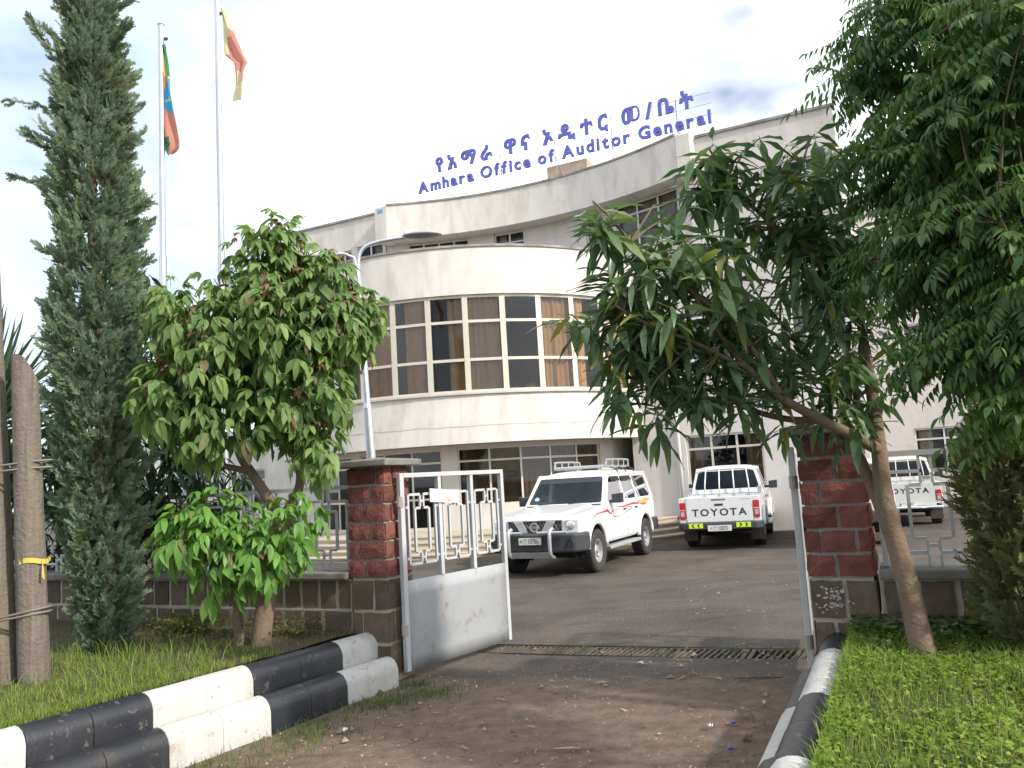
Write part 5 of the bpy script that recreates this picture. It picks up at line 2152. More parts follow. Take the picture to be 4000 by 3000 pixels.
        m.build('reversing_lens', M_LENS, tl)
    xx = bx1 - 0.0515
    if not old:
        m = MB()
        m.box((xx, 0.0, 1.075), (0.008, 0.30, 0.035))
        m.build('brake_light', M_STGREY, tg, bevel=0.003)
        m = MB()
        m.box((xx, 0.0, 0.965), (0.012, 0.18, 0.05))
        m.build('tailgate_handle', M_TRIM, tg, bevel=0.006)
        m = MB()
        m.box((xx, -0.56, 1.078), (0.006, 0.20, 0.018))
        m.build('badge', M_CHROME, tg, bevel=0.002)
    size = 0.20 if not old else 0.17
    x = 0.0
    lets = []
    for ch in 'TOYOTA':
        tm, a, b = text_mesh(ch, size * 1.05, 0.002, lambda q, r, s: (q, r, s), 0.004)
        lets.append((tm, a, b))
    tw = sum(b - a for _, a, b in lets) * 1.12 + 0.035 * 5
    x = tw / 2
    zc = 0.735 if not old else 0.86
    for tm, a, b in lets:
        o = MB()
        o.add([(xx - q[2] - 0.001, x - (q[0] - a) * 1.12, zc + q[1]) for q in tm.v], tm.f)
        o.build('letter', M_INK, tg, fix=False)
        x -= (b - a) * 1.12 + 0.035
    # rear bumper
    bm_ = M_CHROME if old else M_TRIM
    m = MB()
    if old:
        m.prism([(-2.62, 0.80), (-2.74, 0.80), (-2.74, 0.42), (-2.80, 0.30), (-2.80, -0.30), (-2.74, -0.42), (-2.74, -0.80), (-2.62, -0.80)], 0.46, 0.53,
                lambda a, b, h: (a, b, h))
    else:
        m.prism([(-2.35, 0.90), (-2.62, 0.90), (-2.78, 0.78), (-2.80, 0.3), (-2.80, -0.3), (-2.78, -0.78), (-2.62, -0.90), (-2.35, -0.90)], 0.44, 0.60,
                lambda a, b, h: (a, b, h))
    rb = m.build('rear_bumper', bm_, car, bevel=0.03, segs=3)
    if old:
        m = MB()
        m.box((-2.63, 0, 0.58), (0.05, 1.3, 0.08))
        m.build('rear_valance', P, car)
        licence(car, -2.665, 0.58, num, -1, 0.36, 0.10)
    else:
        for s in (-1, 1):
            m = MB()
            m.box((-2.797, s * 0.50, 0.535), (0.012, 0.30, 0.105), Matrix.Translation((0, 0, 0)))
            ch = m.build('chevron_sticker', M_YEL, rb)
            m = MB()
            for q in (-0.06, 0.06):
                y0 = s * 0.50 + q
                d = s * 0.035
                m.prism([(y0 - d, 0.575), (y0, 0.575), (y0 + d, 0.535), (y0, 0.495), (y0 - d, 0.495), (y0, 0.535)], -2.8045, -2.8035, lambda a, b, h: (h, a, b))
            m.build('chevron', M_INK, ch, fix=False)
        licence(car, -2.812, 0.475, num, -1, 0.50, 0.125)
    # headboard bars and side rails
    for y in (-0.52, -0.18, 0.16, 0.50):
        m = MB()
        m.tube([(bx0 - 0.06, y, 1.08), (bx0 - 0.04, y, 1.35), (-0.56, y * 0.92, zt + 0.005)], 0.016 if not old else 0.012, 6)
        m.build('window_bar', P, car, smooth=True)
    if not old:
        for s in (-1, 1):
            m = MB()
            for z in (1.15, 1.30):
                m.tube([(bx0 - 0.15, s * 0.80, z), (bx1 + 0.75, s * 0.80, z)], 0.014, 6)
            for q in range(5):
                xq = lerp(bx0 - 0.15, bx1 + 0.75, q / 4)
                m.tube([(xq, s * 0.80, 1.12), (xq, s * 0.80, 1.31)], 0.012, 6)
            m.build('bed_rail', M_RIM, car)
            y = s * (hw + 0.0022)
            ribbon(car, [(0.62, 1.15), (0.55, 0.95), (0.50, 0.75), (0.52, 0.55)], [0.05, 0.03, 0.02, 0.02], y, M_STRED)
            ribbon(car, [(1.0, 0.97), (0.7, 1.0), (0.35, 1.02)], [0.01, 0.03, 0.01], y + s * .0006, M_STRED)
            for q in range(4):
                ribbon(car, [(-0.66 - q * 0.16, 1.05), (-0.78 - q * 0.16, 1.0), (-0.9 - q * 0.16, 1.03)], [0.004, 0.014, 0.004], y, M_STGOLD)
            m = MB()
            m.hexa([(0.95, s * 0.72, 0.40), (-0.75, s * 0.72, 0.40), (-0.75, s * 0.98, 0.40), (0.95, s * 0.98, 0.40),
                    (0.95, s * 0.72, 0.44), (-0.75, s * 0.72, 0.44), (-0.75, s * 0.96, 0.45), (0.95, s * 0.96, 0.45)])
            m.build('side_step', M_RIM, car, bevel=0.012)
    for s in (-1, 1):
        for cx in (fa, ra):
            m = MB()
            pts = [(cx + 0.468 * math.cos(a), s * (hw + 0.02), 0.42 + 0.468 * math.sin(a)) for a in [math.pi * (0.03 + 0.94 * i / 16) for i in range(17)]]
            m.tube(pts, 0.040, 8)
            m.build('wheel_arch', P, car, smooth=True)
            m = MB()
            m.box((cx - 0.45, s * (hw - 0.13), 0.33), (0.02, 0.30, 0.36))
            m.build('mudflap', pm('dusty_rubber', (0.085, 0.070, 0.060), (0.06, 0.05, 0.045), rough=0.9), car)
            wheel(car, cx, s * (hw - 0.12), wr, 0.25, M_RIM, 0.21)
        m = MB()
        m.hexa([(1.00, s * 0.90, 1.18), (0.88, s * 0.90, 1.18), (0.88, s * 1.10, 1.18), (0.98, s * 1.10, 1.18),
                (1.00, s * 0.90, 1.36), (0.88, s * 0.90, 1.36), (0.88, s * 1.11, 1.38), (0.97, s * 1.11, 1.38)])
        m.tube([(0.94, s * 0.78, 1.21), (0.94, s * 0.95, 1.24)], 0.03, 8)
        m.build('mirror', M_TRIM, car, bevel=0.03, segs=3)
        for x in (0.26, -0.42):
            m = MB()
            m.box((x, s * (hw + 0.008), 1.03), (0.14, 0.02, 0.035))
            m.build('door_handle', M_TRIM, car, bevel=0.005)
        m = MB()
        m.box((2.40, s * 0.65, 0.92), (0.06, 0.30, 0.18))
        m.build('headlight', M_LENS, car, bevel=0.02)
        m = MB()
        for x0, z0, x1, z1 in ((1.12, 0.56, 1.12, 1.13), (0.15, 0.54, 0.15, 1.15), (-0.55, 0.80, -0.58, 1.14)):
            m.tube([(x0, s * (hw + 0.0005), z0), (x1, s * (hw + 0.0005), z1)], 0.004, 4)
        o = m.build('door_gaps', M_STGREY, body)
        o['kind'] = 'stuff'
    m = MB()
    m.box((2.42, 0, 0.66), (0.10, 1.66, 0.26))
    m.build('front_bumper', P, car, bevel=0.04, segs=2)
    m = MB()
    m.box((-0.1, 0, 0.46), (4.7, 1.1, 0.16))
    m.box((ra, 0, 0.37), (0.16, 1.3, 0.14))
    m.box((fa, 0, 0.37), (0.14, 1.3, 0.12))
    m.build('underbody', M_UNDER, car)
    for cx in (fa, ra):
        wheel_well(car, cx, 0.42, 0.452, hw - 0.02)
    if not old:
        m = MB()
        m.tube([(0.55, 0.3, zt + 0.05), (0.50, 0.33, zt + 0.33)], 0.004, 4)
        m.build('aerial', M_INK, car)
    return car


suv('estate_car', (1.146, 15.45, 0), Vector((-0.437, -0.90, 0)), 'white four-wheel-drive estate with silver roof rack and red side stripes', '10786')
pickup('pickup_truck', (4.80, 18.65, 0), Vector((0.34, 0.94, 0)), 'clean white pickup with black TOYOTA lettering and yellow chevrons on its bumper', '10870')
pickup('pickup_truck', (10.0, 21.3, 0), Vector((0.40, 0.917, 0)), 'old off-white pickup with chrome bumper behind the right fence', '4687', old=True, scale=0.90)
suv('estate_car', (6.84, 17.35, 0), Vector((0.30, 0.95, 0)), 'plain white estate car half hidden behind the shaded red pillar', '', fancy=False, scale=0.88)
# ------------------------------------------------------------------ vegetation
NR = np.random.RandomState(17)


def np_mesh(name, V, F, mat, parent=None, smooth=False):
    """V (n,3) float array, F (m,3|4) int array -> one mesh object"""
    me = bpy.data.meshes.new(name)
    k = F.shape[1]
    me.vertices.add(len(V))
    me.vertices.foreach_set('co', V.astype(np.float32).ravel())
    me.loops.add(F.size)
    me.loops.foreach_set('vertex_index', F.astype(np.int32).ravel())
    me.polygons.add(len(F))
    me.polygons.foreach_set('loop_start', np.arange(0, F.size, k, dtype=np.int32))
    me.materials.append(mat)
    me.update(calc_edges=True)
    me.validate()
    if smooth:
        me.polygons.foreach_set('use_smooth', [True] * len(me.polygons))
    return link(name, me, parent)


def blade(L, W, seg, droop, fold, tip=1.0, wave=0.0, base=0.0):
    """leaf lamina along +x: folded on the midrib, drooping; returns verts, quads (two per segment)"""
    v, f = [], []
    for i in range(seg + 1):
        t = i / seg
        x = L * (base + (1 - base) * t)
        w = W * (math.sin(math.pi * min(1, t ** 0.75 * 0.98 + 0.02)) ** 0.8) if 0 < i < seg else W * (0.10 if i == 0 else 0.02)
        z = -droop * L * t * t
        wz = wave * W * math.sin(i * 2.4)
        v += [(x, w, z + fold * w + wz), (x, 0, z), (x, -w, z + fold * w - wz)]
    for i in range(seg):
        a = i * 3
        f += [(a, a + 3, a + 4, a + 1), (a + 1, a + 4, a + 5, a + 2)]
    return np.array(v), np.array(f)


def xf(v, M):
    M = np.array(M)
    return v @ M[:3, :3].T + M[:3, 3]


def merge(parts):
    V, F, o = [], [], 0
    for v, f in parts:
        V.append(v)
        F.append(f + o)
        o += len(v)
    return np.concatenate(V), np.concatenate(F)


def palmate_leaf(rng):
    """five drooping leaflets at the end of a stalk"""
    parts = []
    st = rng.uniform(0.09, 0.15)
    parts.append((np.array([(0, .0022, 0), (0, -.0022, 0), (st, -.0018, -0.01), (st, .0018, -0.01)]), np.array([(0, 1, 2, 3)])))
    for k, yaw in enumerate((-88, -45, 0, 45, 88)):
        L = (0.115, 0.155, 0.175, 0.155, 0.115)[k] * rng.uniform(0.75, 1.15)
        v, f = blade(L, L * rng.uniform(0.15, 0.20), 4, rng.uniform(0.1, 0.4), 0.35, wave=0.16, base=0.06)
        M = Matrix.Translation((st, 0, -0.01)) @ Matrix.Rotation(R(yaw + rng.uniform(-8, 8)), 4, 'Z') @ Matrix.Rotation(R(rng.uniform(26, 58)), 4, 'Y')
        parts.append((xf(v, M), f))
    return merge(parts)


def mango_leaf(rng):
    L = rng.uniform(0.17, 0.25)
    st = 0.025
    v, f = blade(L, L * rng.uniform(0.085, 0.115), 5, rng.uniform(0.12, 0.35), 0.35, wave=0.22)
    v = v + np.array([st, 0, 0])
    p = (np.array([(0, .002, 0), (0, -.002, 0), (st + .004, -.002, 0), (st + .004, .002, 0)]), np.array([(0, 1, 2, 3)]))
    return merge([p, (v, f)])


def lilac_frond(rng):
    """pinnate leaf of pointed, drooping leaflets"""
    parts = []
    n = rng.choice((7, 8, 9))
    L = rng.uniform(0.22, 0.34)
    arc = lambda t: -0.22 * L * t * t
    rs = []
    for i in range(6):
        t = i / 5
        rs += [(L * t, .002, arc(t)), (L * t, -.002, arc(t))]
    parts.append((np.array(rs), np.array([(2 * i, 2 * i + 2, 2 * i + 3, 2 * i + 1) for i in range(5)])))
    for i in range(n):
        t = 0.22 + 0.74 * i / (n - 1)
        for s in (-1, 1):
            l = lerp(0.084, 0.050, t) * rng.uniform(0.85, 1.15)
            v, f = blade(l, l * rng.uniform(0.12, 0.17), 3, 0.3, 0.4)
            M = Matrix.Translation((L * t, 0, arc(t))) @ Matrix.Rotation(R(s * rng.uniform(48, 66)), 4, 'Z') @ Matrix.Rotation(R(rng.uniform(18, 50)), 4, 'Y')
            parts.append((xf(v, M), f))
    v, f = blade(0.07, 0.017, 3, 0.3, 0.3)
    parts.append((xf(v, Matrix.Translation((L, 0, arc(1))) @ Matrix.Rotation(R(28), 4, 'Y')), f))
    return merge(parts)


def cypress_spray(rng):
    """feathery flat-ish plume, about 20 cm"""
    parts = []
    L = rng.uniform(0.12, 0.19)
    n = 12
    for i in range(n):
        t = (i + 0.5) / n
        for s in (-1, 1):
            l = 0.056 * (1 - 0.6 * t) * rng.uniform(0.7, 1.3)
            w = 0.0075
            a = R(s * rng.uniform(25, 50))
            b = rng.uniform(-0.5, 0.5)
            d = np.array((math.cos(a), math.sin(a), b * 0.6))
            q = np.array((-d[1], d[0], 0.0)) * w
            p = np.array((L * t, 0, 0.02 * math.sin(t * 3)))
            tip = p + d * l
            parts.append((np.array([p - q, p + q, tip + q * 0.35, tip - q * 0.35]), np.array([(0, 1, 2, 3)])))
    return merge(parts)


def orient(p, yaw, pitch, roll, s=1.0):
    return (Matrix.Translation(p) @ Matrix.Rotation(yaw, 4, 'Z') @ Matrix.Rotation(pitch, 4, 'Y') @ Matrix.Rotation(roll, 4, 'X') @ Matrix.Scale(s, 4))


def scatter(parent, variants, mats_list, mat, n_obj, name='leaf', stuff='foliage'):
    """mats_list: (variant, Matrix). The n_obj leaves nearest the camera become objects of their own, the rest one mesh"""
    mats_list = sorted(mats_list, key=lambda q: (q[1].translation - CAM).length)
    meshes = []
    if n_obj:
        for v, f in variants:
            me = bpy.data.meshes.new(name)
            me.from_pydata(v.tolist(), [], f.tolist())
            me.materials.append(mat)
            me.polygons.foreach_set('use_smooth', [True] * len(me.polygons))
            me.update()
            meshes.append(me)
        inv = wmat(parent).inverted()
        for k, M in mats_list[:n_obj]:
            o = bpy.data.objects.new(name, meshes[k])
            COL.objects.link(o)
            o.parent = parent
            o.matrix_parent_inverse = inv
            o.matrix_basis = M
    rest = mats_list[n_obj:]
    if rest:
        V, F = merge([(xf(variants[k][0], M), variants[k][1]) for k, M in rest])
        o = np_mesh(stuff, V, F, mat, parent, smooth=True)
        o['kind'] = 'stuff'


def limb(mb, pts, r0, r1, n=9, jit=0.0):
    c = catmull(pts, 5)
    k = len(c)
    mb.tube(c, [lerp(r0, r1, i / (k - 1)) for i in range(k)], n)
    return c


def in_blob(rng, c, r, shell_bias=0.55):
    while True:
        p = Vector((rng.uniform(-1, 1), rng.uniform(-1, 1), rng.uniform(-1, 1)))
        l = p.length
        if 0.05 < l <= 1 and (l > shell_bias or rng.random() < 0.35):
            return Vector((c[0] + p.x * r[0], c[1] + p.y * r[1], c[2] + p.z * r[2])), p.normalized()


def nearest_on(limbs, p):
    best = None
    for c in limbs:
        for q in c:
            d = (q - p).length + max(0, q.z - p.z) * 0.6
            if best is None or d < best[0]:
                best = (d, q)
    return best[1]


M_BARK = pm('bark_brown', (0.20, 0.145, 0.10), (0.13, 0.095, 0.07), scale=9, rough=0.95, bump=0.7, bscale=35, stretch=(1, 1, 0.35))
M_BARKD = pm('bark_dark', (0.105, 0.080, 0.058), (0.065, 0.050, 0.038), scale=9, rough=0.95, bump=0.7, bscale=35)
M_TWIG = pm('green_twig', (0.16, 0.13, 0.06), (0.11, 0.10, 0.045), rough=0.85)
M_PALM = leaf_mat('palmate_leaf_green', (0.100, 0.185, 0.050), (0.215, 0.320, 0.100), (0.190, 0.120, 0.085), rough=0.5, trans=0.40, patch=((0.070, 0.140, 0.055), 3.5, 0.5))
M_PALMY = leaf_mat('young_leaf_green', (0.090, 0.210, 0.035), (0.150, 0.300, 0.060), (0.16, 0.11, 0.07), rough=0.45, trans=0.32)
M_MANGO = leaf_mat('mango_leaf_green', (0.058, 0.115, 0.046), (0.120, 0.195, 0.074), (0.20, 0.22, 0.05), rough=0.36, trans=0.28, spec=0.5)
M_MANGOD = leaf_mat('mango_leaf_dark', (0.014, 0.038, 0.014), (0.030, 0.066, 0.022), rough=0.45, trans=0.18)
M_LILAC = leaf_mat('lilac_leaf_green', (0.045, 0.100, 0.026), (0.090, 0.170, 0.045), (0.15, 0.22, 0.05), rough=0.5, trans=0.40)
M_CYP = leaf_mat('cypress_green', (0.125, 0.185, 0.120), (0.225, 0.300, 0.185), (0.22, 0.20, 0.11), rough=0.7, trans=0.38, spec=0.15, patch=((0.14, 0.155, 0.075), 2.2, 0.52))
M_CYPY = leaf_mat('juniper_green', (0.110, 0.140, 0.055), (0.210, 0.230, 0.095), (0.18, 0.14, 0.07), rough=0.7, trans=0.3, spec=0.2)


def tree_root(name, base, label, cat='tree'):
    return empty(name, base, label, cat)


def rosette_tree(root, blobs, count, variants, mat, limbs, per, n_obj, rng, pitch=(5, 40), size=(0.85, 1.15), twig=0.5, tw_r=0.006,
                 upright=0.0, parent_wood=None, shell_bias=0.55, star=False, tips=None, grow=1.0, extra=()):
    """clusters of leaves round twig tips inside blobs; twigs join the clusters to the limbs"""
    wts = [b[2] for b in blobs]
    tw = MB()
    out = []
    for it in range(count + len(extra)):
        if it >= count:
            p = Vector(extra[it - count])
        else:
            c, r, _w = rng.choices(blobs, wts)[0]
            p, d = in_blob(rng, c, r, shell_bias)
        if rng.random() < twig:
            q = nearest_on(limbs, p)
            if (q - p).length < 1.4:
                mid = q.lerp(p, 0.55) + Vector((rng.uniform(-.05, .05), rng.uniform(-.05, .05), rng.uniform(-0.02, 0.10)))
                tw.tube([q, mid, p], [tw_r * 1.8, tw_r * 1.2, tw_r * 0.7], 5, cap=False)
        a0 = rng.uniform(0, 6.28)
        n = rng.randint(*per)
        if star:
            for k in range(n):
                f = k / max(1, n - 1)
                yaw = a0 + k * 2.4 + rng.uniform(-0.25, 0.25)
                pit = R(lerp(-28, 38, f) + rng.uniform(-10, 10))
                out.append((rng.randrange(len(variants)), orient(p + Vector((0, 0, 0.05 - 0.16 * f)), yaw, pit, R(rng.uniform(-18, 18)), grow * lerp(0.72, 1.08, f) * rng.uniform(0.85, 1.1))))
            if tips is not None and rng.random() < 0.4:
                for k in range(4):
                    tips.append((rng.randrange(len(variants)), orient(p + Vector((0, 0, 0.09)), a0 + k * 1.6, R(rng.uniform(-35, 15)), 0, rng.uniform(0.38, 0.58))))
            continue
        for k in range(n):
            yaw = a0 + k * 2.4 + rng.uniform(-0.3, 0.3)
            pit = R(rng.uniform(*pitch))
            off = Vector((0, 0, -0.012 * k + 0.02))
            out.append((rng.randrange(len(variants)), orient(p + off, yaw, pit, R(rng.uniform(-25, 25)), rng.uniform(*size))))
    if tw.v:
        o = tw.build('twigs', M_TWIG, root, smooth=True, fix=False)
        o['kind'] = 'stuff'
    scatter(root, variants, out, mat, n_obj)


def DP(px, py, yy):
    """a point the calibrated camera sees at disp pixel (px,py), yy metres ahead: used to read real positions"""
    v = Vector(((px - 1106) / 1750, -(py - 829.5) / 1750, -1))
    d = cam.matrix_world.to_3x3() @ v
    return CAM + d * (yy / d.y)


# ---- left tree with hand-shaped leaves, two trunks
rng = random.Random(101)
LT = Vector((-2.16, 6.72, 0.38))
root = tree_root('broadleaf_tree', LT, 'young tree with hand-shaped drooping leaves in front of the left wall')
tr = MB()
limbs = []
limbs.append(limb(tr, [LT + Vector((0, 0, -0.1)), LT + Vector((0.05, 0.02, 0.3)), LT + Vector((0.14, 0.05, 0.75)), LT + Vector((0.18, 0.06, 1.02))], 0.085, 0.06))
f0 = LT + Vector((0.18, 0.06, 1.0))
limbs.append(limb(tr, [f0, f0 + Vector((-0.10, 0.0, 0.20)), f0 + Vector((-0.24, 0.02, 0.42)), f0 + Vector((-0.34, 0, 0.62)), f0 + Vector((-0.36, 0.05, 1.1)), f0 + Vector((-0.25, 0, 1.7))], 0.055, 0.015))
limbs.append(limb(tr, [f0, f0 + Vector((0.10, 0.02, 0.15)), f0 + Vector((0.16, 0.05, 0.35)), f0 + Vector((0.12, 0.0, 0.75)), f0 + Vector((0.15, 0, 1.4)), f0 + Vector((0.05, 0.05, 2.1))], 0.05, 0.014))
limbs.append(limb(tr, [f0 + Vector((0.16, 0.05, 0.35)), f0 + Vector((0.38, 0.0, 0.55)), f0 + Vector((0.5, -0.05, 0.95))], 0.025, 0.01))
limbs.append(limb(tr, [f0 + Vector((-0.24, 0.02, 0.42)), f0 + Vector((-0.6, -0.05, 0.55)), f0 + Vector((-0.95, -0.05, 0.85))], 0.03, 0.01))
limbs.append(limb(tr, [f0 + Vector((-0.36, 0.05, 1.1)), f0 + Vector((-0.7, -0.05, 1.4)), f0 + Vector((-0.9, -0.05, 1.55))], 0.022, 0.009))
limbs.append(limb(tr, [f0 + Vector((0.12, 0, 0.75)), f0 + Vector((0.45, -0.1, 1.25)), f0 + Vector((0.6, -0.1, 1.6))], 0.022, 0.009))
tr.build('trunk', M_BARK, root, smooth=True)
tr = MB()
l2 = [limb(tr, [LT + Vector((-0.17, 0.05, -0.1)), LT + Vector((-0.18, 0.04, 0.25)), LT + Vector((-0.20, 0, 0.5)), LT + Vector((-0.32, -0.08, 0.75))], 0.045, 0.025, 8)]
l2.append(limb(tr, [LT + Vector((-0.32, -0.08, 0.74)), LT + Vector((-0.5, -0.15, 0.85)), DP(430, 1120, 6.42)], 0.018, 0.008, 6))
l2.append(limb(tr, [LT + Vector((-0.30, -0.06, 0.70)), LT + Vector((-0.15, -0.2, 0.80)), DP(610, 1100, 6.42)], 0.018, 0.008, 6))
tr.build('trunk', M_BARK, root, smooth=True)
pv = [palmate_leaf(rng) for _ in range(14)]
lx, ly = LT.x, LT.y
def pblob(px, py, yy, rx, ry, rd, w):
    s = yy / 1750
    c = DP(px, py, yy)
    return ((c.x, c.y, c.z), (rx * s, rd, ry * s), w)


yl = 6.72
blobs = [pblob(600, 700, yl, 135, 125, 0.5, 4.0), pblob(605, 560, yl, 60, 60, 0.3, 1.0), pblob(545, 610, yl, 60, 50, 0.3, 0.8), pblob(680, 605, yl, 60, 55, 0.3, 0.9),
         pblob(745, 680, yl, 45, 45, 0.3, 0.7), pblob(670, 850, yl - .1, 60, 80, 0.35, 1.2), pblob(490, 760, yl, 95, 105, 0.45, 2.1), pblob(405, 705, yl, 50, 50, 0.35, 0.9),
         pblob(385, 850, yl, 50, 70, 0.35, 0.9), pblob(560, 850, yl - .1, 100, 60, 0.4, 1.4), pblob(455, 885, yl - .05, 65, 50, 0.35, 0.7), pblob(690, 940, yl - .1, 40, 30, 0.25, 0.4),
         pblob(610, 490, yl, 25, 18, 0.12, 0.2), pblob(525, 535, yl, 20, 20, 0.1, 0.16), pblob(685, 530, yl, 20, 15, 0.1, 0.14), pblob(790, 650, yl, 15, 18, 0.1, 0.14),
         pblob(470, 610, yl, 25, 18, 0.1, 0.14), pblob(370, 640, yl, 20, 15, 0.1, 0.14)]
tips = []
rosette_tree(root, blobs, 190, pv, M_PALM, limbs, (7, 9), 225, rng, shell_bias=0.55, star=True, tips=tips, grow=1.18)
scatter(root, pv, tips, leaf_mat('reddish_young_leaf', (0.16, 0.085, 0.055), (0.22, 0.145, 0.080), rough=0.5, trans=0.35), 0, stuff='young_foliage')
blobs = [pblob(440, 1110, yl - .3, 85, 45, 0.25, 1.6), pblob(540, 1150, yl - .3, 100, 55, 0.25, 2.0), pblob(620, 1085, yl - .3, 60, 40, 0.2, 1.0), pblob(400, 1170, yl - .3, 50, 45, 0.2, 0.9),
         pblob(500, 1215, yl - .3, 70, 25, 0.2, 0.7)]
rosette_tree(root, blobs, 34, pv, M_PALMY, l2, (6, 8), 75, rng, star=True, grow=1.1)

# ---- dark mango tree behind it on the left
rng = random.Random(202)
DT = Vector((-4.05, 8.05, 0.40))
root = tree_root('mango_tree', DT, 'dark shaded mango tree between the conifer and the young tree')
tr = MB()
limbs = [limb(tr, [DT + Vector((0, 0, -0.1)), DT + Vector((0.02, 0, 0.6)), DT + Vector((0.0, 0, 1.2)), DT + Vector((0.05, 0, 2.0)), DT + Vector((0.1, 0, 3.2))], 0.07, 0.02)]
limbs.append(limb(tr, [DT + Vector((0.0, 0, 0.9)), DT + Vector((0.3, 0.1, 1.5)), DT + Vector((0.8, 0.2, 2.0))], 0.035, 0.012))
limbs.append(limb(tr, [DT + Vector((0.02, 0, 1.3)), DT + Vector((-0.3, 0.1, 1.9)), DT + Vector((-0.6, 0.1, 2.8))], 0.035, 0.012))
tr.build('trunk', M_BARK, root, smooth=True)
mv = [mango_leaf(rng) for _ in range(6)]
dx, dy = DT.x, DT.y
blobs = [((dx + 0.1, dy + 0.2, 2.4), (0.9, 0.6, 0.8), 3), ((dx + 0.2, dy + 0.1, 3.2), (0.6, 0.5, 0.6), 2), ((dx + 0.7, dy + 0.3, 1.75), (0.7, 0.5, 0.55), 2.0),
         ((dx - 0.7, dy + 0.2, 2.0), (0.6, 0.5, 0.8), 1.6), ((dx + 0.1, dy + 0.3, 1.35), (0.7, 0.4, 0.4), 1.0), ((dx + 0.45, dy, 3.75), (0.25, 0.25, 0.2), 0.3)]
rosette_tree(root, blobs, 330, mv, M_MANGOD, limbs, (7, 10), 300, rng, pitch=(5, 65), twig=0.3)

# ---- right mango tree, leaning trunk
rng = random.Random(303)
RT = Vector((2.20, 4.72, 0.45))
root = tree_root('mango_tree', RT, 'mango tree with leaning forked trunk on the right lawn')

tr = MB()
y0 = 4.72
main = [DP(2003, 1440, y0), DP(1985, 1370, y0), DP(1955, 1240, y0 + 0.02), DP(1912, 1085, y0 + 0.04), DP(1900, 980, y0 + 0.05), DP(1888, 880, y0 + 0.10), DP(1870, 760, y0 + 0.12),
        DP(1850, 640, y0 + 0.2), DP(1830, 480, y0 + 0.25)]
limbs = [limb(tr, main, 0.075, 0.014, 12)]
limbs.append(limb(tr, [DP(1925, 1150, y0 + .03), DP(1898, 1080, y0 + 0.10), DP(1862, 1000, y0 + 0.16), DP(1842, 940, y0 + 0.25), DP(1850, 850, y0 + 0.4), DP(1820, 740, y0 + 0.5)], 0.048, 0.014, 10))
limbs.append(limb(tr, [DP(1898, 972, y0 + .05), DP(1850, 945, y0 - 0.05), DP(1770, 905, y0 - 0.12), DP(1690, 860, y0 - 0.2), DP(1620, 800, y0 - 0.25), DP(1560, 730, y0 - 0.3), DP(1500, 640, y0 - 0.35)], 0.038, 0.010, 10))
limbs.append(limb(tr, [DP(1780, 908, y0 - .1), DP(1700, 905, y0 + 0.05), DP(1610, 880, y0 + 0.12), DP(1500, 820, y0 + 0.2), DP(1400, 790, y0 + 0.2), DP(1300, 780, y0 + 0.2)], 0.022, 0.007, 8))
limbs.append(limb(tr, [DP(1860, 700, y0 + .15), DP(1790, 640, y0 + 0.1), DP(1720, 560, y0 + 0.05), DP(1660, 480, y0), DP(1600, 420, y0), DP(1560, 360, y0)], 0.022, 0.007, 8))
limbs.append(limb(tr, [DP(1690, 860, y0 - .2), DP(1600, 720, y0 - 0.3), DP(1480, 620, y0 - 0.35), DP(1380, 540, y0 - 0.35), DP(1310, 460, y0 - 0.35)], 0.018, 0.006, 8))
limbs.append(limb(tr, [DP(1620, 800, y0 - .25), DP(1500, 740, y0 - 0.4), DP(1400, 700, y0 - 0.45), DP(1330, 660, y0 - 0.45)], 0.015, 0.006, 8))
limbs.append(limb(tr, [DP(1845, 940, y0 + .25), DP(1790, 830, y0 + .35), DP(1720, 740, y0 + .4), DP(1640, 640, y0 + .4)], 0.022, 0.008, 8))
tr.build('trunk', M_BARK, root, smooth=True)
mv = [mango_leaf(rng) for _ in range(16)]


yb = y0 - 0.05
sprigs = [DP(px, py, yb - 0.2 + 0.1 * math.sin(px)) for px, py in (
    (1300, 455), (1318, 495), (1340, 535), (1265, 690), (1290, 705), (1325, 620), (1310, 780), (1335, 840), (1380, 880), (1420, 900),
    (1500, 345), (1540, 312), (1590, 330), (1640, 300), (1700, 312), (1760, 290), (1440, 470), (1480, 430), (1420, 520), (1500, 860), (1600, 870))]
blobs = [pblob(1480, 640, yb - 0.25, 170, 150, 0.35, 3.2), pblob(1365, 600, yb - 0.3, 60, 120, 0.22, 1.0), pblob(1390, 755, yb - 0.1, 70, 85, 0.3, 1.1),
         pblob(1540, 760, yb - 0.1, 180, 100, 0.4, 1.5), pblob(1640, 450, yb, 150, 110, 0.35, 2.6), pblob(1530, 390, yb, 60, 60, 0.2, 0.5),
         pblob(1790, 500, yb + 0.15, 110, 160, 0.4, 2.2), pblob(1700, 640, yb + 0.15, 150, 110, 0.5, 2.2), pblob(1800, 780, yb + 0.2, 130, 120, 0.45, 1.8),
         pblob(1880, 640, yb + 0.3, 120, 250, 0.4, 1.6), pblob(1440, 825, yb, 70, 30, 0.2, 0.4), pblob(1600, 825, yb, 120, 40, 0.3, 0.6),
         pblob(1310, 480, yb - 0.3, 25, 25, 0.1, 0.15), pblob(1250, 690, yb + 0.1, 28, 20, 0.08, 0.14), pblob(1760, 880, yb + 0.1, 120, 50, 0.3, 0.7),
         pblob(1800, 340, yb + 0.2, 70, 60, 0.3, 0.7)]
rosette_tree(root, blobs, 235, mv, M_MANGO, limbs, (7, 11), 300, rng, extra=sprigs, pitch=(-18, 62), size=(0.75, 1.15), twig=0.6, tw_r=0.005)

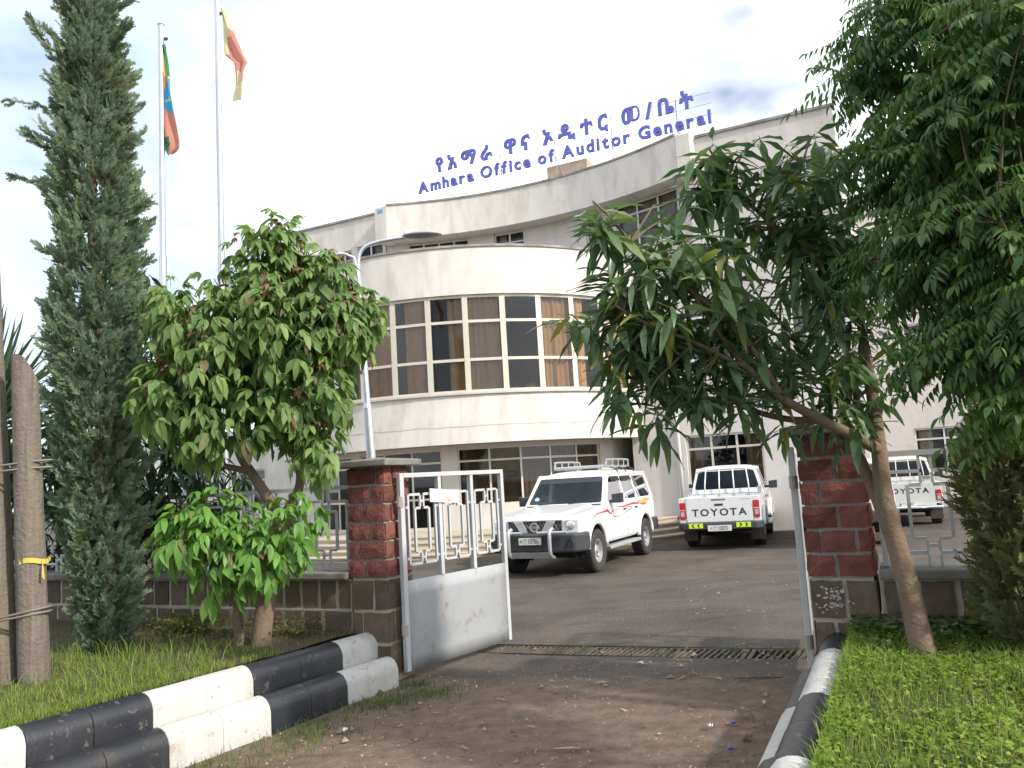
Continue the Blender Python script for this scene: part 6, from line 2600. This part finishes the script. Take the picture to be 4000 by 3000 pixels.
# ---- Persian-lilac-like tree hanging in from the right
rng = random.Random(404)
PT = Vector((3.75, 3.9, 0.50))
root = tree_root('feathery_tree', PT, 'tall tree with feathery pinnate leaves filling the upper right')
tr = MB()
limbs = [limb(tr, [PT + Vector((0, 0, -0.1)), PT + Vector((0, 0.02, 1.2)), PT + Vector((-0.05, 0.05, 2.6)), PT + Vector((-0.05, 0, 4.6))], 0.12, 0.05, 10)]
for (px, py, yy, r) in ((1850, 100, 4.3, .03), (1900, 330, 4.1, .03), (1880, 560, 3.9, .025), (2000, 740, 3.7, .02), (2150, 830, 3.6, .015), (2050, 60, 3.7, .03), (2100, 480, 3.3, .02), (1960, 220, 4.4, .02)):
    e = DP(px, py, yy)
    s = PT + Vector((0, 0, max(0.9, min(4.0, e.z - 0.9))))
    limbs.append(limb(tr, [s, s.lerp(e, 0.45) + Vector((0, 0, 0.2)), e], r, 0.006, 7))
tr.build('trunk', M_BARKD, root, smooth=True)
fv = [lilac_frond(rng) for _ in range(12)]
blobs = [pblob(1975, 90, 4.2, 140, 110, 0.5, 2.4), pblob(1955, 290, 4.1, 80, 120, 0.45, 1.9), pblob(2110, 270, 3.7, 130, 180, 0.5, 3.0), pblob(2110, 500, 3.7, 120, 150, 0.5, 2.8),
         pblob(1965, 540, 3.9, 75, 100, 0.35, 1.3), pblob(2130, 710, 3.6, 90, 80, 0.35, 1.6), pblob(2030, 740, 3.7, 50, 40, 0.2, 0.4), pblob(2195, 840, 3.4, 40, 60, 0.25, 0.6),
         pblob(2200, 60, 3.4, 110, 150, 0.45, 1.6), pblob(2050, -50, 4.0, 150, 90, 0.5, 1.8), pblob(2215, 560, 3.3, 50, 250, 0.35, 1.3), pblob(1880, 160, 4.3, 40, 40, 0.2, 0.25)]
rosette_tree(root, blobs, 470, fv, M_LILAC, limbs, (3, 5), 300, rng, pitch=(-8, 38), size=(0.8, 1.1), twig=0.5, tw_r=0.004)


# ---- conifers
def conifer(root, base, top, prof, count, mat, rng, spikes=(), trunk_r=0.07):
    """prof(t) -> radius at height fraction t; sprays point up and out"""
    axis = top - base
    tm = MB()
    tm.tube([base + axis * t + Vector((0.02 * math.sin(t * 9), 0.02 * math.cos(t * 7), 0)) for t in [i / 10 for i in range(11)]],
            [trunk_r * (1 - 0.8 * i / 10) for i in range(11)], 9)
    tm.build('trunk', M_BARK, root, smooth=True)
    vs = [cypress_spray(rng) for _ in range(8)]
    out = []
    for _ in range(count):
        t = rng.random() ** 0.95
        a = rng.uniform(0, 2 * math.pi)
        lump = 0.78 + 0.42 * noise.noise((math.cos(a) * 1.6, math.sin(a) * 1.6, t * axis.length * 1.5 + base.x)) + 0.14 * noise.noise((a * 2.0, t * 17, base.y))
        rr = prof(t) * lump
        k = rng.uniform(0.35, 1.0) ** 0.5
        p = base + axis * t + Vector((math.cos(a) * rr * k, math.sin(a) * rr * k, rng.uniform(-.06, .06)))
        out.append((rng.randrange(8), orient(p, a + rng.uniform(-.7, .7), R(-rng.uniform(15, 70)), rng.uniform(0, 3), rng.uniform(0.7, 1.15))))
    for (p0, p1, n) in spikes:
        for q in range(n):
            t = q / n
            p = p0.lerp(p1, t) + Vector((rng.uniform(-.04, .04), rng.uniform(-.04, .04), rng.uniform(-.04, .04))) * (1.2 - t)
            d = (p1 - p0)
            yaw = math.atan2(d.y, d.x)
            pit = -math.atan2(d.z, math.hypot(d.x, d.y))
            out.append((rng.randrange(8), orient(p, yaw + rng.uniform(-.5, .5), pit + rng.uniform(-.4, .4), rng.uniform(0, 3), rng.uniform(0.6, 0.95))))
    scatter(root, vs, out, mat, 0, stuff='foliage')


rng = random.Random(505)
CB = Vector((-3.50, 6.95, 0.35))
root = tree_root('cypress_tree', CB, 'tall feathery columnar conifer left of the flagpoles')
ct = DP(185, -260, 6.95)


def cprof(t):
    k = t * (ct.z - CB.z) + CB.z
    pts = [(0.3, 0.10), (0.55, 0.22), (0.9, 0.31), (1.4, 0.36), (2.0, 0.39), (2.7, 0.42), (3.3, 0.43), (4.0, 0.38), (4.8, 0.34), (5.4, 0.31), (6.2, 0.18), (6.9, 0.02)]
    for (a, ra), (b, rb) in zip(pts, pts[1:]):
        if a <= k <= b:
            return 0.90 * lerp(ra, rb, (k - a) / (b - a))
    return 0.05


sp = [((230, 260), (15, 215)), ((220, 420), (20, 380)), ((260, 470), (320, 435)), ((240, 90), (275, 60)), ((230, 330), (285, 300)), ((120, 120), (60, 40)),
      ((250, 560), (300, 520)), ((130, 330), (60, 290)), ((240, 30), (300, -10)), ((250, 700), (330, 650)), ((260, 760), (400, 860))]
spikes = [(DP(*a, 6.9), DP(*b, 6.85), 26) for a, b in sp]
for _ in range(95):
    t = rng.uniform(0.08, 0.95)
    a = rng.uniform(0, 6.28)
    q = CB + (ct - CB) * t
    rr = cprof(t)
    d = Vector((math.cos(a), math.sin(a), 0))
    spikes.append((q + d * rr * 0.55, q + d * rr * rng.uniform(1.1, 1.5) + Vector((0, 0, rng.uniform(0.12, 0.4))), 14))
conifer(root, CB, ct, cprof, 8200, M_CYP, rng, spikes)

rng = random.Random(606)
JB = wp(4.98, -0.38, 0.5)
root = tree_root('juniper_bush', JB, 'yellowish-green juniper bush in front of the right fence', 'bush')
jt = Vector((JB.x + 0.05, JB.y, 1.95))
conifer(root, JB, jt, lambda t: 0.14 + 0.30 * math.sin(math.pi * min(1, t * 0.9 + 0.1)), 2100, M_CYPY, rng, [], 0.04)

# ---- yucca with stiff spikes at far left, dark shrubs behind the left wall
rng = random.Random(707)
YB = Vector((-6.75, 10.5, 0.0))
root = tree_root('yucca', YB, 'dark spiky yucca behind the left wall beside the utility pole', 'plant')
m = MB()
m.tube([YB, YB + Vector((0.05, 0, 1.5)), YB + Vector((0.02, 0, 3.3))], [0.14, 0.12, 0.10], 9)
m.build('trunk', M_BARKD, root, smooth=True)
vs = []
for k in range(3):
    v, f = blade(0.95, 0.035, 4, 0.06, 0.5)
    vs.append((v, f))
out = []
for k in range(170):
    t = rng.random()
    p = YB + Vector((0.03, 0, lerp(2.0, 3.35, t)))
    out.append((rng.randrange(3), orient(p, rng.uniform(0, 6.28), R(-lerp(-35, 80, t) + rng.uniform(-15, 15)), rng.uniform(0, 3), rng.uniform(0.8, 1.15))))
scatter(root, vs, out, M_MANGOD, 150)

for i, (bx, by, h, r, lab) in enumerate(((-7.4, 9.9, 2.6, 0.9, 'dark bushy shrub behind the wall beside the utility pole'),
                                         (-5.35, 9.75, 2.3, 0.8, 'dark bushy shrub behind the fence, right of the conifer'),
                                         (-3.6, 9.6, 1.5, 0.6, 'low dark shrub behind the fence, left of the young tree'))):
    rng = random.Random(800 + i)
    B = Vector((bx, by, 0.0))
    root = tree_root('shrub', B, lab, 'shrub')
    m = MB()
    lim = []
    for k in range(5):
        a = k * 1.26
        lim.append(limb(m, [B, B + Vector((math.cos(a) * r * .3, math.sin(a) * r * .3, h * .4)), B + Vector((math.cos(a) * r * .6, math.sin(a) * r * .6, h * .8))], 0.035, 0.01, 6))
    m.build('stems', M_BARKD, root, smooth=True)
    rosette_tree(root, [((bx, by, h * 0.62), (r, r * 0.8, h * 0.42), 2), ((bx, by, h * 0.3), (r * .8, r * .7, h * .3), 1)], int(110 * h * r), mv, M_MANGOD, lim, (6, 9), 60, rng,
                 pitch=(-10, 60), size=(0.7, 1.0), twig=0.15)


# ------------------------------------------------------------------ grass and ground cover
def grass_mesh(name, pts, hmin, hmax, w, mat, label, lean=0.5, parent=None):
    n = len(pts)
    P = np.array(pts)
    yaw = NR.uniform(0, 2 * np.pi, n)
    h = NR.uniform(hmin, hmax, n)
    ln = NR.uniform(0.1, lean, n) * h
    la = NR.uniform(0, 2 * np.pi, n)
    dx, dy = np.cos(yaw) * w, np.sin(yaw) * w
    lx_, ly_ = np.cos(la) * ln, np.sin(la) * ln
    V = np.zeros((n, 5, 3))
    V[:, 0] = P + np.c_[-dx, -dy, np.full(n, -0.01)]
    V[:, 1] = P + np.c_[dx, dy, np.full(n, -0.01)]
    V[:, 2] = P + np.c_[lx_ * .35 + dx * .8, ly_ * .35 + dy * .8, h * .6]
    V[:, 3] = P + np.c_[lx_ * .35 - dx * .8, ly_ * .35 - dy * .8, h * .6]
    V[:, 4] = P + np.c_[lx_, ly_, h]
    idx = (np.arange(n) * 5)[:, None]
    F = np.concatenate([idx + np.array([[0, 1, 2]]), idx + np.array([[0, 2, 3]]), idx + np.array([[3, 2, 4]])])
    o = np_mesh(name, V.reshape(-1, 3), F, mat, parent)
    o['kind'] = 'stuff'
    if label:
        o['label'] = label
    return o


def clover_mesh(name, pts, s0, s1, mat, label, zmin=0.005, zmax=0.05):
    n = len(pts)
    P = np.array(pts)
    yaw = NR.uniform(0, 2 * np.pi, n)
    s = NR.uniform(s0, s1, n)
    z = NR.uniform(zmin, zmax, n)
    tx, ty = NR.uniform(-.55, .55, n), NR.uniform(-.55, .55, n)
    V = np.zeros((n, 4, 3))
    for k, (a, b) in enumerate(((1, 0), (0, .7), (-1, 0), (0, -.7))):
        ox = (np.cos(yaw) * a - np.sin(yaw) * b) * s
        oy = (np.sin(yaw) * a + np.cos(yaw) * b) * s
        V[:, k] = P + np.c_[ox, oy, z + ox * tx + oy * ty]
    F = (np.arange(n) * 4)[:, None] + np.array([[0, 1, 2, 3]])
    o = np_mesh(name, V.reshape(-1, 3), F, mat)
    o['kind'] = 'stuff'
    o['label'] = label
    return o


M_GRASS = leaf_mat('grass_green', (0.095, 0.160, 0.028), (0.230, 0.290, 0.070), (0.25, 0.23, 0.10), rough=0.6, trans=0.35, spec=0.2, patch=((0.17, 0.175, 0.07), 2.6, 0.58))
M_CLOVER = leaf_mat('ground_cover_green', (0.115, 0.205, 0.025), (0.245, 0.330, 0.050), (0.30, 0.30, 0.05), rough=0.55, trans=0.3, spec=0.2, patch=((0.085, 0.150, 0.032), 4.5, 0.50))
M_WEED = leaf_mat('weed_green', (0.05, 0.10, 0.025), (0.10, 0.16, 0.04), (0.18, 0.15, 0.06), rough=0.6, trans=0.3, spec=0.2)


def lawn_samples(L, n, f=None, vmax=1.0, umax=1.0):
    out = []
    while len(out) < n:
        u = NR.rand() * umax
        v = NR.rand() ** 1.6 * vmax
        p = lawn_pt(L, u, v)
        d = (p - CAM).length
        if NR.rand() > min(1.0, (5.0 / d) ** 1.4):
            continue
        if f and not f(p, u, v):
            continue
        out.append(tuple(p))
    return out


def wall_n(p):
    return (Vector((p.x, p.y, 0)) - WO).dot(WN)


def bare_l(p, u, v):
    # thin, shaded strip under the trees along the wall
    k = noise.noise((p.x * 0.9, p.y * 0.9, 4)) * 0.5 + 0.5
    w = wall_n(p)
    return NR.rand() < ((0.05 + 0.25 * max(0, k - 0.4)) if w > -0.8 else (0.25 + 0.4 * k if w > -1.3 else 0.6 + 0.4 * k))


grass_mesh('grass', lawn_samples(LAWN_L, 30000, bare_l, 0.75), 0.015, 0.055, 0.0028, M_GRASS, 'rough grass on the bank left of the drive', 0.8)
tall_pts = []
for c in ((-3.2, 6.6), (-2.9, 6.2), (-3.6, 6.3), (-2.5, 6.4), (-3.0, 5.6), (-3.9, 5.4)):
    for k in range(110):
        x, y = c[0] + NR.normal(0, .22), c[1] + NR.normal(0, .2)
        if wall_n(Vector((x, y, 0))) < -0.05:
            tall_pts.append((x, y, 0.37))
grass_mesh('tall_grass', tall_pts, 0.08, 0.24, 0.003, M_GRASS, 'taller grass tufts round the conifer', 0.9)


def right_cover(p, u, v):
    return True


grass_mesh('grass', lawn_samples(LAWN_R, 30000, lambda p, u, v: NR.rand() < 0.35 + 0.65 * sstep(-0.1, 0.5, noise.noise((p.x * .8, p.y * .8, 9)) + 0.25 * (p.x - 2.5)), 0.7), 0.025, 0.11, 0.003, M_GRASS,
           'grass on the right lawn', 0.9)
clover_mesh('ground_cover', lawn_samples(LAWN_R, 40000, lambda p, u, v: NR.rand() < 0.12 + 0.88 * (1 - sstep(0.0, 0.55, noise.noise((p.x * 1.7, p.y * 1.7, 5)) + 0.22 * (p.x - 2.3))), 0.6), 0.007, 0.017, M_CLOVER, 'bright leafy ground cover on the right lawn')
# darker, taller herbs along the foot of the right wall
pts = []
for _ in range(2600):
    t = NR.uniform(3.95, 7.6)
    n_ = -abs(NR.normal(0, 0.18)) - 0.05
    p = wp(t, n_, 0.52)
    pts.append((p.x, p.y, p.z))
clover_mesh('wall_foot_herbs', pts, 0.014, 0.030, M_WEED, 'dark leafy herbs along the foot of the right wall', 0.0, 0.11)
# small-leaved plants along the left wall
pts = []
for c in range(9):
    t0 = NR.uniform(-1.9, -0.25)
    for _ in range(150):
        p = wp(t0 + NR.normal(0, 0.11), -0.18 - abs(NR.normal(0, 0.22)), 0.40)
        pts.append((p.x, p.y, p.z))
clover_mesh('wall_foot_herbs', pts, 0.012, 0.024, leaf_mat('yellowish_herb', (0.06, 0.10, 0.02), (0.17, 0.18, 0.03), rough=0.6), 'yellowish low plants along the left wall', 0.0, 0.16)

# weeds at the kerb feet, on the drive and in the drain
pts = []
for (cx, cy, sx, sy, n_) in ((-1.55, 5.75, .20, .26, 420), (-1.15, 6.35, .18, .10, 380), (-0.80, 6.55, .16, .09, 300), (-2.0, 5.05, .16, .25, 350), (1.55, 4.55, .14, .25, 520), (1.25, 3.9, .12, .25, 450),
                             (1.75, 5.1, .07, .25, 120), (-0.95, 6.85, .10, .05, 120)):
    for _ in range(n_):
        x, y = cx + NR.normal(0, sx), cy + NR.normal(0, sy)
        s = (Vector((x, y, 0)) - K0).dot(KN)
        if s > -0.02 or (Vector((x, y, 0)) - RK0).dot(RKN) > -0.24:
            continue
        pts.append((x, y, gz(x, y)))
grass_mesh('drive_weeds', pts, 0.02, 0.075, 0.003, M_WEED, 'small weeds along the kerbs and edges of the drive', 1.2)
pts = []
for _ in range(330):
    t = NR.choice([0.9, 1.25, 1.55, 2.05, 2.35, 2.9, 3.3, 3.55, 3.7]) + NR.normal(0, 0.05)
    n_ = NR.uniform(TR_N0 + .03, TR_N1 - .03)
    p = wp(t, shear_n(t, n_), 0)
    pts.append((p.x, p.y, gz(p.x, p.y) - 0.04))
grass_mesh('drain_weeds', pts, 0.02, 0.10, 0.005, M_WEED, 'weeds growing up through the drain grates', 1.0)
# ------------------------------------------------------------------ small things on the ground
rng = random.Random(909)
M_PAPER = pm('paper_white', (0.70, 0.70, 0.68), (0.60, 0.60, 0.58), rough=0.8)
M_STONEBIT = pm('loose_stone', (0.20, 0.13, 0.09), (0.14, 0.10, 0.08), scale=20, rough=0.9, bump=0.4, rand=0.3)
M_STRAW = pm('dry_straw', (0.42, 0.33, 0.18), (0.34, 0.26, 0.14), rough=0.9)
M_BLUEBIT = pm('blue_plastic', (0.04, 0.07, 0.38), (0.05, 0.09, 0.44), rough=0.35)


def ground_at(px, py):
    v = Vector(((px - 1106) / 1750, -(py - 829.5) / 1750, -1))
    d = cam.matrix_world.to_3x3() @ v
    t = -CAM.z / d.z
    for _ in range(4):
        p = CAM + d * t
        t = (gz(p.x, p.y) - CAM.z) / d.z
    p = CAM + d * t
    return Vector((p.x, p.y, gz(p.x, p.y) + 0.012))


def pebble(p, s, mat, name, label, cat, group=None):
    bm = bmesh.new()
    bmesh.ops.create_icosphere(bm, subdivisions=1, radius=1)
    for v in bm.verts:
        k = rng.uniform(0.75, 1.15)
        v.co = Vector((v.co.x * s[0] * k, v.co.y * s[1] * k, v.co.z * s[2] * k))
    me = bpy.data.meshes.new(name)
    bm.to_mesh(me)
    bm.free()
    me.materials.append(mat)
    o = link(name, me)
    o.location = p + Vector((0, 0, s[2] * 0.5))
    o.rotation_euler = (0, 0, rng.uniform(0, 6))
    return tag(o, label, cat, group)


def scrap(p, w, h, mat, name, label, cat):
    m = MB()
    n = 4
    for i in range(n + 1):
        for j in range(n + 1):
            m.v.append(((i / n - .5) * w, (j / n - .5) * h, 0.012 + 0.010 * math.sin(i * 1.7 + j * 2.3)))
    for i in range(n):
        for j in range(n):
            a = i * (n + 1) + j
            m.f.append((a, a + n + 1, a + n + 2, a + 1))
    o = m.build(name, mat, None, smooth=True)
    o.location = p
    o.rotation_euler = (0, 0, rng.uniform(0, 6))
    sm = o.modifiers.new('thick', 'SOLIDIFY')
    sm.thickness = 0.001
    return tag(o, label, cat)


pebble(ground_at(1612, 1598), (0.045, 0.035, 0.028), M_STONEBIT, 'stone', 'angular brown stone on the earth beside the right kerb', 'stone')
pebble(ground_at(1585, 1567), (0.016, 0.014, 0.013), M_BLUEBIT, 'wrapper', 'crumpled blue wrapper nearer the right kerb stone', 'litter')
pebble(ground_at(1578, 1624), (0.017, 0.014, 0.013), M_BLUEBIT, 'wrapper', 'crumpled blue wrapper at the bottom of the drive', 'litter')
scrap(ground_at(1535, 1575), 0.035, 0.03, M_PAPER, 'paper_scrap', 'small white paper scrap near the angular brown stone', 'litter')
scrap(ground_at(1652, 1525), 0.05, 0.02, M_PAPER, 'paper_scrap', 'white paper strip at the foot of the right kerb', 'litter')
scrap(ground_at(745, 1584), 0.045, 0.03, M_PAPER, 'paper_scrap', 'white paper scrap on the earth below the left kerb', 'litter')
scrap(ground_at(1030, 1490), 0.03, 0.012, M_PAPER, 'paper_scrap', 'tiny white scrap on the drive below the open gate leaf', 'litter')
scrap(ground_at(1385, 1438), 0.045, 0.03, M_PAPER, 'paper_scrap', 'white scrap lying by the drain grates', 'litter')
o = scrap(DP(1915, 1395, 4.95), 0.075, 0.06, M_PAPER, 'paper_scrap', 'crumpled white paper in the herbs beside the leaning trunk', 'litter')
o.rotation_euler = (1.0, 0.2, 0.4)
scrap(ground_at(1300, 1415), 0.05, 0.012, M_STRAW, 'dry_stalk', 'pale dry stalk fragment by the grates', 'litter')
# twigs
for px, py, L, lab in ((1225, 1622, 0.16, 'pale broken twig at the bottom of the drive'), (1640, 1468, 0.35, 'thin dark twig lying beside the right kerb'),
                       (1300, 1478, 0.10, 'short straw twig near the patched hole')):
    p = ground_at(px, py)
    m = MB()
    a = rng.uniform(-0.4, 0.4)
    d = Vector((math.cos(a), math.sin(a), 0))
    q = Vector((-d.y, d.x, 0))
    m.tube([p - d * L / 2, p + q * 0.015, p + d * L / 2 + q * 0.01], [0.004, 0.006, 0.003], 6)
    m.tube([p, p + d * L * 0.2 + q * 0.05], [0.004, 0.002], 5)
    o = m.build('twig', M_STRAW if 'dark' not in lab else M_BARKD, None, smooth=True)
    tag(o, lab, 'twig')
# countless crumbs of stone, chaff and gravel
V, F = [], []
o_ = 0
base = np.array([(1, 0, 0), (-.5, .87, 0), (-.5, -.87, 0), (0, 0, .9)])
for _ in range(4200):
    if NR.rand() < 0.75:
        x, y = NR.uniform(-2.4, 2.2), NR.uniform(3.2, 7.2)
    else:
        x, y = NR.uniform(-1, 6), NR.uniform(7, 15)
    P = Vector((x, y, 0))
    if (P - K0).dot(KN) > -0.03 or (P - RK0).dot(RKN) > -0.25 and wall_n(P) < 0.2:
        continue
    s = (NR.gamma(1.5, 0.0032) + 0.002) * (2.6 if NR.rand() < 0.03 else 1)
    th = NR.uniform(0, 6.28)
    c, sn = math.cos(th), math.sin(th)
    R_ = np.array([[c, -sn, 0], [sn, c, 0], [0, 0, 1]])
    V.append((base * s * NR.uniform(.6, 1.3, 3)) @ R_.T + np.array([x, y, gz(x, y) + 0.004]))
    F.append(np.array([(0, 1, 3), (1, 2, 3), (2, 0, 3)]) + o_)
    o_ += 4
o = np_mesh('gravel', np.concatenate(V), np.concatenate(F), pm('gravel_mix', (0.30, 0.23, 0.17), (0.12, 0.09, 0.07), scale=25, rough=0.9, island=0.6))
o['kind'] = 'stuff'
o['label'] = 'scattered grit and chaff on the drive'

# fallen leaves and straw on the earth
lv = [mango_leaf(random.Random(k)) for k in range(4)]
parts = []
for _ in range(110):
    x, y = NR.uniform(-2.3, 2.0), NR.uniform(3.2, 6.9)
    P = Vector((x, y, 0))
    if (P - K0).dot(KN) > -0.03 or (P - RK0).dot(RKN) > -0.22:
        continue
    v, f = lv[NR.randint(4)]
    parts.append((xf(v, orient(Vector((x, y, gz(x, y) + 0.018)), NR.uniform(0, 6.28), NR.uniform(-.1, .1), NR.uniform(-.3, .3), NR.uniform(0.12, 0.36))), f))
V, F = merge(parts)
o = np_mesh('leaf_litter', V, F, pm('dead_leaf', (0.20, 0.13, 0.07), (0.30, 0.21, 0.11), scale=8, rough=0.9, island=0.4))
o['kind'] = 'stuff'
o['label'] = 'dry fallen leaves and chaff on the drive'
